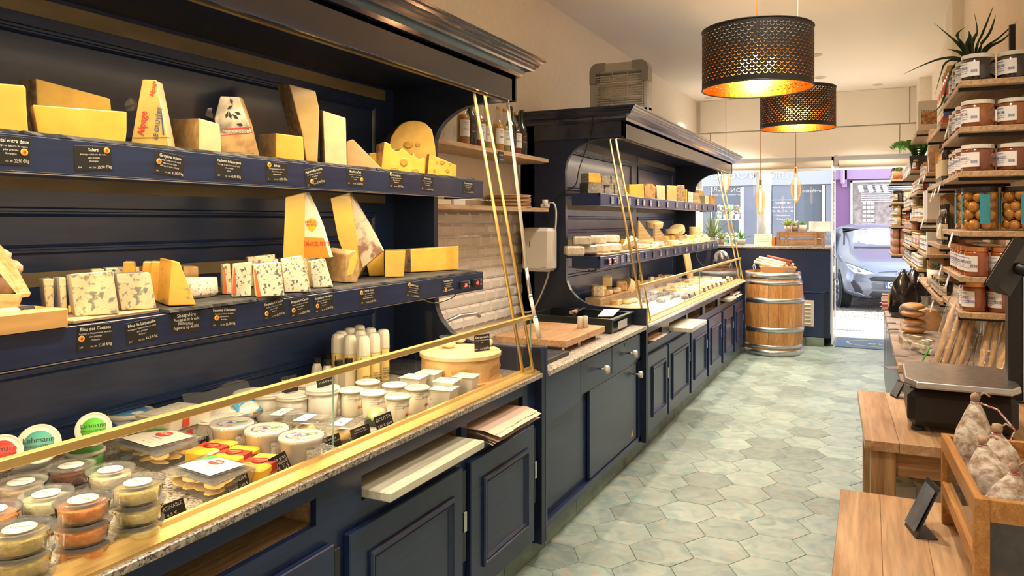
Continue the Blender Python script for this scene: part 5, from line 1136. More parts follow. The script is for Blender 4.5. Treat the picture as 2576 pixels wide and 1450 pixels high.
# garofalo buckets
for i, (px, py, lb) in enumerate(((925,959,'back left'), (993,966,'back right'), (882,979,'left'), (939,986,'middle'), (1050,973,'right'), (1001,995,'front'))):
    h = .098; p = PZ(px, py, ZC+h); r = .045; t = thing('mozzarella_bucket', lb+' white mozzarella bucket with a foil lid', 'bucket', (p.x, p.y, ZC), 0, 'white mozzarella buckets')
    q = G(); q.lathe([(r*.78,0),(r*.80,.003),(r*.95,h*.93)], 28); part('bucket', q, CREAM, t)
    q = G(); q.lathe([(r*.96,h*.90),(r*1.08,h*.93),(r*1.10,h*.965),(r*1.0,h),(.0001,h*1.0)], 28, wob=lambda a, z: 1+.012*math.sin(13*a)); part('foil_lid', q, WHITE, t)
    q = G(); T = TR((0,0,h+.0008)) @ Matrix.Rotation(.45, 4, 'Z'); q.text('MOZZARELLA', r*.18, T @ TR((0,r*.1,0)), bold=.02); q.text('DI BUFALA', r*.24, T @ TR((0,-r*.2,0)), bold=.02)
    for an, tx, s, zz in ((-.15,'garofalo',.012,.060),(.55,'BUFALA',.012,.078),(.55,'CAMPANA',.008,.068),(-.8,'Ingredienti: latte',.005,.075),(-.8,'di bufala, sale, caglio',.005,.066),(-.8,'conservare a +4 C',.005,.057)):
        rr = r*(.80+.15*zz/h)+.0012; q.text(tx, s, frame((rr*math.cos(an), rr*math.sin(an), zz), (-math.sin(an), math.cos(an), 0), (0,0,1)))
    part('lettering', q, INK, t)
    for an, m in ((-.05, mat('red green stamp', (.55,.12,.06), .5)), (.25, SEAL)):
        rr = r*.86+.0018; q = G(); q.lathe([(.0065,0),(.0001,.0004)], 14, T=frame((rr*math.cos(an),rr*math.sin(an),.034),(-math.sin(an),math.cos(an),0),(0,0,1))); part('stamp', q, m, t)
# burrata square packs
LIDP = mat('pale green picture lid', (.78,.80,.74), .35, nscale=14, col2=(.30,.55,.45), contrast=(.42,.5), coat=.4)
for i, (px, py, lb, h) in enumerate(((1080,937,'back left',.075), (1041,948,'far left',.075), (1173,946,'back right',.075), (1124,958,'middle',.075), (1117,977,'front low',.06))):
    p = PZ(px, py, ZC+h); w = .044; t = thing('burrata_pack', lb+' square burrata pack with a pale green lid', 'pack', (p.x, p.y, ZC), .15, 'square burrata packs')
    q = G(); q.ext([(-w*.75,-w*.75,0),(w*.75,-w*.75,0),(w*.75,w*.75,0),(-w*.75,w*.75,0)], [(-w,-w,h),(w,-w,h),(w,w,h),(-w,w,h)]); part('cup', q, WHITE, t)
    q = G(); q.box(-w*1.12,w*1.12,-w*1.12,w*1.12,h,h+.002,b=.0005); q.text('BURRATA', .013, TR((0,.01,h+.0026)) @ Matrix.Rotation(.9,4,'Z'), m=1); part('lid', q, [LIDP, INK], t)
# small carton pack next to the ricotta card
p = PZ(948, 1030, ZC+.05); t = thing('snack_pack', 'small green and pink film pack behind the ricotta card', 'pack', (p.x, p.y, ZC), .3)
q = G(); q.ball((0,0,.028), .045, 12, sq=(.7,1.2,.6), jit=.04); part('pack', q, mat('green pink print', (.75,.55,.50), .3, coat=.6, nscale=18, col2=(.25,.45,.05)), t); q = G(); q.box(-.03,.03,-.05,.05,0,.03,b=.003); part('tray', q, mat('dark green carton', (.03,.05,.02), .5), t)
# plain white cream tubs
def ctub(label, px, py, r, h): 
    p = PZ(px, py, ZC+h); t = thing('cream_tub', label, 'tub', (p.x, p.y, ZC), 0, 'plain white cream tubs')
    q = G(); q.lathe([(r*.80,0),(r*.83,.004),(r*.95,h*.85)], 28); part('tub', q, WHITE, t); q = G(); q.lathe([(r*.97,h*.80),(r*1.03,h*.83),(r*1.03,h*.88),(r*.98,h*.90),(r*1.02,h*.93),(r*1.0,h*.98),(r*.92,h*.96),(.0001,h*.96)], 30); part('lid', q, WHITE, t); return p
ctub('left plain white cream tub carrying a price card', 736, 990, .062, .095); ctub('right plain white cream tub carrying a price card', 812, 973, .062, .115); ctub('plain white cream tub behind the left one', 676, 985, .060, .10); ctub('plain white cream tub behind the card of the right one', 775, 962, .060, .10)
flat_tub('large white lidded tub at the back left of the cream tubs', 640, 985, 52, .09, WHITE)
# milk bottles
GL = mat('milk white bottle', (.80,.76,.64), .2, coat=.5)
for i, (px, py, lb) in enumerate(((827,896,'back left'), (854,897,'back middle'), (797,905,'left'), (824,910,'front'), (852,911,'front middle'), (877,906,'right'))):
    h = .135; p = PZ(px, py-4, ZC+h); r = .024; t = thing('yoghurt_bottle', lb+' small white bottle with a black cap', 'bottle', (p.x, p.y, ZC), 0, 'small white bottles with black caps')
    q = G(); q.lathe([(r*.9,0),(r,.004),(r,h*.55),(r*.9,h*.70),(r*.62,h*.82),(r*.62,h*.86)], 18); part('bottle', q, GL, t)
    q = G(); q.lathe([(r*.72,h*.84),(r*.72,h*.995),(r*.66,h),(.0001,h)], 18, smooth=False); part('cap', q, BLACK, t)
p = PZ(868, 925, ZC+.10); q = G(); q.box(-.035,.035,-.05,.05,0,.10,b=.008); solo('milk_carton', 'plain cream coloured block carton in front of the whipped cream cans', 'carton', q, CREAM, (p.x, p.y, ZC), .2)
# whipped cream cans
CANY = mat('yellow can', (.80,.62,.24), .25, coat=.6)
cans = [((880,828),'middle back'), ((904,821),'rear'), ((932,828),'right rear'), ((858,836),'left rear'), ((905,833),'centre'), ((964,832),'right end'), ((850,842),'left front'), ((880,845),'second front'), ((914,848),'third front'), ((940,841),'fourth front')]
for (px, py), lb in cans:
    h = .235; p = PZ(px, py-4, ZC+h); r = .0285; t = thing('cream_can', lb+' whipped cream can with a fluted white cap', 'can', (p.x, p.y, ZC), 0, 'whipped cream cans')
    q = G(); q.lathe([(r*.95,0),(r,.004),(r,h*.62),(r*.96,h*.64)], 22); part('can', q, CANY, t)
    q = G(); q.lathe([(r*1.0,h*.625),(r*1.03,h*.64),(r*.98,h*.66),(r*.95,h*.90),(r*.80,h*.97),(r*.45,h*.995),(.0001,h*.985)], 40, wob=lambda a, z: 1+(.07*abs(math.sin(5*a)) if z > h*.65 else 0)); part('cap', q, WHITE, t)
    q = G()
    for an, tx, s, zz in ((-.25,'CRÈME',.017,.030),(-.25,'FOUETTÉE',.012,.016),(-.3,'Recette au lait',.008,.058),(-.3,'Isigny Sainte',.009,.048)): q.text(tx, s, frame(((r+.0008)*math.cos(an),(r+.0008)*math.sin(an),zz),(-math.sin(an),math.cos(an),0),(0,0,1)), bold=.015, width=.045)
    q.lathe([(r*1.006,.10),(r*1.006,.14)], 2, ang=.12, T=RZ(-1.3)); part('lettering', q, INK, t)
# gorgonzola wooden box
p = PZ(1178, 877, ZC+.135); wbx = thing('round_wooden_box', 'large round wooden cheese box with a lid at the end of the near counter', 'wooden box', (p.x-.01, p.y-.055, ZC)); R = .188
q = G(); q.lathe([(R*.97,.0),(R*1.03,.0),(R*1.03,.012),(R*.96,.014),(R*.955,.115)], 48, smooth=False); part('box', q, mat('smooth wood', (.72,.46,.19), .45, noise=.12, nscale=6, stretch=(1,1,3)), wbx)
q = G(); q.lathe([(R*.97,.113),(R,.115),(R,.130),(R*.97,.135),(.0001,.135)], 48, smooth=False); part('lid', q, mat('pale wood lid', (.74,.52,.27), .5, noise=.12, nscale=5), wbx)
q = G()
for an, s in ((-1.0,1),(.05,1)):
    q.text('ANGELO', .026, frame((R*.962*math.cos(an),R*.962*math.sin(an),.062),(-math.sin(an),math.cos(an),0),(0,0,1)), bold=.02); q.text('BARUFFALDI', .022, frame((R*.962*math.cos(an),R*.962*math.sin(an),.038),(-math.sin(an),math.cos(an),0),(0,0,1)), bold=.02)
part('branding', q, mat('burnt mark', (.62,.32,.10), .6), wbx)
CRM = mat('soft cheese', (.82,.70,.42), .4, noise=.1, nscale=30, bump=.5, sss=.1)
for i, (px, py, lb) in enumerate(((1128,846,'left'), (1155,835,'back'), (1224,842,'right'))):
    h = .055; p2 = PZ(px, py, ZC+.136+h); r = .044; t = thing('plastic_bowl', lb+' clear plastic bowl of soft white cheese on the round wooden box', 'bowl', (p2.x, p2.y, ZC+.1355), 0, 'clear bowls on the wooden box')
    q = G(); q.lathe([(r*.68,0),(r*.70,.002),(r*.92,h*.92),(r*1.02,h*.93),(r*1.02,h),(r*.94,h*.97)], 24, cap=False); part('bowl', q, CLEARP, t)
    q = G(); q.ball((0,0,h*.36), r*.78, 12, sq=(1,1,.55), jit=.06); part('cheese', q, CRM, t)
slate('slate slab in the back corner behind the round wooden box', 2.93, 3.25, ZC+.0003, -1.95, .30)
# slate price cards on the counter
CN = ' standing on the near counter'
card('Gorgonzola', [(1191,845),(1224,841),(1240,880),(1196,885)], ('fromage au lait cru de vache','Italie'), None, '24,60', '280', where=' leaning on the bowls of the round wooden box', zcard=ZC+.137)
card('TARTINABLE', [(386,1279),(459,1254),(474,1297),(403,1327)], ('4,5 €',), where=CN, zcard=ZC, hand=True)
card('Tortellini 6,20 €', [(561,1213),(620,1190),(634,1229),(576,1252)], ('Ravioli 7,60 €',), where=CN, zcard=ZC, hand=True)
card('Foie gras', [(673,1158),(715,1135),(739,1185),(698,1206)], ('Barthouil','180g : 32 €','300g : 44 €'), where=CN, zcard=ZC, hand=True)
card('Brocciu', [(801,1108),(850,1091),(866,1133),(819,1152)], ('fromage de brebis AOP','Corse'), (-.28,-.32), '31,90', '', where=CN, zcard=ZC)
card('Scamorza', [(878,1083),(927,1066),(936,1100),(890,1119)], ('fumée au bois de hêtre',), None, '28,50', '', where=CN, zcard=ZC)
card('RICOTTA', [(941,1050),(981,1037),(995,1075),(951,1097)], ('3,80 € pièce',), where=CN, zcard=ZC, hand=True)
card('Burrata', [(1163,970),(1192,962),(1199,986),(1171,999)], ('4,65 €',), where=CN, zcard=ZC, hand=True)
card('5,00 €', [(497,1104),(523,1097),(530,1115),(500,1124)], ('pièce',), where=CN, zcard=ZC, hand=True)
card('Fr. battue', [(704,950),(742,945),(755,981),(712,992)], ('2,50 €',), where=' on the left cream tub', zcard=ZC+.097, hand=True)
card('Crème crue', [(793,951),(833,940),(845,965),(800,977)], ('13,90 € le kg',), where=' on the right cream tub', zcard=ZC+.117, hand=True)
# ================================================================ far case: cheeses
PAPER = mat('waxed cheese paper', (.70,.62,.48), .35, coat=.5, noise=.2, nscale=25, bump=.5)
BOXW = mat('spruce box', (.70,.52,.28), .55, noise=.15, nscale=12)
ASH = mat('ash rind', (.30,.29,.26), .8, noise=.5, nscale=60, bump=.4); GOAT = mat('goat cheese rind', (.74,.62,.42), .7, noise=.3, nscale=50, bump=.4); BLOOM = mat('white bloom rind', (.80,.74,.62), .7, noise=.15, nscale=40, bump=.3)
TAN = mat('washed rind', (.62,.36,.14), .5, noise=.35, nscale=30, bump=.4, coat=.3)
WIRE = mat('ridged straw', (.55,.40,.20), .7, nscale=70, col2=(.30,.20,.09), stretch=(.1,.1,2))
_pro = {}
def proto(key, q, m):
    if key not in _pro: _pro[key] = q().mesh(key, m)
    return _pro[key]
def _blk(w, d, h, b): 
    def f(): q = G(); q.box(-w/2,w/2,-d/2,d/2,0,h,b=b); return q
    return f
def _cyl(r, h, n=18, e=.12):
    def f(): q = G(); q.lathe([(r*(1-e),0),(r,h*e*1.2),(r,h*(1-e*1.2)),(r*(1-e),h),(.0001,h)], n); return q
    return f
def _boxr(r, h):
    def f(): q = G(); q.lathe([(r*.96,0),(r*.96,h*.45),(r,h*.45),(r,h),(r*.95,h*1.0),(.0001,h*.99)], 20, smooth=False); return q
    return f
def _wed(r, h):
    def f(): q = G(); q.ext([(0,0,0),(r,-r*.38,0),(r*1.06,0,0),(r,r*.38,0)], (0,0,h)); return q
    return f
def _tri(w, h, d):
    def f(): q = G(); q.ext([(0,-w/2,0),(0,w/2,0),(0,-w/2,h)], (-d,0,0)); return q
    return f
KIND = {'wrapped': ('cheese', _blk(.13,.17,.065,.011), PAPER, .065, 'paper wrapped cheese block'), 'crottin': ('cheese', _cyl(.034,.035), GOAT, .035, 'small round goat cheese'), 'ash': ('cheese', _cyl(.038,.032), ASH, .032, 'grey ash coated round cheese'),
  'bloom': ('cheese', _cyl(.05,.03,20,.2), BLOOM, .03, 'white rinded round cheese'), 'box': ('cheese_box', _boxr(.058,.036), BOXW, .036, 'round spruce cheese box'), 'brick': ('cheese', _blk(.07,.12,.045,.008), TAN, .045, 'orange rinded brick cheese'),
  'block': ('cheese_block', _blk(.09,.09,.08,.010), YEL, .08, 'yellow cheese block'), 'dark': ('cheese_block', _blk(.10,.12,.075,.012), RINDG, .075, 'dark rinded cheese block'), 'wedge': ('cheese_wedge', _wed(.11,.045), CREAMC, .045, 'flat cream cheese wedge'),
  'log': ('cheese', _cyl(.028,.12), ASH, .12, 'grey log cheese'), 'pyr': ('cheese', lambda: G().lathe([(.042,0),(.022,.055),(.0001,.055)], 4, smooth=False), GOAT, .055, 'small cut pyramid goat cheese'), 'tri': ('cheese_box', _tri(.20,.14,.03), WIRE, .14, 'upright ridged triangular cheese tray')}
def piece(kind, x, y, z, rz, label, group, rot=None, s=1, m=None):
    nm, q, mm, h, d = KIND[kind]; me = proto(kind, q, mm)
    if m is not None:
        key = kind+m.name
        if key not in _pro: c = me.copy(); c.materials[0] = m; _pro[key] = c
        me = _pro[key]
    o = part(nm, me, None); o.location = (x, y, z); o.rotation_euler = rot or (0,0,rz); o.scale = (s,)*3 if not isinstance(s, tuple) else s
    return tag(o, label, 'cheese' if nm != 'cheese_box' else 'cheese box', group)
def at(px, X): return PX(px, 500, X).y
# upper shelf
U = 1.8525
items = [([(1480,460),(1519,460),(1521,484),(1479,482)],'dark',0), ([(1521,462),(1543,463),(1544,486),(1521,485)],'dark',0), ([(1546,463),(1574,466),(1575,488),(1546,486)],'dark',0)]
FU = ', far upper shelf'
r = cut('cheese_block', 'first dark rinded block of the bottom layer'+FU, 'cheese', [(1479,460),(1518,459),(1521,484),(1479,484)], X=-1.90, zb=U, a=.5, t=.10, mats=RINDG, group='dark rinded stack')
r = cut('cheese_block', 'second dark rinded block of the bottom layer'+FU, 'cheese', [(1522,462),(1543,463),(1545,486),(1522,486)], X=-1.90, zb=U, a=.5, t=.10, mats=RINDG, group='dark rinded stack')
r = cut('cheese_block', 'third dark rinded block of the bottom layer'+FU, 'cheese', [(1547,464),(1572,467),(1573,489),(1547,487)], X=-1.90, zb=U, a=.5, t=.10, mats=RINDG, group='dark rinded stack')
zz = U+.083
r = cut('cheese_block', 'yellow faced block on top of the dark stack'+FU, 'cheese', [(1481,435),(1510,436),(1514,459),(1481,460)], X=-1.91, zb=zz, a=.5, t=.09, mats=[YEL, RINDG], snap=.03)
r = cut('cheese_block', 'dark block right of the yellow faced one on top'+FU, 'cheese', [(1514,443),(1535,442),(1537,462),(1514,461)], X=-1.91, zb=zz, a=.5, t=.09, mats=RINDG, group='dark rinded stack')
r = cut('cheese_block', 'last dark block on top of the stack by the brass bar'+FU, 'cheese', [(1539,443),(1560,445),(1572,464),(1539,463)], X=-1.91, zb=zz, a=.5, t=.09, mats=RINDG, group='dark rinded stack')
lst = [([(1570,473),(1588,491),(1570,490)],PALE,'small pale triangular piece'), ([(1583,464),(1619,463),(1621,492),(1583,491)],YEL,'yellow cheese in a clear box'), ([(1622,470),(1630,463),(1642,463),(1650,470),(1648,494),(1624,493)],TAN,'orange round backed piece'), ([(1651,466),(1673,468),(1673,497),(1653,495)],CREAMC,'cream block'),
  ([(1677,466),(1702,468),(1702,500),(1678,498)],PALE,'pale yellow block'), ([(1703,465),(1722,466),(1724,503),(1704,500)],RIND,'tall mottled brown block'), ([(1725,476),(1729,477),(1729,502),(1725,502)],GOLD,'thin golden slice'), ([(1731,482),(1744,484),(1744,506),(1731,504)],BLUE2,'small blue veined block'),
  ([(1745,485),(1757,485),(1765,508),(1745,506)],WIRE,'ridged stack of thin cheeses'), ([(1758,479),(1771,481),(1772,509),(1759,507)],PALE,'pale square block behind the ridged stack'), ([(1774,492),(1784,493),(1784,510),(1774,509)],CREAMC,'little cream block'), ([(1785,491),(1799,492),(1801,511),(1785,510)],TAN,'brown wrapped block at the far end')]
for i, (pxs, m, lb) in enumerate(lst): cut('cheese_block', lb+FU, 'cheese', pxs, X=-1.87 if i != 9 else -2.0, zb=U, a=.5, t=.10, sh=(-6,0) if i in (3,4,5,7) else None, mats=[m, RINDL] if i in (3,4,5) else m, group='mixed pieces on the far upper shelf')
for i in range(14):
    y = 5.9+i*.25; piece(random.choice(['block','dark','wedge','brick']), -2.12, y, U, random.uniform(-.4,.4), ORD[i]+' cheese piece along the back row'+FU, 'back row on the far upper shelf', s=random.uniform(.9,1.15))
# lower shelf: trays and rows
q = G(); q.box(-.45,.0,-2.12,2.12,0,.012,b=.002); solo('wooden_tray', 'long thin wooden tray under the cheeses on the far lower shelf', 'tray', q, OAK, (-1.80, 7.35, 1.3922))
Lz = 1.4045; FL = ', far lower shelf'
for i, px in enumerate((1444,1478,1511)): piece('wrapped', -1.93, at(px,-1.93), Lz, .5, ORD[i]+' wrapped block of the bottom layer'+FL, 'wrapped blocks on the far lower shelf', s=(1,1.05,1))
for i, px in enumerate((1463,1502,1536)): piece('wrapped', -1.96, at(px,-1.96), Lz+.065, .45, ORD[i]+' wrapped block of the top layer'+FL, 'wrapped blocks on the far lower shelf')
piece('wrapped', -1.90, at(1539,-1.90), Lz, .5, 'fourth wrapped block of the bottom layer'+FL, 'wrapped blocks on the far lower shelf')
for i, px in enumerate((1568,1580)): piece('wedge', -1.92, at(px,-1.92), Lz, 1.2+i*.2, ('left','right')[i]+' leaning wrapped wedge by the brass bar'+FL, 'wedges on the far lower shelf', rot=(.5,-.7,.9+i*.2), m=PAPER)
for i, (px, pt) in enumerate(((1606,589),(1648,600))):
    r = cut('cheese_tray', ('left','right')[i]+' upright ridged triangular cheese tray'+FL, 'cheese tray', [(px,556+i*9),(px+3,556+i*9),(px+37,pt-1),(px,pt)], X=-1.97+.06*i, zb=Lz+.03+(.0 if i else .04), a=.5, t=.03, mats=WIRE, group='triangular cheese trays', snap=.02)
q = G(); q.box(-.06,.06,-.20,.20,0,.032,b=.003); solo('wooden_tray', 'small pale wooden tray under the left triangular tray', 'tray', q, BOXW, (-1.97, at(1622,-1.97), Lz+.036), .1)
row = ['brick','bloom','crottin','log','bloom','brick','pyr','crottin','wedge','bloom','brick','crottin','bloom','wedge','brick','pyr','block','brick','box','block','wedge','bloom','block','brick']
for i in range(24):
    y = 6.42+i*.125; k = row[i]
    piece(k, -1.88, y, Lz, random.uniform(-.5,.5), KIND[k][4]+', '+ORD[i]+' along the front row'+FL, 'front row on the far lower shelf', rot=(PI/2,0,random.uniform(0,1)) if k == 'log' else None, m=random.choice([None,PAPER,CREAMC]))
for i in range(20):
    y = 6.6+i*.14; k = random.choice(['box','block','box','wrapped','block']); n = 0
    piece(k, -2.06, y, Lz, random.uniform(-.4,.4), KIND[k][4]+', '+ORD[i]+' along the back row'+FL, 'back row on the far lower shelf')
    if k == 'box': piece('box', -2.06, y, Lz+.0365, 0, 'box stacked on the '+ORD[i]+' back row box'+FL, 'back row on the far lower shelf')
for i, (px, py, rot, s) in enumerate(((1646,567,(.15,.1,0),1.5),(1705,580,(.5,-.3,.4),1.5),(1690,583,(0,0,0),1.3))):
    p = PX(px, py, -2.0); piece('box', p.x, p.y, p.z-.02, 0, ORD[i]+' loose round spruce box lying on top of the pile'+FL, 'round boxes on the far lower shelf', rot=rot, s=s)
# counter: tray of blocks near the opening
q = G(); q.box(-.30,.30,-.28,.28,0,.012,b=.003); solo('wooden_tray', 'pale wooden tray of yellow blocks at the near end of the far counter', 'tray', q, PINE, (-1.85, 5.72, .93), .35)
q = G(); q.box(-.26,.26,-.24,.24,0,.011); solo('tray_riser', 'dark riser under the wooden tray of yellow blocks', 'riser', q, BLACK, (-1.85, 5.72, .9185), .35)
tz = .9435; FC = ', near tray of the far counter'
for i, (px, py, k, s, m) in enumerate(((1500,752,'block',1.2,PALE),(1527,742,'block',1.0,CREAMC),(1470,748,'wedge',1.2,TAN),(1488,742,'brick',1.0,RINDL),(1535,733,'block',1.3,YEL),(1556,740,'brick',1.2,TAN),(1553,728,'brick',1.3,RINDL),(1575,735,'wedge',1.0,PALE),(1522,722,'block',1.3,PALE))):
    p = PZ(px, py, tz+(.08 if i == 8 else 0)); piece(k, p.x, p.y, p.z, .5, ORD[i]+' cheese from the front'+FC+', '+['beige','ivory','brown','tan','yellow','rusty','ridged','pale','upper'][i], 'blocks on the near tray', s=s, m=m)
p = PZ(1504, 733, tz+.07); piece('brick', p.x, p.y, p.z, 1.2, 'cut log piece on top of the blocks'+FC, 'blocks on the near tray', s=1.2, m=YEL)
p = PZ(1580,730,.98); piece('box', p.x, p.y, p.z, 0, 'large round spruce box leaning by the brass bar on the far counter', 'round boxes on the far counter', rot=(.3,-1.0,.5), s=1.9)
for i, (px, py) in enumerate(((1550,768),(1575,764),(1590,760))): p = PZ(px, py, .9185); piece('brick' if i == 0 else 'bloom', p.x, p.y, .9185, .3*i, ORD[i]+' small cheese below the near tray edge of the far counter', 'small cheeses by the brass bar', s=1.1, m=[TAN,PALE,CREAMC][i])
# rows of small cheeses on the marble
cnt = 0
for j, X in enumerate((-1.60,-1.73,-1.86,-1.99)):
    for i in range(26):
        y = 6.55+i*.112+(.05 if j % 2 else 0)
        if y > 9.38: continue
        if y < 7.35: k = random.choice(['ash','ash','ash','bloom','log2'])
        else: k = random.choice(['crottin','crottin','bloom','pyr','brick','box' if j > 1 else 'crottin'])
        if k == 'log2': k = 'ash'
        if j == 0 and y < 6.9: continue
        piece(k, X+random.uniform(-.01,.01), y, .9185, random.uniform(0,3), f'{KIND[k][4]}, {ORD[i]} along the {["front","second","third","back"][j]} row of the far counter', f'small cheeses in the {["front","second","third","back"][j]} row', s=random.uniform(.95,1.15), m=random.choice([None,GOAT,CREAMC]) if y > 7.35 else None)
# raised wooden step behind
q = G(); q.box(-.07,.07,-1.4,1.4,0,.07,b=.003); solo('wooden_step', 'low wooden step along the back boards of the far counter', 'step', q, OAK, (-2.16, 7.4, .9187))
for i in range(20):
    y = 6.15+i*.13; k = ['block','brick','crottin','bloom','crottin'][i % 5] if i < 7 else random.choice(['crottin','bloom','crottin','pyr'])
    piece(k, -2.16, y, .9892, random.uniform(0,1), f'{KIND[k][4]}, {ORD[i]} on the raised wooden step', 'cheeses on the wooden step', s=1.1, m=random.choice([TAN,GOAT,RINDL]))
# leaning pine board, slicer, heart slate
q = G(); q.box(-.02,0,-.11,.11,0,.62,b=.004); o = solo('pine_board', 'long pine board leaning in the far corner of the far case', 'board', q, PINE, (-1.98, 9.0, .93)); o.rotation_euler = (.62, 0, .0)
ms = thing('meat_slicer', 'chrome slicer with a round blade seen through the far case opening', 'slicer', (-1.80, 9.95, 1.05))
q = G(); q.lathe([(.095,0),(.095,.004),(.0001,.008)], 28, T=TR((0,-.02,.12)) @ Matrix.Rotation(PI/2, 4, 'X')); part('blade', q, STEEL, ms); q = G(); q.box(-.12,.12,.0,.20,-.02,.10,b=.03); part('body', q, BLACK, ms); q = G(); q.tube([(.02,-.05,.20),(.10,-.06,.10)], .022, 10); part('handle', q, STEEL, ms)
q = G(); q.box(-.2,.2,-.15,.3,0,.11,b=.005); solo('slicer_stand', 'dark stand under the chrome slicer', 'stand', q, NAVYD, (-1.80,9.90,.918)) 
p = PX(1638, 680, -2.10); q = G(); q.ext([(0,-.05,-.09),(0,.05,-.09),(0,.05,.05),(0,.035,.08),(0,.0,.10),(0,-.035,.08),(0,-.05,.05)], (-.004,0,0)); q.text('Livarot', .03, frame((.001,0,.03),(0,1,0),(0,0,1)), m=1); q.text('3,90 €', .025, frame((.001,0,-.02),(0,1,0),(0,0,1)), m=1)
solo('slate_sign', 'small arched slate sign standing among the cheeses of the far counter', 'sign', q, [SLATE, CHALK], (-2.22, p.y, 1.085))
# price tags of the far case
TAGM = mat('grey glossy tag', (.10,.11,.14), .25, coat=.8)
def tags(z, lst, nm, tilt=0):
    for i, px in enumerate(lst):
        p = PX(px, 540, -1.7785); w, h = .075, .055; q = G(); q.box(0,.004,-w/2,w/2,-h/2,h/2,b=.0008)
        for k in range(3): q.text('fromage' if k else 'prix', .012, frame((.0045,0,.012-k*.016),(0,1,0),(0,0,1)), m=1)
        o = solo('price_tag', f'{ORD[i]} small grey price tag from the near end of the far {nm} shelf', 'price tag', q, [TAGM, CHALK], (-1.7785, p.y, z), group=f'price tags on the far {nm} shelf'); o.rotation_euler = (random.uniform(-.12,.12), 0, random.uniform(-.05,.12))
tags(1.806, (1540,1558,1583,1604,1620,1637,1656,1679,1702,1724,1735,1752,1768,1782,1797,1808), 'upper'); tags(1.350, (1552,1565,1580,1605,1625,1645,1662,1678,1698,1710,1727,1741,1755,1768,1780,1794,1806), 'lower')
for i in range(12):
    y = 6.7+i*.22; T = (-1.525, y, .9185); q = G(); q.ext([(0,-.03,0),(0,.03,0),(-.025,.03,.055),(-.025,-.03,.055)], (-.003,0,0)); q.text('4,50', .02, frame((-.009,0,.024),(0,1,0),(-.41,0,.91)), m=1)
    solo('price_card', f'{ORD[i]} little slate card from the near end along the far case glass', 'price card', q, [CARD, CHALK], T, random.uniform(-.3,.3), group='little slate cards along the far glass')

for i in range(4): piece('box', -1.93, at(1748,-1.93), Lz+i*.0435, 0, ORD[i]+' box from the bottom of the upright stack near the far end'+FL, 'stack of round boxes on the far lower shelf', s=1.2)
# ================================================================ right side
QR = .0125
def RX_(px, py, u):
    d = _ray(px, py); t = u/(d.x+QR*d.y); return EYE+d*t
RA = QR
STONE = mat('grey brown worktop', (.30,.23,.18), .6, noise=.35, nscale=14, bump=.15)
# long wall cabinet with worktop
wc = thing('wall_cabinet', 'navy cabinet row with white edged doors under the long worktop on the right', 'cabinet', (.365, 6.03, 0), RA)
q = G(); q.box(-.235,.265,-2.17,2.17,.10,.862); part('carcass', q, NAVY, wc); q = G(); q.box(-.20,.265,-2.17,2.17,0,.10); part('plinth', q, NAVYD, wc)
for k in range(5):
    y0 = -2.165+k*.866; q = G(); q.box(-.256,-.238,y0,y0+.85,.12,.845,b=.003); d = part('door', q, NAVY, wc)
    q = G(); q.box(-.258,-.236,y0+.851,y0+.861,.12,.845); part('white_edge', q, WHITE, wc)
for k in range(7):
    q = G(); q.box(-.28,.27,-2.18+k*.623,-2.18+(k+1)*.623-.004,.864,.899,b=.003); o = solo('worktop_slab', ORD[k]+' brown grey worktop slab from the near end on the right', 'worktop', q, STONE, (.365,6.03,.0), RA, group='worktop slabs on the right')
for i, (px, py) in enumerate(((2225,762),(2228,772),(2231,780),(2232,795),(2238,812),(2243,828),(2246,836),(2262,893),(2240,925))):
    p = PZ(px, py, .902); q = G(); q.ext([(-.04,-.03,0),(.04,-.03,0),(.04,.03,0),(-.04,.03,0)], (0,0,.002)); o = solo('price_holder', ORD[i]+' flat steel price holder from the far end along the worktop edge', 'price holder', q, STEEL, (max(p.x,.085-.0*i), p.y, .9015), .1*i-.3, group='steel price holders')
# shelves on black brackets
def xw(y, u): return u-QR*y
BK = mat('black metal', (.015,.015,.016), .45, .3)
shelfno = [0]
def wshelf2(y0, y1, z, u, lb, depth=None, t=.026):
    ym = (y0+y1)/2; x = xw(ym, u); dpt = depth or (.632-x); L = (y1-y0)/2
    sh = thing('wall_shelf', lb, 'shelf', (x, ym, z), RA, 'oak shelves on black brackets')
    q = G(); q.box(0,dpt,-L,L,-t,0,b=.003); part('board', q, OAK, sh)
    for s in (-1, 1):
        q = G(); yy = s*(L-.06); q.box(.0,dpt,yy-.012,yy+.012,-t-.014,-t-.001); q.box(.0,.006,yy-.012,yy+.012,-t-.014,-t*.3); part('bracket', q, BK, sh)
    return sh
SEC = {}
def sec(name, pxn, ys_u, u, y_f, depth=None):
    """shelf section: near front corner px column and list of photo heights of the board tops"""
    p = RX_(pxn, 500, u); out = []
    for i, py in enumerate(ys_u):
        z = RX_(pxn, py, u).z; out.append(z); wshelf2(p.y, y_f, z, u, f'{ORD[i]} oak shelf board from the top in the {name} shelf section on the right', depth)
    SEC[name] = (p.y, y_f, u, out); return p.y, out
U0 = .387
yA, zA = sec('nearest', 2415, (203,319,431,581,696,786), U0, 4.62)
yB, zB = sec('second', 2366, (310,455,616,757), U0, 5.66)
yC, zC = sec('third', 2331, (433,551,640,720), U0, 6.68)
yD, zD = sec('fourth', 2307, (329,480,549,619,676), U0, 7.75)
yE, zE = sec('fifth', 2290, (428,520,580,622,664), U0, 9.2)
yF, zF = sec('last', 2243, (451,509,568,640), .295, 10.55)
AMB = mat('amber jam', (.26,.075,.010), .12, coat=1, noise=.25, nscale=12); DKJ = mat('dark jam', (.014,.006,.004), .1, coat=1); REDJ = mat('red preserve', (.22,.02,.012), .15, coat=1); HON = mat('honey', (.28,.065,.010), .12, coat=1)
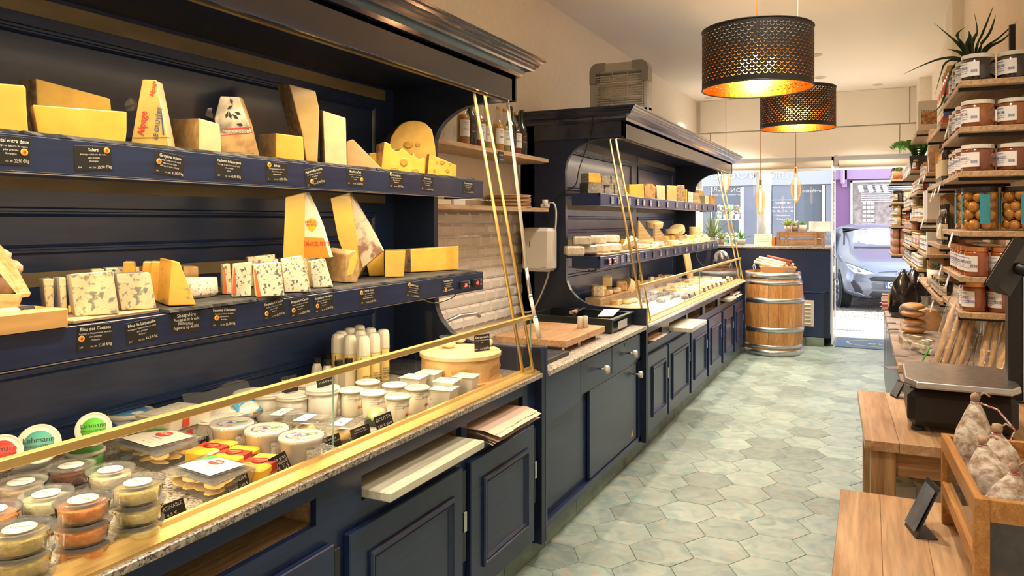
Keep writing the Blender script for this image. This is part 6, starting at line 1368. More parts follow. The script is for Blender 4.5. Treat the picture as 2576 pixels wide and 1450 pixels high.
OLV = mat('green pickle', (.26,.22,.05), .2, coat=.8); MUS = mat('pale mustard', (.58,.46,.26), .4, coat=.5); COP = mat('copper lid', (.62,.26,.10), .3, .7); GLD = mat('gilt lid', (.5,.38,.16), .35, .8)
LABW = mat('printed white label', (.78,.77,.74), .55); BLUET = mat('blue grey lettering', (.10,.13,.32), .6); KRAFT = mat('kraft paper', (.48,.29,.14), .75, noise=.12, nscale=25); KRL = mat('cream label', (.62,.52,.32), .6)
def jarmesh(kind, r, h, fill, lid, lab, title):
    """prototype jar: body, lid, label, lettering"""
    t = thing('jar', 'x', 'jar', (0,0,0)); sq = kind == 'square'; n = 24 if not kind == 'hex' else 6; sm = kind != 'hex'
    q = G(); q.lathe([(r*.90,0),(r,h*.04),(r,h*.78),(r*.90,h*.84)], n, smooth=sm); part('glass', q, fill, t)
    q = G(); q.lathe([(r*.94,h*.84),(r*.98,h*.85),(r*.98,h*.985),(r*.92,h),(.0001,h)], 24, smooth=False); part('lid', q, lid, t)
    if lab:
        q = G(); q.lathe([(r*1.006,h*.16),(r*1.006,h*.70)], 12, ang=1.5, T=RZ(PI+.05)); part('label', q, lab, t)
        q = G()
        for an, tx, s, zz in ((PI+.55,title,.13,.44),(PI+.55,'ARTISANALE',.05,.61),(PI+.6,'fruits, sucre, citron',.045,.36),(PI+.6,'poids net 750 g',.045,.28),(PI+1.25,'lllllll',.14,.30)):
            rr = r*1.012; q.text(tx, s*h, frame((rr*math.cos(an),rr*math.sin(an),zz*h),(-math.sin(an),math.cos(an),0),(0,0,1)), bold=.02)
        part('lettering', q, BLUET, t)
    return t
protos = []
def place(pr, pos, label, group, used=[], rz=0, s=None):
    if pr.name not in used:
        used.append(pr.name); o = pr; o.location = pos; o.rotation_euler = (0,0,rz)
    else: o = dup(pr, pos, rz)
    o['label'] = label; o['group'] = group; o.scale = (s,s,s) if s else (1,1,1)
    return o
JD = jarmesh('round', .066, .118, DKJ, WHITE, LABW, 'CERISE'); JA = jarmesh('round', .066, .118, AMB, WHITE, LABW, 'PÊCHE'); JR = jarmesh('round', .066, .118, mat('apricot jam', (.17,.035,.008), .12, coat=1), WHITE, LABW, 'ABRICOT')
for pr, zi, nm in ((JD, 0, 'dark jam'), (JA, 1, 'amber jam'), (JR, 2, 'orange jam')):
    z = zA[zi]+.0005; x0 = xw(yA, U0)+.072
    for k in range(2 if zi else 2): place(pr, (x0+k*.137+.003, yA+.075, z), f'{nm} jar with a white lid, {("left","right")[k]} in the near row of the {ORD[zi]} shelf', f'{nm} jars')
    for k in range(3 if zi else 3): place(pr, (x0-.004-QR*.13*(k+1), yA+.075+.15*(k+1)+.01*zi, z), f'{nm} jar, {ORD[k+1]} from the near end along the front of the {ORD[zi]} shelf', f'{nm} jars')
# plums in tall jars
PLUM = mat('plum', (.44,.21,.045), .25, coat=.8, noise=.35, nscale=18)
def plumjar(pos, lb, small=False):
    r, h = .072, .195; t = thing('plum_jar', lb, 'jar', pos, 0, 'tall plum jars')
    q = G(); q.lathe([(r*.9,0),(r,.01),(r,h*.84),(r*.94,h*.90)], 24); part('glass', q, clear('jar glass', (.95,.88,.72), 2.0, .03), t)
    q = G(); q.lathe([(r*.93,h*.88),(r*.97,h*.89),(r*.97,h*.99),(.0001,h)], 24, smooth=False); part('lid', q, BLACK, t)
    for L in range(4):
        for k in range(6):
            a = k*PI/3+L*.5; q = G(); q.ball((0,0,0), .024, 10); o = part('plum', _pro.setdefault('plum', q.mesh('plum', PLUM)), None, t); o.location = ((r-.027)*math.cos(a+random.uniform(-.12,.12)), (r-.027)*math.sin(a), .030+L*.041+random.uniform(-.006,.006)); o.scale = (random.uniform(.9,1.08),)*3
        o = part('plum', _pro['plum'], None, t); o.location = (0,0,.034+L*.041)
    q = G(); q.lathe([(r*1.005,.03),(r*1.005,h*.82)], 6, ang=.55, T=RZ(-1.65)); q.lathe([(r*1.005,.03),(r*1.005,h*.8)], 6, ang=.5, T=RZ(PI-.15)); part('label', q, mat('teal label', (.03,.28,.36), .5), t)
x0 = xw(yA, U0)+.078
for k in range(2): plumjar((x0+k*.15+.004, yA+.078, zA[3]+.0005), f'tall jar of golden plums, {("left","right")[k]} one at the near end of the fourth shelf')
plumjar((x0-.006, yA+.24, zA[3]+.0005), 'tall jar of golden plums behind the left one on the fourth shelf')
# honey
JH = jarmesh('round', .047, .13, HON, COP, LABW, 'CONFIT')
for k in range(3): place(JH, (xw(yA,U0)+.068+k*.10, yA+.055, zA[4]+.0005), f'honey coloured jar, {ORD[k]} from the left, near row of the fifth shelf', 'honey jars with copper lids')
for k in range(5): place(JH, (xw(yA,U0)+.060-QR*.1*k, yA+.16+.105*k, zA[4]+.0005), f'honey coloured jar, {ORD[k+1]} from the near end along the front of the fifth shelf', 'honey jars with copper lids')
for k in range(4): place(JH, (xw(yA,U0)+.06+.1*(k % 2), yA+.08+.11*(k//2), zA[5]+.0005), f'{ORD[k]} reddish jar with a copper lid on the lowest near shelf', 'jars on the lowest near shelf')
# aloe
ALO = mat('aloe green', (.035,.085,.035), .45, noise=.25, nscale=20)
p = RX_(2437, 140, U0+.12); al = thing('aloe_plant', 'spiky dark green aloe plant in a pot behind the dark jam jars', 'plant', (p.x, 4.30, zA[0]+.0005))
q = G(); q.lathe([(.05,0),(.065,.11),(.072,.115),(.06,.118),(.05,.10),(.0001,.10)], 18); part('pot', q, mat('terracotta', (.45,.17,.08), .8), al)
def leaf_strip(q, pts, w, up=None, m=0, fold=.25):
    pts = [Vector(p) for p in pts]; n = len(pts); vs = []
    for i, p_ in enumerate(pts):
        d = (pts[min(i+1,n-1)]-pts[max(i-1,0)]).normalized(); s = d.cross(Vector((0,0,1)) if abs(d.z) < .9 else Vector((1,0,0))).normalized(); u = s.cross(d)
        ww = w*(1-(i/(n-1))**1.6)*(.8+.2*math.sin(PI*i/(n-1)))+.0005
        vs += [p_-s*ww+u*ww*fold, p_-u*ww*.35, p_+s*ww+u*ww*fold]
    q.add(vs, [(i*3+j, i*3+j+1, (i+1)*3+j+1, (i+1)*3+j) for i in range(n-1) for j in range(2)], m, None, True)
base = Vector((p.x, 4.30, zA[0]+.11))
for path in ([(2420,125),(2395,98),(2350,58)],[(2425,122),(2408,90),(2428,68)],[(2436,120),(2440,95),(2437,78)],[(2445,120),(2458,80),(2450,30)],[(2455,122),(2475,80),(2499,15)],[(2465,120),(2490,85),(2505,38)],[(2480,122),(2515,95),(2560,52)],[(2485,125),(2525,100),(2553,68)],[(2412,150),(2370,148),(2320,165),(2270,188)],[(2408,152),(2375,165),(2352,240)],[(2412,158),(2385,200),(2370,262),(2334,290)],[(2420,140),(2400,128),(2382,124)]):
    pts = [base]; n = len(path)
    for k, (a, b) in enumerate(path):
        w_ = PY(a, b, 4.30-.10*(k+1)/n+random.uniform(-.02,.02)); pts.append(w_)
    # smooth
    out = []
    for i in range(len(pts)-1):
        p0, p1, p2, p3 = pts[max(i-1,0)], pts[i], pts[i+1], pts[min(i+2,len(pts)-1)]
        for k in range(4):
            t = k/4; out.append(.5*((2*p1)+(p2-p0)*t+(2*p0-5*p1+4*p2-p3)*t*t+(3*p1-p0-3*p2+p3)*t**3))
    out.append(pts[-1]); q = G(); leaf_strip(q, [v-Vector(al.location) for v in out], .016, fold=.5); part('leaf', q, ALO, al)
q = G(); q.box(-.012,.012,-.012,.012,-.15,.06); solo('bracket_post', 'black upright shelf rail end on the right wall above the jars', 'rail', q, BK, (RX_(2546,80,.63).x, RX_(2546,80,.63).y, RX_(2546,95,.63).z))
# second section goods
def sbottle(label, x, y, z, r, h, liq_, cap, group, lab=LABW): 
    t = thing('bottle', label, 'bottle', (x, y, z), 0, group)
    q = G(); q.lathe([(r*.9,0),(r,.006),(r,h*.62),(r*.4,h*.76),(r*.36,h*.92)], 16); part('glass', q, liq_, t); q = G(); q.lathe([(r*.42,h*.90),(r*.42,h),(.0001,h)], 12, smooth=False); part('cap', q, cap, t)
    if lab: q = G(); q.lathe([(r*1.01,h*.12),(r*1.01,h*.5)], 8, ang=1.7, T=RZ(PI-.1)); part('label', q, lab, t)
    return t
REDB = mat('red cordial', (.50,.06,.015), .1, coat=1)
z = zB[0]+.0005
for k in range(4): sbottle(f'orange red cordial bottle, {ORD[k]} along the top board of the second section', xw(yB,U0)+.055, yB+.10+.11*k, z, .042, .33, REDB, GLD, 'orange red cordial bottles', mat('blue yellow label', (.70,.62,.42), .5, nscale=12, col2=(.08,.10,.28), contrast=(.45,.5)))
DKO = mat('dark oil bottle', (.018,.016,.010), .1, coat=1)
for k in range(6): sbottle(f'slim dark oil bottle, {ORD[k]} from the near end, second board of the second section', xw(yB,U0)+.035+.0*k, yB+.06+.075*k, zB[1]+.0005, .030, .235, DKO, BLACK, 'slim dark oil bottles', KRL)
for k in range(5): sbottle(f'slim dark oil bottle, {ORD[k]} from the near end, third board of the second section', xw(yB,U0)+.035, yB+.05+.075*k, zB[2]+.0005, .030, .225, DKO, BLACK, 'slim dark oil bottles below', KRL)
for k in range(3): sbottle(f'dark vinegar bottle standing behind the slim oil bottles, {ORD[k]} from the near end', xw(yB,U0)+.12, yB+.10+.1*k, zB[1]+.0005, .034, .22, DKO, BLACK, 'dark vinegar bottles', None)
# potted succulents on the lowest boards
def succulent(label, pos, pot, r=.05, h=.09, leafm=None, n=16):
    t = thing('potted_plant', label, 'plant', pos)
    q = G(); q.lathe([(r*.78,0),(r,h),(r*.9,h),(r*.85,h*.85),(.0001,h*.85)], 20); part('pot', q, pot, t)
    for k in range(n):
        a = k*2.4; e = .3+.9*(k/n); L = r*(1.3-.4*k/n); b0 = Vector((0,0,h)); q = G(); leaf_strip(q, [b0, b0+Vector((math.cos(a)*L*math.cos(e)*.6, math.sin(a)*L*math.cos(e)*.6, L*math.sin(e)*.6)), b0+Vector((math.cos(a)*L*math.cos(e), math.sin(a)*L*math.cos(e), L*math.sin(e)*1.1))], .011, fold=.3); part('leaf', q, leafm or ALO, t)
POTW = mat('cream ceramic pot', (.66,.60,.50), .5)
p = RX_(2353, 757, U0+.045); succulent('dark rosette succulent in a cream pot on the lowest shelf of the second section', (p.x+.01, p.y+.06, zB[3]+.0005), POTW, .058, .115)
GRNL = mat('fresh green leaf', (.10,.26,.03), .45)
succulent('bright green leafy plant among the jars on the lowest near shelf', (xw(yA,U0)+.10, yA+.34, zA[5]+.0005), POTW, .05, .10, GRNL, 22)
succulent('small succulent in a terracotta pot at the far end of the top shelves', (xw(yF,.295)+.06, yF+.08, zF[0]+.0005), mat('terracotta', (.45,.17,.08), .8), .05, .09, GRNL, 12)
# cartons, kraft bags, tins
def carton(label, pos, w, d, h, m, rz=0, group=None, tx=None):
    t = thing('carton', label, 'box', pos, rz, group); q = G(); q.box(-w/2,w/2,-d/2,d/2,0,h,b=.002); part('box', q, m, t)
    if tx: q = G(); T = frame((0,-d/2-.0008,h*.6),(1,0,0),(0,0,1)); q.text(tx, .03, T, width=w*.8); q.text('100 % artisanal', .012, T @ TR((0,-.04,0)), width=w*.7); part('lettering', q, INK, t)
    return t
p = RX_(2308, 300, U0); cb_ = carton('tall pale granola carton with a picture, on the top shelf of the fourth section', (xw(yD,U0)+.085, yD+.06, zD[0]+.0005), .15, .08, .235, mat('pale carton', (.62,.58,.50), .6), tx='GRANOLA')
q = G(); q.box(-.055,.055,-.0425,-.041,.05,.15,b=.01); part('picture', q, mat('picture print', (.45,.22,.10), .6, nscale=40, noise=.6), cb_)
for k in range(3): carton(f'tall white tin box, {ORD[k]} along the second board of the third section', (xw(yC,U0)+.06, yC+.09+.17*k, zC[1]+.0005), .11, .11, .20, mat('white tin', (.66,.63,.58), .35, coat=.3), group='white tins')
for k in range(2): carton(f'white tin box, {ORD[k]} on the third board of the third section', (xw(yC,U0)+.06+.12*k, yC+.09, zC[2]+.0005), .11, .11, .15, mat('white tin', (.66,.63,.58), .35), group='white tins below')
def kbag(label, pos, w, d, h, m=KRAFT, rz=0, group=None, win=False):
    t = thing('paper_bag', label, 'bag', pos, rz, group); q = G(); a = [(-w/2,-d/2,0),(w/2,-d/2,0),(w/2,d/2,0),(-w/2,d/2,0)]; b = [(-w*.46,-d*.48,h*.6),(w*.46,-d*.48,h*.6),(w*.46,d*.48,h*.6),(-w*.46,d*.48,h*.6)]; c = [(-w*.42,-.004,h),(w*.42,-.004,h),(w*.42,.004,h),(-w*.42,.004,h)]
    q.ext(a, b); q.ext(b, c); part('bag', q, m, t)
    if win: q = G(); q.box(-w*.25,w*.25,-d*.5-.001,-d*.5,h*.12,h*.45); part('paper_label', q, ORGP, t)
    return t
ORGP = mat('orange paper label', (.60,.28,.08), .6)
kbag('large kraft cake bag with black band, nearest on the second shelf of the third section', (xw(yB,U0)+.10, yB+.25, zB[1]-.42), .10, .10, .02, KRAFT) if False else None
for k in range(3): kbag(f'kraft pasta bag, {ORD[k]} from the near end, third board of the second section', (xw(yB,U0)+.11+.10*0, yB+.42+.13*k, zB[2]+.0005), .15, .09, .29, KRAFT, group='kraft pasta bags')
for k in range(2): kbag(f'{("near","far")[k]} film pasta bag with an orange label, top board of the third section', (xw(yC,U0)+.09, yC+.10+.16*k, zC[0]+.0005), .15, .08, .30, mat('pasta in film', (.40,.24,.12), .3, coat=.8, noise=.4, nscale=25), group='film pasta bags', win=True)
for k in range(4): kbag(f'tall narrow kraft bag, {ORD[k]} along the lowest board of the third section', (xw(yC,U0)+.06+.05*(k % 2), yC+.05+.10*k, zC[3]+.0005), .09, .07, .32, KRAFT, group='tall narrow kraft bags')
# small jars filling the farther sections
JS = [jarmesh('round', .036, .095, f_, l_, lb_, 'TERRINE') for f_, l_, lb_ in ((AMB, WHITE, LABW), (REDJ, GLD, KRL), (OLV, WHITE, LABW), (MUS, GLD, LABW), (DKJ, BLACK, KRL), (mat('pink terrine', (.50,.22,.15), .4, coat=.5), GLD, None))]
def fill(name, zi, kinds, y0, y1, step, col=0.045, rows=1, stack=1, sc=1.0, start=0):
    yn, yf, u, zs = SEC[name]; i = 0; y = y0
    while y < y1:
        for rw in range(rows):
            for s_ in range(stack):
                k = kinds[(i+rw) % len(kinds)]
                place(JS[k], (xw(y,u)+col*sc+rw*.078*sc, y, zs[zi]+.0005+s_*.0955*sc), f'small {["amber","red","green","mustard","dark","pink"][k]} jar, {ORD[i]} along the {["","inner row of the "][rw]}{ORD[zi]} board, {name} section{["",", upper",", top"][s_]}', f'small jars, {name} section board {zi+1}', rz=0, s=sc)
        i += 1; y += step
fill('second', 3, [4,1], yB+.20, yB+.75, .09, sc=1.0)
fill('third', 0, [1,4], yC+.45, 6.6, .09); fill('third', 2, [2,2], yC+.32, 6.6, .09, sc=1.15)
for zi in range(1, 5): fill('fourth', zi, [[1,0],[3,1],[5,3],[2,2]][zi-1], yD+.05, 7.7, .095, rows=2)
fill('fifth', 0, [0,1], yE+.06, 9.1, .12); fill('fifth', 1, [3,4], yE+.06, 9.1, .12, rows=2); fill('fifth', 2, [5,1], yE+.06, 9.1, .12, rows=1); fill('fifth', 3, [0,3], yE+.06, 9.1, .12); fill('fifth', 4, [2,4], yE+.06, 9.1, .13)
fill('last', 1, [4,3], yF+.06, 10.4, .12, rows=2, sc=1.4); fill('last', 2, [3,1], yF+.06, 10.4, .12, rows=2, stack=2, sc=1.2); fill('last', 3, [5,5], yF+.06, 10.4, .12, rows=2, stack=3); fill('last', 0, [4,4], yF+.2, 10.4, .13, sc=1.5)
fern = thing('fern', 'bright green fern in a dark square pot on the top shelf of the fifth section', 'plant', (xw(yE,U0)+.07, yE+.10, zE[0]+.0005)); q = G(); q.ext([(-.06,-.06,0),(.06,-.06,0),(.06,.06,0),(-.06,.06,0)], [(-.075,-.075,.13),(.075,-.075,.13),(.075,.075,.13),(-.075,.075,.13)]); part('pot', q, mat('dark pot', (.04,.035,.035), .4), fern)
FERN = mat('fern green', (.12,.30,.05), .5)
for k in range(30):
    a = k*2.399; L = random.uniform(.12,.23); q = G(); 
    for i in range(13):
        t = (i+1)/13; c = Vector((math.cos(a)*L*t, math.sin(a)*L*t, .13+.14*math.sin(t*2.4))); w = .055*(1-t*.6)
        s = Vector((-math.sin(a), math.cos(a), 0)); q.add([c, c+s*w+Vector((0,0,-.03)), c+s*w*.5+Vector((math.cos(a),math.sin(a),0))*.03, c-s*w+Vector((0,0,-.03)), c-s*w*.5+Vector((math.cos(a),math.sin(a),0))*.03], [(0,1,2),(0,4,3)])
    part('frond', q, FERN, fern)
# small hanging price strips on the shelf fronts
STRIP = clear('clear price strip', (.8,.85,.95), 2.5, .1, .45)
for i, (px, py) in enumerate(((2345,490),(2353,480),(2364,470),(2382,330),(2321,560),(2313,455),(2326,445),(2362,575),(2393,600),(2366,680),(2384,705),(2311,700),(2345,768),(2282,440),(2296,475))):
    p = RX_(px, py, U0-.006); q = G(); q.box(-.001,.0,-.022,.022,-.045,.03); q.box(-.0015,-.001,-.016,.016,-.03,.01,m=1); o = solo('price_strip', f'small hanging white price strip, {ORD[i]} counted through the right shelves', 'price strip', q, [STRIP, WHITEP], p, group='hanging price strips'); o.rotation_euler = (0, .25, .1)
# on the worktop: breads, wine, bags
def bread(label, pos, sx, sy, sz, tone, film=True, loaf=False):
    t = thing('bread_pack', label, 'bread', pos); q = G()
    if loaf: q.ext([(-sx,-sy,0),(sx,-sy,0),(sx*1.08,-sy,sz*1.1),(sx*.7,-sy,sz*1.75),(0,-sy,sz*1.9),(-sx*.7,-sy,sz*1.75),(-sx*1.08,-sy,sz*1.1)], (0,2*sy,0))
    else: q.ball((0,0,sz*.52), 1, 16, sq=(sx,sy,sz*.52)); part('bun', q, tone, t); q = G(); q.ball((.004,0,sz*1.5), 1, 16, sq=(sx*.95,sy*.95,sz*.5))
    part('loaf' if loaf else 'bun', q, tone, t)
    q = G(); q.ball((0,0,sz*.98), 1, 14, sq=(sx*1.12,sy*1.12,sz*1.02), jit=.05); 
    if loaf: q = G(); q.lathe([(sx*1.2,.002),(sx*1.25,sz),(sx*1.05,sz*1.9),(sx*.35,sz*2.5),(sx*.5,sz*3.0)], 14, wob=lambda a, z: 1+.10*math.sin(5*a+z*30))
    part('film', q, FILM, t); return t
BRD = mat('golden bread crust', (.62,.33,.10), .55, noise=.25, nscale=14, bump=.3, col2=(.42,.19,.05))
for i, (px, py, lb) in enumerate(((2285,823,'lower near'), (2283,790,'upper near'))):
    p = PZ(px, 838, .90); bread(lb+' pack of round golden buns in film on the long worktop', (p.x+.03, p.y, .9005+i*.105), .075, .085, .05, BRD)
p = PZ(2333, 828, .90); bread('large golden loaf in a film bag beside the bun packs', (p.x, p.y, .9005), .085, .07, .075, BRD, loaf=True)
for i, (px, dx) in enumerate(((2268, .0), (2300, .05))):
    p = PZ(px-20 if i else 2252, 805 if i == 0 else 790, .90); t = thing('panettone_bag', ('front','back')[i]+' shiny black gift bag with gold leaf print on the long worktop', 'bag', (p.x+.06, min(p.y+.2, 7.9), .9005), 0, 'black gift bags')
    q = G(); q.lathe([(.085,0),(.10,.05),(.10,.18),(.075,.27),(.03,.33),(.012,.37)], 12, wob=lambda a, z: 1+.08*math.sin(4*a+z*20)); part('bag', q, mat('shiny black bag', (.010,.009,.010), .18, coat=.8, bump=.4, nscale=18), t)
    q = G(); q.add([(-.098,-.05,.08),(-.104,-.01,.10),(-.103,.02,.15),(-.099,-.01,.19),(-.094,-.05,.17),(-.09,-.06,.12)], [tuple(range(6))]); q.v = [(x*1.06,y*1.06,z) for x,y,z in q.v]; part('gold_leaf', q, mat('gold foil', (.70,.45,.08), .3, .6), t)
    q = G(); q.text('Panettone', .03, frame((-.112,.0,.21),(0,-1,0),(.1,0,1))); part('lettering', q, mat('gold foil', (.7,.45,.08)), t)
for i in range(7):
    p = PZ(2248+3*(i % 3), 752-2*i, .90); x = .22+.085*(i % 3); y = 7.62+.16*(i//3)
    sbottle(f'{["dark","amber","dark","amber","dark","dark","amber"][i]} wine bottle behind the black bags, {ORD[i]} of the cluster', x+.03, y, .9005, .036, .29, DKO if i % 2 == 0 else mat('amber bottle', (.30,.12,.03), .1, coat=1), [BLACK, mat('red cap', (.5,.03,.02), .4)][i % 2], 'wine bottle cluster', LABW)
carton('small red, white and teal striped carton by the wine bottles', (.10, 7.05, .9005), .09, .09, .13, mat('striped carton', (.70,.66,.62), .5, nscale=3, stretch=(.01,.01,14), col2=(.40,.04,.05), contrast=(.48,.52)))
# clear salad boxes
for i, (px, py) in enumerate(((2290,880),(2312,892))):
    p = PZ(px, py, .90); t = thing('clear_box', ('back','front')[i]+' clear plastic box of white nougat pieces behind the scale', 'box', (p.x+.02, p.y+.05, .9005), .1, 'clear boxes behind the scale'); q = G(); q.box(-.07,.07,-.09,.09,0,.075,b=.01); part('box', q, CLEARP, t)
    for k in range(8): q = G(); q.box(-.018,.018,-.03,.03,0,.025,b=.004); o = part('nougat', _pro.setdefault('nougat', q.mesh('nougat', mat('nougat', (.70,.68,.50), .6, noise=.3, nscale=40))), None, t); o.location = (random.uniform(-.04,.04), -.05+.013*k, .006+.022*(k % 3)); o.rotation_euler = (0,random.uniform(-.3,.3),random.uniform(0,1))
q = G(); q.box(-.02,.02,-.02,.02,0,.04,b=.002); solo('wood_block', 'small yellow wooden block at the edge of the worktop', 'block', q, PINE, (.125, 4.15, .9005))
# breadsticks in long film bags
STK = mat('breadstick', (.60,.38,.16), .65, noise=.2, nscale=20, bump=.4, col2=(.46,.26,.09))
def stickbag(label, foot, top_, n, w, seed):
    rnd = random.Random(seed); t = thing('breadstick_bag', label, 'breadsticks', foot); foot = Vector(foot); d = Vector(top_)-foot; L = d.length; ax = d.normalized()
    side = Vector((1, .05, 0)); side = (side-ax*side.dot(ax)).normalized(); nr = ax.cross(side)
    for k in range(n):
        o_ = side*((k % 4)-1.5)*w/4.4+nr*(.022*(k//4)-.02); L2 = L*rnd.uniform(.72,.84); q = G(); pts = [o_+ax*(.015+L2*s/6)+side*rnd.uniform(-.004,.004)+nr*rnd.uniform(-.003,.003) for s in range(7)]
        q.tube(pts, [.008]+[.0125*rnd.uniform(.88,1.1) for _ in range(5)]+[.007], 10); part('breadstick', q, STK, t)
    q = G(); vs = []; fs = []; N = 12
    for j, (s, kw, kd) in enumerate(((0,.95,1),(.25,1,1.05),(.55,1.02,1),(.8,1,.9),(.95,.95,.45),(1.05,1.0,.15))):
        for i in range(N): a = 2*PI*i/N; vs.append(ax*(L*s)+side*(w*.58*kw*math.cos(a)*rnd.uniform(.96,1.04))+nr*(.045*kd*math.sin(a)*rnd.uniform(.9,1.1)))
    fs = [(j*N+i, j*N+(i+1) % N, (j+1)*N+(i+1) % N, (j+1)*N+i) for j in range(5) for i in range(N)]; q.add(vs, fs, 0, None, True); part('film_bag', q, FILM, t)
    return t
def wpt(px, py, Y): p = PY(px, py, Y); return (p.x, p.y, p.z)
stickbag('left clear bag of long breadsticks leaning behind the scale', (PZ(2350,925,.905).x, 3.86, .925), wpt(2440,740,4.0), 8, .13, 1)
stickbag('middle clear bag of long breadsticks leaning behind the scale', (PZ(2440,930,.905).x+.02, 3.82, .925), wpt(2535,740,3.98), 8, .13, 2)
stickbag('right clear bag of long breadsticks at the photo edge', (.485, 3.74, .925), wpt(2625,745,3.9), 8, .12, 3)
q = G(); q.box(-.002,.0,-.02,.02,0,.16); q.box(-.004,-.002,-.02,.02,.10,.155); o = solo('green_tag', 'green paper strip on the left breadstick bag', 'tag', q, GRN, (.155, 3.84, .93)); o.rotation_euler = (0,.45,0)
# ---------------------------------------------------------------- tables
def table(label, corner_fl, corner_nl, z, wid, ang=None, t=.036):
    a, b = Vector(corner_fl), Vector(corner_nl); L = (a-b).length; dr = (a-b).normalized(); an = math.atan2(-dr.x, dr.y)
    tb = thing('wooden_table', label, 'table', (b.x, b.y, 0), an)
    n = 4 if wid > .5 else 3
    for k in range(6):
        q = G(); w = wid/6; q.box(k*w+.0003,(k+1)*w-.0003,0,L,z-t,z,b=.0015); part('plank', q, wood('honey table wood %d' % (k % 3), ((.40,.21,.09),(.46,.26,.12),(.42,.23,.10))[k % 3], ((.64,.41,.22),(.72,.49,.29),(.68,.45,.25))[k % 3], 2.2, 1, .38, ring=2.2, coat=.15), tb)
    for sx in (0, 1):
        for sy in (0, 1):
            q = G(); x0 = .02 if sx == 0 else wid-.10; y0 = .02 if sy == 0 else L-.10; q.box(x0,x0+.08,y0,y0+.08,0,z-t,b=.003); part('leg', q, wood('table leg wood', (.36,.18,.07), (.64,.38,.18), 2.5, 2, .45, ring=2.4), tb)
    for (x0,x1,y0,y1) in ((.03,wid-.03,.035,.055),(.03,wid-.03,L-.055,L-.035),(.035,.055,.03,L-.03),(wid-.055,wid-.035,.03,L-.03)):
        q = G(); q.box(x0,x1,y0,y1,z-t-.09,z-t,b=.002); part('apron', q, wood('apron wood', (.34,.16,.06), (.60,.34,.16), 2.5, 0, .45, ring=2.4), tb)
    return tb
fl1, nl1 = PZ(2157,982,.88), PZ(2175,1107,.88); table('far wooden table with thick planks carrying the black shop scale', fl1, nl1, .88, .66)
fl2, nl2 = PZ(2115,1230,.76), PZ(2085,1510,.76); table('near wooden table in the bottom right corner carrying the sausage crate', fl2, nl2, .76, .70)
# paper rolls under the far table
for i, px in enumerate((2266, 2345)):
    p = PY(px, 1222, 3.10); q = G(); q.lathe([(.020,0),(.060,0),(.060,.12),(.020,.12),(.020,0)], 28, smooth=False); solo('paper_roll', ('left','right')[i]+' white paper roll standing under the far wooden table', 'paper roll', q, WHITEP, (p.x, 3.10, PY(px,1212,3.10).z-.12), group='white paper rolls')
z_ = PY(2266,1212,3.10).z-.12; q = G(); q.box(-.30,.30,-.12,.12,-.02,0); solo('under_shelf', 'board under the far wooden table carrying the paper rolls', 'shelf', q, OAK, (.32, 3.10, z_-.0005))
q = G(); q.box(-.03,.03,-.02,.02,0,z_-.021); 
# scale
sc = thing('shop_scale', 'black shop scale with a brushed steel pan on the far wooden table', 'scale', (.30, 3.22, .8805), 0)
x0, x1 = PZ(2283,1060,.92).x, PZ(2560,1080,.92).x
cx_ = (x0+x1)/2; w = (x1-x0)/2; sc.location.x = cx_
q = G(); q.box(-w,w,-.15,.20,.02,.155,b=.025); q.box(-w*.95,w*.95,-.13,.18,.155,.167); part('body', q, BLACK, sc)
q = G(); ww = w*1.06; q.ext([(-ww*.80,-.19,.168),(ww*.80,-.19,.168),(ww,-.12,.168),(ww,.20,.168),(ww*.85,.26,.168),(-ww*.85,.26,.168),(-ww,.20,.168),(-ww,-.12,.168)], [(-ww*.80,-.185,.192),(ww*.80,-.185,.192),(ww*.98,-.118,.192),(ww*.98,.198,.192),(ww*.84,.255,.192),(-ww*.84,.255,.192),(-ww*.98,.198,.192),(-ww*.98,-.118,.192)]); pan = part('steel_pan', q, STEEL, sc)
md = pan.modifiers.new('edge', 'BEVEL'); md.width = .006; md.segments = 3
for sx in (-1,1):
    for sy in (-1,1): q = G(); q.lathe([(.02,0),(.022,.004),(.018,.021)], 12, (sx*w*.8,sy*.10,0)); part('foot', q, BLACK, sc)
q = G(); q.box(w*.90,w*.90+.045,-.02,.05,.12,.62,b=.004); part('post', q, BLACK, sc); q = G(); q.box(w*.90+.045,w*.90+.060,-.02,.05,.12,.62,b=.002); part('post_side', q, GREYL, sc)
# display of the scale, tilted screen on its own arm
ds = thing('scale_display', 'tilted grey touch screen of the shop scale at the right photo edge', 'screen', (0,0,0)); 
Y0_, Y1_ = 3.02, 3.02
c1, c2, c3, c4 = PY(2475,712,2.98), PY(2504,737,3.04), PY(2592,602,3.12), PY(2548,595,3.06)
c3 = c2+(c4-c1); o_ = (c1+c2+c3+c4)/4; ds.location = o_; L = [v-o_ for v in (c1,c2,c3,c4)]; nrm = (L[1]-L[0]).cross(L[3]-L[0]).normalized()
if nrm.dot(EYE-o_) < 0: nrm = -nrm
bkv = Vector((.045,.02,-.012)); q = G(); q.ext(L, [v+bkv for v in L]); part('case', q, BLACK, ds)
q = G(); q.add([v*.93+nrm*.003 for v in L], [(0,1,2,3)]); part('screen', q, mat('grey glossy screen', (.75,.75,.76), .22, .85), ds)
q = G(); q.tube([bkv*.6, bkv*.6+Vector((.10,.02,-.04)), bkv*.6+Vector((.16,.06,-.10))], .02, 8); part('arm', q, BLACK, ds)
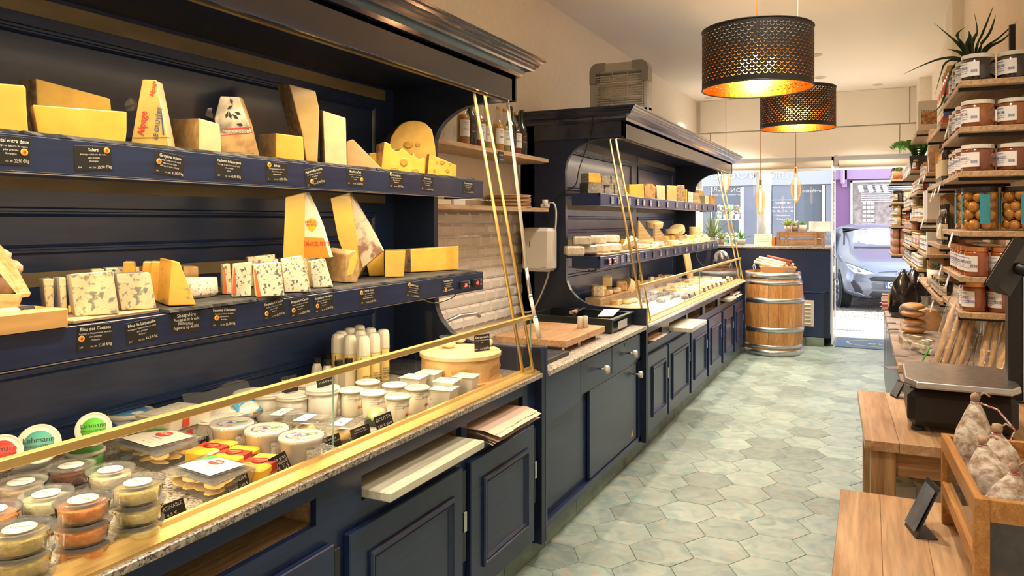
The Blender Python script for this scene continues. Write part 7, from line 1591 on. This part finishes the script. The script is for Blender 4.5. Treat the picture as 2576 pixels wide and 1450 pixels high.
# price holders on the tables
def holder(label, base, w, d, h, an, lean=.35):
    t = thing('steel_sign_holder', label, 'sign holder', base, an, 'bent steel sign holders'); m = mat('dark steel', (.10,.10,.11), .35, .8)
    q = G(); q.box(0,d,-w/2,w/2,0,.0025); part('base_plate', q, m, t); q = G(); q.ext([(0,-w/2,0),(0,w/2,0),(h*lean,w/2,h),(h*lean,-w/2,h)], (-.0025,0,0)); part('upright_plate', q, m, t)
    q = G(); q.ext([(-.004,-w*.42,h*.1),(-.004,w*.42,h*.1),(h*lean*.9-.004,w*.42,h*.92),(h*lean*.9-.004,-w*.42,h*.92)], (-.0005,0,0)); part('grey_card', q, mat('slate grey card', (.13,.14,.16), .4, noise=.4, nscale=18), t)
p = PZ(2293,1352,.76); holder('bent dark steel sign holder on the near table', (p.x, p.y+.04, .7605), .10, .055, .145, .25, .42)
p = PZ(2252,1000,.88); holder('small bent steel sign holder against the scale', (p.x-.005, p.y, .8805), .07, .03, .07, .4, .5)
# sausage crate
fbl = PZ(2367,1310,.76); H = (PX(2367,1090,fbl.x).z-.76); nl = PZ(2452,1255,.76+H); wr = thing('sausage_crate', 'orange wood open crate with glass sides full of dry sausages on the near table', 'crate', (fbl.x, fbl.y, .7605)); dr = Vector((nl.x-fbl.x, nl.y-fbl.y, 0)); Lc = dr.length; wr.rotation_euler = (0,0,math.atan2(dr.x, -dr.y))
CW = wood('orange crate wood', (.42,.17,.035), (.62,.30,.08), 4, 1, .4, ring=2.5); wd = .42
# local: x to the right, y from far (0) towards the viewer (-Lc)
for (x0, y0) in ((0,-.03),(wd-.03,-.03),(0,-Lc),(wd-.03,-Lc)):
    q = G(); q.box(x0,x0+.03,y0,y0+.03,0,H,b=.001); part('post', q, CW, wr)
for (x0, x1, y0, y1, z0, z1, nm) in ((0,.02,-Lc+.03,-.03,H-.045,H,'rail'),(0,.02,-Lc+.03,-.03,.09,.125,'rail'),(wd-.02,wd,-Lc+.03,-.03,H-.045,H,'rail'),(.03,wd-.03,-Lc,-Lc+.02,H-.05,H,'rail'),(.03,wd-.03,-Lc,-Lc+.02,.0,.06,'rail'),(.03,wd-.03,-.02,0,H-.045,H,'rail'),(.02,wd-.02,-Lc+.02,-.02,.035,.05,'floor_board')):
    q = G(); q.box(x0,x1,y0,y1,z0,z1,b=.001); part(nm, q, CW, wr)
q = G(); q.box(.012,.015,-Lc+.03,-.03,.125,H-.045); part('side_glass', q, clear('smoky crate pane', (.5,.52,.54), 1.5, .05, .35, (.12,.13,.14)), wr)
q = G(); q.box(.03,wd-.03,-Lc+.010,-Lc+.013,.06,H-.05); part('front_glass', q, clear('smoky crate pane'), wr)
SAU = mat('floury dry sausage', (.76,.67,.55), .85, bump=1.0, nscale=40, col2=(.40,.27,.18), contrast=(.38,.58), bdist=.01, detail=6); STR = mat('red white string', (.60,.12,.12), .8, nscale=160, col2=(.75,.68,.62), contrast=(.48,.52)); TIE = mat('tied skin end', (.58,.40,.26), .7, noise=.4, nscale=40)
M = Matrix.Translation(wr.location) @ Matrix.Rotation(wr.rotation_euler.z, 4, 'Z')
sp = [(.07,-.07,.02,.0,'leaning in the far left corner'),(.15,-.14,-.10,.1,'second from the left, darker'),(.24,-.10,.05,-.05,'upright at the back'),(.33,-.08,.1,.0,'at the back by the photo edge'),(.10,-.24,-.1,.2,'low at the left side'),(.22,-.24,.15,-.15,'in the middle with a yellow tip'),(.33,-.22,.0,.1,'middle right'),(.18,-.36,.1,.25,'near the front rail'),(.31,-.36,-.1,.15,'front right'),(.09,-.38,.1,.1,'front left')]
for i, (x, y, tx, ty, lb) in enumerate(sp):
    if -y > Lc-.05: y = -Lc+.08
    b0 = M @ Vector((x, y, .055)); t = thing('dry_sausage', 'floury dry sausage '+lb+' of the orange crate', 'sausage', b0, 0, 'dry sausages in the orange crate'); h = H+[.165,.08,.15,.13,.06,.11,.14,.06,.09,.04][i]-.055; r = .052
    q = G(); K = 12; pts = [Vector((tx*h*s/K, ty*h*s/K, h*.86*s/K)) for s in range(K+1)]; rr = [r*(.35+.65*min(1, s/2))*(1 if s < K-4 else max(.22, 1-(s-(K-4))**1.5*.105))*random.uniform(.93,1.07) for s in range(K+1)]
    q.tube(pts, rr, 14); part('sausage', q, SAU, t)
    q = G(); c = pts[-1]; q.ball(tuple(c+Vector((0,0,.016))), .014, 8, jit=.2); q.tube([c+Vector((0,0,.01)), c+Vector((.02,0,.03)), c+Vector((.035,0,.02))], .003, 5); part('tied_end', q, TIE, t)
    q = G(); q.tube([c+Vector((.012*math.cos(a*.8),.012*math.sin(a*.8),.0)) for a in range(9)], .0022, 5)
    if i in (0,2,3,6): q.tube([c+Vector((.01,0,0)), c+Vector((.05,-.02,-.01)), c+Vector((.09,-.03,-.06)), c+Vector((.07,-.05,-.10)), c+Vector((.03,-.045,-.08))], .0028, 6)
    part('string', q, STR, t)
# ================================================================ pendant lamps
SHB = mat('black metal shade', (.014,.013,.012), .45); SHG = mat('gold shade lining', (.85,.42,.08), .28, 1)
def holes_mat(name, col, metal, rough):
    m, n, l, b = _new(name); b.inputs['Base Color'].default_value = (*col, 1); b.inputs['Metallic'].default_value = metal; b.inputs['Roughness'].default_value = rough
    return m
def pendant(label, x, y, z0, R, H, ctop):
    t = thing('pendant_lamp', label, 'lamp', (x, y, z0), 0, 'perforated drum lampshades')
    # punched wall: a strip of cells, each a black plate with a crescent slot cut through and a gold back
    NC, NR = 56, 16; q = G(); qi = G(); cw = 2*PI/NC; z1 = .09*H; zh = (H*.86)/NR
    def P(a, z, r): return (r*math.cos(a), r*math.sin(a), z)
    for zz0, zz1 in ((0, z1), (z1+NR*zh, H)):
        for i in range(NC):
            for g_, r in ((q, R), (qi, R-.0018)): g_.add([P(i*cw,zz0,r),P((i+1)*cw,zz0,r),P((i+1)*cw,zz1,r),P(i*cw,zz1,r)], [(0,1,2,3)] if r == R else [(3,2,1,0)], 0, None, True)
    K = 6
    for j in range(NR):
        for i in range(NC):
            a0 = i*cw; zb = z1+j*zh; off = .5 if j % 2 else 0
            seam = (i % 28) in (0, 1)
            for g_, r, inv in ((q, R, False), (qi, R-.0018, True)):
                if seam:
                    g_.add([P(a0,zb,r),P(a0+cw,zb,r),P(a0+cw,zb+zh,r),P(a0,zb+zh,r)], [(0,1,2,3) if not inv else (3,2,1,0)], 0, None, True); continue
                # crescent slot: lower arc (u, v) and upper arc
                lo = [(.5+.37*math.cos(PI+PI*k/K), .88+.76*math.sin(PI+PI*k/K)) for k in range(K+1)]; up = [(.5+.30*math.cos(PI+PI*k/K), .88+.54*math.sin(PI+PI*k/K)) for k in range(K+1)]
                def W(u, v): return P(a0+cw*(u+off), zb+zh*v, r)
                vs = [W(*p) for p in lo]+[W(*p) for p in up]+[W(k/K, 0) for k in range(K+1)]+[W(k/K, 1) for k in range(K+1)]
                n = K+1; fs = [(2*n+k, 2*n+k+1, k+1, k) for k in range(K)]+[(n+k, n+k+1, 3*n+k+1, 3*n+k) for k in range(K)]
                fs += [(2*n, 0, n, 3*n), (2*n+K, 3*n+K, n+K, K)]
                g_.add(vs, [f if not inv else f[::-1] for f in fs], 0, None, True)
    part('shade', q, SHB, t); part('gold_lining', qi, SHG, t)
    for zz in (0, H): q = G(); q.tube([(R*math.cos(2*PI*k/48), R*math.sin(2*PI*k/48), zz) for k in range(49)], .0035, 6); part('rim', q, SHB, t)
    q = G()
    for k in range(3): a = k*2*PI/3+.4; q.tube([(R*math.cos(a),R*math.sin(a),H-.01),(.02*math.cos(a),.02*math.sin(a),H-.03)], .003, 6)
    q.tube([(0,0,H-.08),(0,0,H+.03)], .016, 12); part('socket', q, SHB, t)
    q = G(); q.tube([(0,0,H+.03),(0,0,ctop-z0)], .003, 6); part('cord', q, COPC, t)
    EMB = mat('warm filament bulb', (1,.50,.13), emit=9)
    for k in range(3):
        a = k*2.1+.5; q = G(); q.lathe([(.006,0),(.020,.02),(.022,.05),(.012,.085)], 10, T=TR((.055*math.cos(a),.055*math.sin(a),H-.20)) @ Matrix.Rotation(.3*math.cos(a), 4, 'Y')); part('bulb', q, EMB, t)
    add_light('POINT', 'pendant_glow', (x, y, z0+H*.45), 9, (1,.60,.28), shadow_soft_size=.03)
    return t
COPC = mat('copper cord', (.55,.28,.12), .5, .5)
def lamp_at(px, py, fw):
    r = (px-1288)/F; d = Vector((r*C_-S_, r*S_+C_, (556-py)/F)); return EYE+d*fw
p = lamp_at(1904, 224, 3.49); pendant('near large black drum lampshade with gold lining and crescent holes', p.x, p.y, p.z, .25, .275, 3.45)
p = lamp_at(2006, 323, 5.22); pendant('far black drum lampshade with gold lining and crescent holes', p.x, p.y, p.z, .25, .275, 3.45)
# big filament bulbs over the window counter
BGL = clear('amber bulb glass', (1,.86,.62), 2.4, .04, .10, (.95,.80,.55)); FIL = mat('glowing filament', (1,.62,.25), emit=12)
for i, (px, py, lb) in enumerate(((1913, 502, 'middle'), (2002, 472, 'right'), (1826, 448, 'left'))):
    Y = 10.15; c = PY(px, py, Y); t = thing('filament_bulb', lb+' large oval filament bulb on a copper cord in front of the window', 'light bulb', c, 0, 'filament bulbs on copper cords')
    q = G(); q.lathe([(.020,.19),(.022,.14),(.055,.06),(.067,-.02),(.058,-.09),(.034,-.15),(.030,-.185),(.018,-.20),(.0001,-.203)], 22); part('glass', q, BGL, t)
    q = G(); q.lathe([(.0201,.185),(.0215,.19),(.0215,.255),(.016,.262),(.0001,.262)], 14, smooth=False); part('copper_socket', q, mat('copper', (.72,.32,.16), .25, 1), t)
    q = G(); q.lathe([(.014,-.155),(.016,-.15),(.016,.12),(.014,.125)], 10); part('filament_tube', q, mat('glowing tube', (1,.55,.16), emit=4.5), t)
    q = G(); q.tube([(0,0,.26),(0,0,3.45-c.z)], .0045, 6); part('cord', q, COPC, t)
    q = G(); q.lathe([(.045,0),(.045,-.02),(.0001,-.024)], 18, (0,0,3.45-c.z)); part('ceiling_rose', q, WHITE, t)
# ================================================================ barrel
bp_ = Vector((-1.15, 9.80, 0)); br = thing('wine_barrel', 'oak wine barrel with steel hoops standing before the tall counter', 'barrel', bp_, .3)
BH, RB_, RT = 1.02, .375, .325
def brad(z): return RT+(RB_-RT)*(1-((z-BH/2)/(BH/2))**2)
NS = 20
BW = [wood('barrel oak %d' % k, ((.34,.13,.03),(.42,.18,.05),(.38,.16,.045))[k], ((.56,.27,.08),(.62,.33,.11),(.52,.25,.07))[k], 5, 2, .42, ring=2.0, coat=.2) for k in range(3)]
for k in range(NS):
    q = G(); a0, a1 = 2*PI*k/NS+.004, 2*PI*(k+1)/NS-.004; nz = 10; vs = []
    for j in range(nz+1):
        z = .002+(BH-.004)*j/nz; 
        for rr in (brad(z), brad(z)-.022):
            for a in (a0, (a0+a1)/2, a1): vs.append((rr*math.cos(a), rr*math.sin(a), z))
    fs = []
    for j in range(nz):
        b_ = j*6; c_ = b_+6; fs += [(b_,b_+1,c_+1,c_),(b_+1,b_+2,c_+2,c_+1),(b_+4,b_+3,c_+3,c_+4),(b_+5,b_+4,c_+4,c_+5),(b_+3,b_,c_,c_+3),(b_+2,b_+5,c_+5,c_+2)]
    e = nz*6; fs += [(e,e+1,e+4,e+3),(e+1,e+2,e+5,e+4),(0,3,4,1),(1,4,5,2)]; q.add(vs, fs); part('stave', q, BW[k % 3], br)
HOOP = mat('galvanised hoop', (.58,.60,.62), .32, 1, noise=.15, nscale=8)
for z0, z1 in ((.005,.075),(.100,.140),(.30,.355),(.655,.71),(.875,.915),(.945,1.017)):
    q = G(); q.lathe([(brad(z0)+.0005,z0),(brad(z0)+.004,z0),(brad(z1)+.004,z1),(brad(z1)+.0005,z1)], 40, cap=False); part('hoop', q, HOOP, br)
for k in range(5):
    q = G(); y0 = -.30+k*.12; y1 = y0+.118; ym = max(abs(y0),abs(y1)); xx = math.sqrt(max(.01, (RT-.025)**2-ym**2)); q.box(-xx,xx,y0,y1,BH-.045,BH-.025); part('head_board', q, BW[1], br)
# tray of sausages on the barrel
KC = mat('kraft card tray', (.62,.38,.17), .7); kt = thing('card_tray', 'kraft card tray full of cured sausages on top of the barrel', 'tray', (-1.08, 9.74, BH-.0245), .15)
q = G(); w, d, h = .17, .11, .085
b4 = [(-w,-d,0),(w,-d,0),(w,d,0),(-w,d,0)]; t4 = [(-w*1.28,-d*1.25,h),(w*1.28,-d*1.25,h),(w*1.28,d*1.25,h),(-w*1.28,d*1.25,h)]
for k in range(4): q.add([b4[k], b4[(k+1) % 4], t4[(k+1) % 4], t4[k]], [(0,1,2,3)])
q.add(b4, [(0,1,2,3)]); o = part('tray', q, KC, kt); md = o.modifiers.new('thick', 'SOLIDIFY'); md.thickness = .003
SWH = mat('white sausage skin', (.68,.60,.48), .7, noise=.25, nscale=30, bump=.5); SRD = mat('dark red sausage', (.32,.07,.03), .45, noise=.2, nscale=30)
for i in range(7):
    m = SRD if i in (4, 5) else SWH; x = -.10+.02*i; q = G(); z = BH+.045+.020*(i % 3)+.006*i; q.tube([Vector((-.20+.01*i,0,.075)), Vector((-.05,.0,.04)), Vector((.14,.0,.0))], [.016,.030,.024], 12)
    o = solo('cured_sausage', f'{"dark red" if m is SRD else "white floury"} long cured sausage, {ORD[i]} from the left in the card tray', 'sausage', q, m, (-1.10+.022*(i-3), 9.72+.014*(i-3), z), .2*(i-3)*.4, group='cured sausages in the card tray')
q = G(); q.tube([(0,0,.08),(-.02,0,.03),(-.01,.0,-.02),(.01,0,.0),(.0,0,.06)], .004, 6); solo('sausage_string', 'loop of white string hanging from the sausages over the barrel', 'string', q, SWH, (-1.345, 9.66, BH+.035))
q = G(); q.box(-.035,.035,-.004,.004,0,.05,b=.001); solo('price_card', 'small grey price holder on the barrel rim', 'price card', q, mat('grey card holder', (.2,.2,.22), .5), (-.93, 9.60, BH-.02))
# ================================================================ window counter goods
CT = 1.3075
cr = thing('fruit_crate', 'old slatted wooden crate carrying potted plants on the tall counter', 'crate', (0,0,CT)); a, b = PY(1956,621,10.85), PY(2072,621,10.85); cr.location = ((a.x+b.x)/2, 10.95, CT); w = (b.x-a.x)/2; h = PY(2000,583,10.85).z-CT
OLDW = wood('weathered crate wood', (.24,.12,.055), (.44,.27,.14), 5, 0, .7, ring=3)
for yy in (-.14,.14):
    for z0 in (.015, h*.55): q = G(); q.box(-w,w,yy-.006,yy+.006,z0,z0+h*.38,b=.001); part('slat', q, OLDW, cr)
for xx in (-w+.0,-w*.66,w*.62,w-.03): q = G(); q.box(xx,xx+.03,-.158,-.147,0,h,b=.001); part('upright', q, OLDW, cr)
for sx in (-1,1):
    for k in range(3): q = G(); q.box(sx*w-.006,sx*w+.006,-.13+k*.1,-.06+k*.1,.0,h); part('end_slat', q, OLDW, cr)
for k in range(4): q = G(); q.box(-w,w,-.13+k*.07,-.08+k*.07,h-.012,h); part('top_slat', q, OLDW, cr)
POTC = mat('pale stone pot', (.60,.56,.50), .6)
def bush(label, px, z, r, hh, pot, lm, n=60, Y=10.95, pr=.045, ph=.08, mats2=None):
    x = PY(px, 600, Y).x; t = thing('potted_plant', label, 'plant', (x, Y, z)); q = G(); q.lathe([(pr*.75,0),(pr,ph),(pr*.9,ph),(.0001,ph*.9)], 16); part('pot', q, pot, t)
    for k in range(n):
        a = k*2.4; e = random.uniform(.2,1.4); L = r*random.uniform(.7,1.15); q = G(); b0 = Vector((0,0,ph*.9)); tip = b0+Vector((math.cos(a)*math.cos(e)*L, math.sin(a)*math.cos(e)*L, math.sin(e)*L*hh)); leaf_strip(q, [b0, (b0+tip)/2+Vector((0,0,.01)), tip], .010*(r/.1)**.5, fold=.2); part('leaf', q, lm if k % 3 or mats2 is None else mats2, t)
    return t
LG = mat('light yellow green leaf', (.42,.52,.12), .5); MG = mat('mid green leaf', (.14,.34,.06), .5)
bush('bushy yellow green plant in a round white pot on the crate', 1982, CT+h+.0005, .13, 1.0, POTC, LG, 50, pr=.05); bush('pale flowering plant in a round brown pot on the crate', 2000, CT+h+.0005, .10, .9, mat('brown pot', (.42,.33,.25), .7), mat('pale leaf', (.62,.62,.42), .5), 36, Y=11.0, pr=.05); bush('small dark green plant in a grey bucket pot on the crate', 2020, CT+h+.0005, .09, .7, POTC, MG, 34, pr=.048, ph=.09)
bush('spiky green plant in a grey pot at the left of the counter notice', 1864, CT, .20, .8, mat('grey green pot', (.40,.42,.36), .6), MG, 18, Y=10.85, pr=.07, ph=.09)
bush('tall round leaved plant behind the far case end', 1792, CT, .30, 1.5, POTC, mat('grey green leaf', (.22,.32,.14), .5), 40, Y=11.15, pr=.07, ph=.10, mats2=LG)
bush('low yellow flowering plant by the window at the far left', 1815, CT, .18, .8, mat('brown pot'), LG, 30, Y=11.1, pr=.05)
p = PY(1919, 606, 10.75); q = G(); w = .115; q.ext([(-w,0,0),(w,0,0),(w,.05,.16),(-w,.05,.16)], (0,.008,0)); 
for k in range(6): q.text('tarifs et informations du magasin', .012, frame((0,-.001+.0156*(k*.18+.4)*.9-.002,.135-k*.019),(1,0,0),(0,.05,.16)), m=1)
solo('notice_board', 'cream notice board with lines of print on the tall counter', 'sign', q, [mat('cream board', (.66,.58,.44), .6), INK], (p.x, 10.74, CT))
q = G(); q.box(-.16,.16,-.05,.05,0,.012); q.box(-.14,.14,-.004,.004,.012,.14); p = PY(2062, 570, 11.25); solo('white_sign', 'blank white sign card behind the crate by the window', 'sign', q, WHITEP, (p.x, 11.25, p.z-.07)); q = G(); q.box(-.03,.03,-.03,.03,0,p.z-.0705-CT); solo('sign_stand', 'white stand under the blank white sign card', 'stand', q, WHITE, (p.x, 11.25, CT))
q = G(); q.box(-.02,.02,-.10,.10,0,.12,b=.002); solo('orange_box', 'orange and white box standing beside the notice board', 'box', q, ORG, (PY(1948,600,10.95).x, 10.95, CT))
# ================================================================ flower stand outside the shop opposite
fs_ = thing('flower_stand', 'cream framed flower stand with pink and white flowers outside the funeral shop', 'flower stand', (0,0,0)); P1 = PY(1800, 620, 17.5); P2 = PY(1862, 620, 17.5); fs_.location = (P1.x, 17.5+3, .02)
sc_ = 20.5/17.5; P1 = PY(1803,620,20.6); P2 = PY(1862,620,20.6); fs_.location = (P1.x, 20.6, .02); w = P2.x-P1.x; hh = PY(1830,553,20.6).z
CW_ = mat('cream painted frame', (.70,.64,.48), .5)
for x in (0, w): q = G(); q.box(x-.03,x+.03,-.03,.03,0,hh); part('post', q, CW_, fs_)
for z in (.3, hh*.55, hh): q = G(); q.box(-.03,w+.03,-.2,.2,z-.04,z); part('tray_board', q, CW_, fs_)
PK = mat('pink flower', (.75,.22,.40), .6); WF = mat('white flower', (.82,.80,.76), .6)
for z in (.3, hh*.55, hh):
    for i in range(4):
        x = w*(i+.5)/4; fp = thing('flower_pot', f'{ORD[i]} flower pot from the left on the {["lowest","middle","top"][[.3,hh*.55,hh].index(z)]} board of the flower stand', 'flowers', (P1.x+x, 20.6, .02+z), 0, 'pots on the flower stand')
        q = G(); q.lathe([(.055,.001),(.07,.13)], 12); part('pot', q, POTC, fp); q = G()
        for k in range(26): q.ball((random.uniform(-.07,.07), random.uniform(-.1,.1), random.uniform(.13,.36)), .035, 5)
        part('blossoms', q, PK if i % 2 and z == hh else WF, fp, stuff=True); q = G()
        for k in range(30): c = Vector((random.uniform(-.08,.05), random.uniform(-.1,.1), random.uniform(.1,.30))); q.add([c, c+Vector((.06,0,.03)), c+Vector((.03,.02,.08))], [(0,1,2)])
        part('leaves', q, MG, fp, stuff=True)
# ================================================================ parked car
CARP = mat('silver blue car paint', (.20,.22,.28), .30, .55, coat=.8); CGL = mat('car window glass', (.03,.035,.04), .04, coat=1, spec=1); TYRE = mat('tyre', (.02,.02,.02), .85); GRL = mat('dark grille', (.025,.025,.028), .5)
Y0 = 15.0; cc = PY(2262, 670, Y0); car = thing('parked_car', 'silver grey hatchback parked facing the open shop door', 'car', (cc.x+.05, Y0+.3, -.03), .20); car.scale = (1.08,1.08,1.08)
# local: x across (left of picture = -x), y away from viewer, z up
SECT = [ # y, half widths at heights: [(z, hw)...]
 (0.00, [(.22,.62),(.36,.74),(.50,.78),(.62,.76),(.70,.70),(.76,.50)]),
 (0.16, [(.18,.78),(.36,.84),(.52,.86),(.68,.84),(.78,.76),(.86,.55)]),
 (0.45, [(.18,.84),(.36,.875),(.55,.88),(.74,.87),(.86,.80),(.94,.58)]),
 (0.85, [(.18,.85),(.36,.88),(.58,.885),(.80,.875),(.93,.80),(1.01,.60)]),
 (1.20, [(.18,.85),(.36,.88),(.60,.885),(.84,.875),(.98,.80),(1.07,.64)]),
 (1.75, [(.18,.85),(.36,.88),(.60,.89),(.88,.88),(1.20,.72),(1.40,.56)]),
 (2.15, [(.18,.85),(.36,.88),(.60,.89),(.90,.88),(1.25,.72),(1.52,.56)]),
 (3.00, [(.18,.85),(.36,.88),(.60,.89),(.92,.88),(1.25,.72),(1.53,.55)]),
 (3.60, [(.18,.85),(.36,.87),(.60,.88),(.92,.86),(1.20,.68),(1.42,.50)]),
 (3.92, [(.24,.78),(.36,.82),(.60,.84),(.90,.80),(1.05,.60),(1.15,.45)])]
q = G(); vs = []; n = 12
for y, pr in SECT: vs += [(-hw, y, z) for z, hw in pr]+[(hw, y, z) for z, hw in reversed(pr)]
fs = [(j*n+i, j*n+(i+1) % n, (j+1)*n+(i+1) % n, (j+1)*n+i) for j in range(len(SECT)-1) for i in range(n)]+[tuple(reversed(range(n))), tuple((len(SECT)-1)*n+i for i in range(n))]
q.add(vs, fs, 0, None, True); body = part('body', q, CARP, car); md = body.modifiers.new('sub', 'SUBSURF'); md.levels = 2; md.render_levels = 2
from mathutils.bvhtree import BVHTree
bpy.context.view_layer.update(); _ev = body.evaluated_get(bpy.context.evaluated_depsgraph_get()); _em = _ev.to_mesh()
BV = BVHTree.FromPolygons([v.co.copy() for v in _em.vertices], [tuple(p.vertices) for p in _em.polygons]); _ev.to_mesh_clear()
def FP(x, z, off):
    h = BV.ray_cast(Vector((x,-2,z)), Vector((0,1,0))); return Vector((x, (h[0].y if h[0] else .3)-off, z))
def patch(name, poly, m, off=.008, par=None, rings=4, dens=4):
    """a body panel, lamp or grille lying on the shaped front of the car"""
    pts = []
    for k in range(len(poly)):
        a, b = poly[k], poly[(k+1) % len(poly)]; pts += [(a[0]+(b[0]-a[0])*t/dens, a[1]+(b[1]-a[1])*t/dens) for t in range(dens)]
    cx = sum(p[0] for p in pts)/len(pts); cz = sum(p[1] for p in pts)/len(pts); q = G(); vs = [FP(cx, cz, off)]; n = len(pts)
    for r in range(1, rings+1): vs += [FP(cx+(x-cx)*r/rings, cz+(z-cz)*r/rings, off if r < rings else -.004) for x, z in pts]
    q.add(vs, [(0,1+i,1+(i+1) % n) for i in range(n)]+[(1+(r-1)*n+i, 1+r*n+i, 1+r*n+(i+1) % n, 1+(r-1)*n+(i+1) % n) for r in range(1, rings) for i in range(n)], 0, None, True)
    return part(name, q, m, par or car)
SKYG = mat('sky toned windscreen', (.34,.37,.41), .06, .4, coat=1)  # pale sky reflection put into the base colour of the glass
patch('windscreen', [(-.66,1.10),(.66,1.10),(.54,1.40),(.3,1.44),(-.3,1.44),(-.54,1.40)], SKYG, .006)
for sg in (-1,1): patch('windscreen_pillar', [(sg*.70,1.08),(sg*.66,1.10),(sg*.54,1.40),(sg*.57,1.42)], mat('black trim', (.02,.02,.022), .4), .010)
patch('scuttle', [(-.68,1.045),(.68,1.045),(.68,1.085),(-.68,1.085)], mat('black trim'), .009)
HLG = mat('headlight glass', (.80,.82,.85), .06, .3, coat=1); HLD = mat('headlight inner', (.30,.31,.33), .2, .8); SEAM = mat('panel seam', (.05,.05,.055), .6)
for s in (-1, 1):
    q = G(); q.ext([(s*.865,1.55,1.0),(s*.87,3.1,1.02),(s*.70,2.95,1.40),(s*.70,2.05,1.40)][::s], (s*.012,0,0)); part('side_window', q, CGL, car)
    hl = patch('headlight', [(s*.40,.655),(s*.56,.63),(s*.74,.66),(s*.83,.74),(s*.84,.83),(s*.76,.80),(s*.60,.735)], HLG, .012)
    patch('projector', [(s*.60,.67),(s*.68,.67),(s*.70,.72),(s*.64,.735)], HLD, .017, hl); patch('projector', [(s*.72,.70),(s*.79,.74),(s*.80,.79),(s*.73,.755)], HLD, .017, hl)
    patch('headlight_seam', [(s*.39,.66),(s*.60,.742),(s*.76,.808),(s*.845,.842),(s*.84,.83),(s*.76,.80),(s*.60,.732)], SEAM, .011)
    patch('fog_recess', [(s*.58,.30),(s*.70,.30),(s*.80,.50),(s*.74,.56),(s*.62,.42)], GRL, .008); patch('bumper_blade', [(s*.52,.26),(s*.80,.30),(s*.84,.36),(s*.66,.33)], CARP, .022)
    q = G(); q.ball((s*1.0,1.42,1.03), .10, 12, sq=(1.1,.7,.75)); part('mirror', q, CARP, car)
    for yy in (.72, 3.25):
        wq = G(); T = TR((s*.80,yy,.31)) @ Matrix.Rotation(PI/2*s, 4, 'Y'); wq.lathe([(.20,-.10),(.30,-.10),(.318,-.07),(.318,.07),(.30,.10),(.21,.10)], 30, T=T); wh = part('tyre', wq, TYRE, car)
        wq = G(); wq.lathe([(.20,.085),(.215,.10),(.205,.105),(.19,.07),(.0001,.07)], 30, T=T)
        for k in range(8):
            a = 2*PI*k/8; wq.ext([(.03*math.cos(a-.6),.03*math.sin(a-.6),.08),(.20*math.cos(a-.10),.20*math.sin(a-.10),.09),(.20*math.cos(a+.10),.20*math.sin(a+.10),.09),(.03*math.cos(a+.6),.03*math.sin(a+.6),.08)], (0,0,.015), T=T)
        part('alloy_wheel', wq, mat('alloy', (.6,.6,.62), .25, .9), wh)
        aq = G(); aq.lathe([(.325,.0),(.375,.0)], 24, T=TR((s*.885,yy,.31)) @ Matrix.Rotation(PI/2*s, 4, 'Y'), cap=False); part('wheel_arch', aq, GRL, car)
patch('nose_panel', [(-.56,.60),(.56,.60),(.40,.66),(-.40,.66)], CARP, .014)
gr_ = patch('upper_grille', [(-.50,.52),(.50,.52),(.54,.58),(.40,.62),(-.40,.62),(-.54,.58)], GRL, .012)
for k in range(3): patch('grille_bar', [(-.44,.535+k*.03),(.44,.535+k*.03),(.44,.543+k*.03),(-.44,.543+k*.03)], STEEL, .018, gr_, 1, 6)
patch('bumper_grid', [(-.50,.38),(.50,.38),(.50,.51),(-.50,.51)], mat('grey bumper grid', (.13,.13,.14), .6), .009)
g2 = patch('lower_grille', [(-.62,.20),(.62,.20),(.48,.36),(-.48,.36)], GRL, .014)
for k in range(4): patch('grille_bar', [(-.52+k*.03,.225+k*.033),(.52-k*.03,.225+k*.033),(.52-k*.03,.233+k*.033),(-.52+k*.03,.233+k*.033)], mat('grey bar', (.3,.3,.32), .4), .020, g2, 1, 6)
patch('bonnet_seam', [(-.40,.672),(-.2,.70),(.2,.70),(.40,.672),(.40,.680),(.2,.708),(-.2,.708),(-.40,.680)], SEAM, .004)
yf = FP(0,.46,.03).y
q = G(); q.box(-.26,.26,yf-.012,yf,.41,.52,b=.003); pl_ = part('number_plate', q, WHITE, car); q = G(); q.box(-.26,-.22,yf-.014,yf-.012,.41,.52); part('blue_band', q, mat('plate blue', (.02,.10,.55), .4), pl_)
q = G(); q.text('GE-610-HL', .11, frame((.02,yf-.0145,.43),(1,0,0),(0,0,1)), bold=.02, width=.44); q.text('F', .035, frame((-.24,yf-.0145,.42),(1,0,0),(0,0,1)), m=1); part('plate_lettering', q, [INK, CHALK], pl_)
for rx, rz_, cz in ((.075,.052,0),(.026,.050,0),(.048,.020,.024)):
    q = G(); q.tube([(rx*math.cos(2*PI*k/24), FP(0,.66,.02).y, .66+cz+rz_*math.sin(2*PI*k/24)) for k in range(25)], .006, 6); part('emblem_ring', q, STEEL, car)
for s in (-1,1): q = G(); q.tube([(s*.1,1.22,1.06),(s*.1+.45*s,1.26,1.07)], .010, 6); part('wiper', q, BLACK, car)
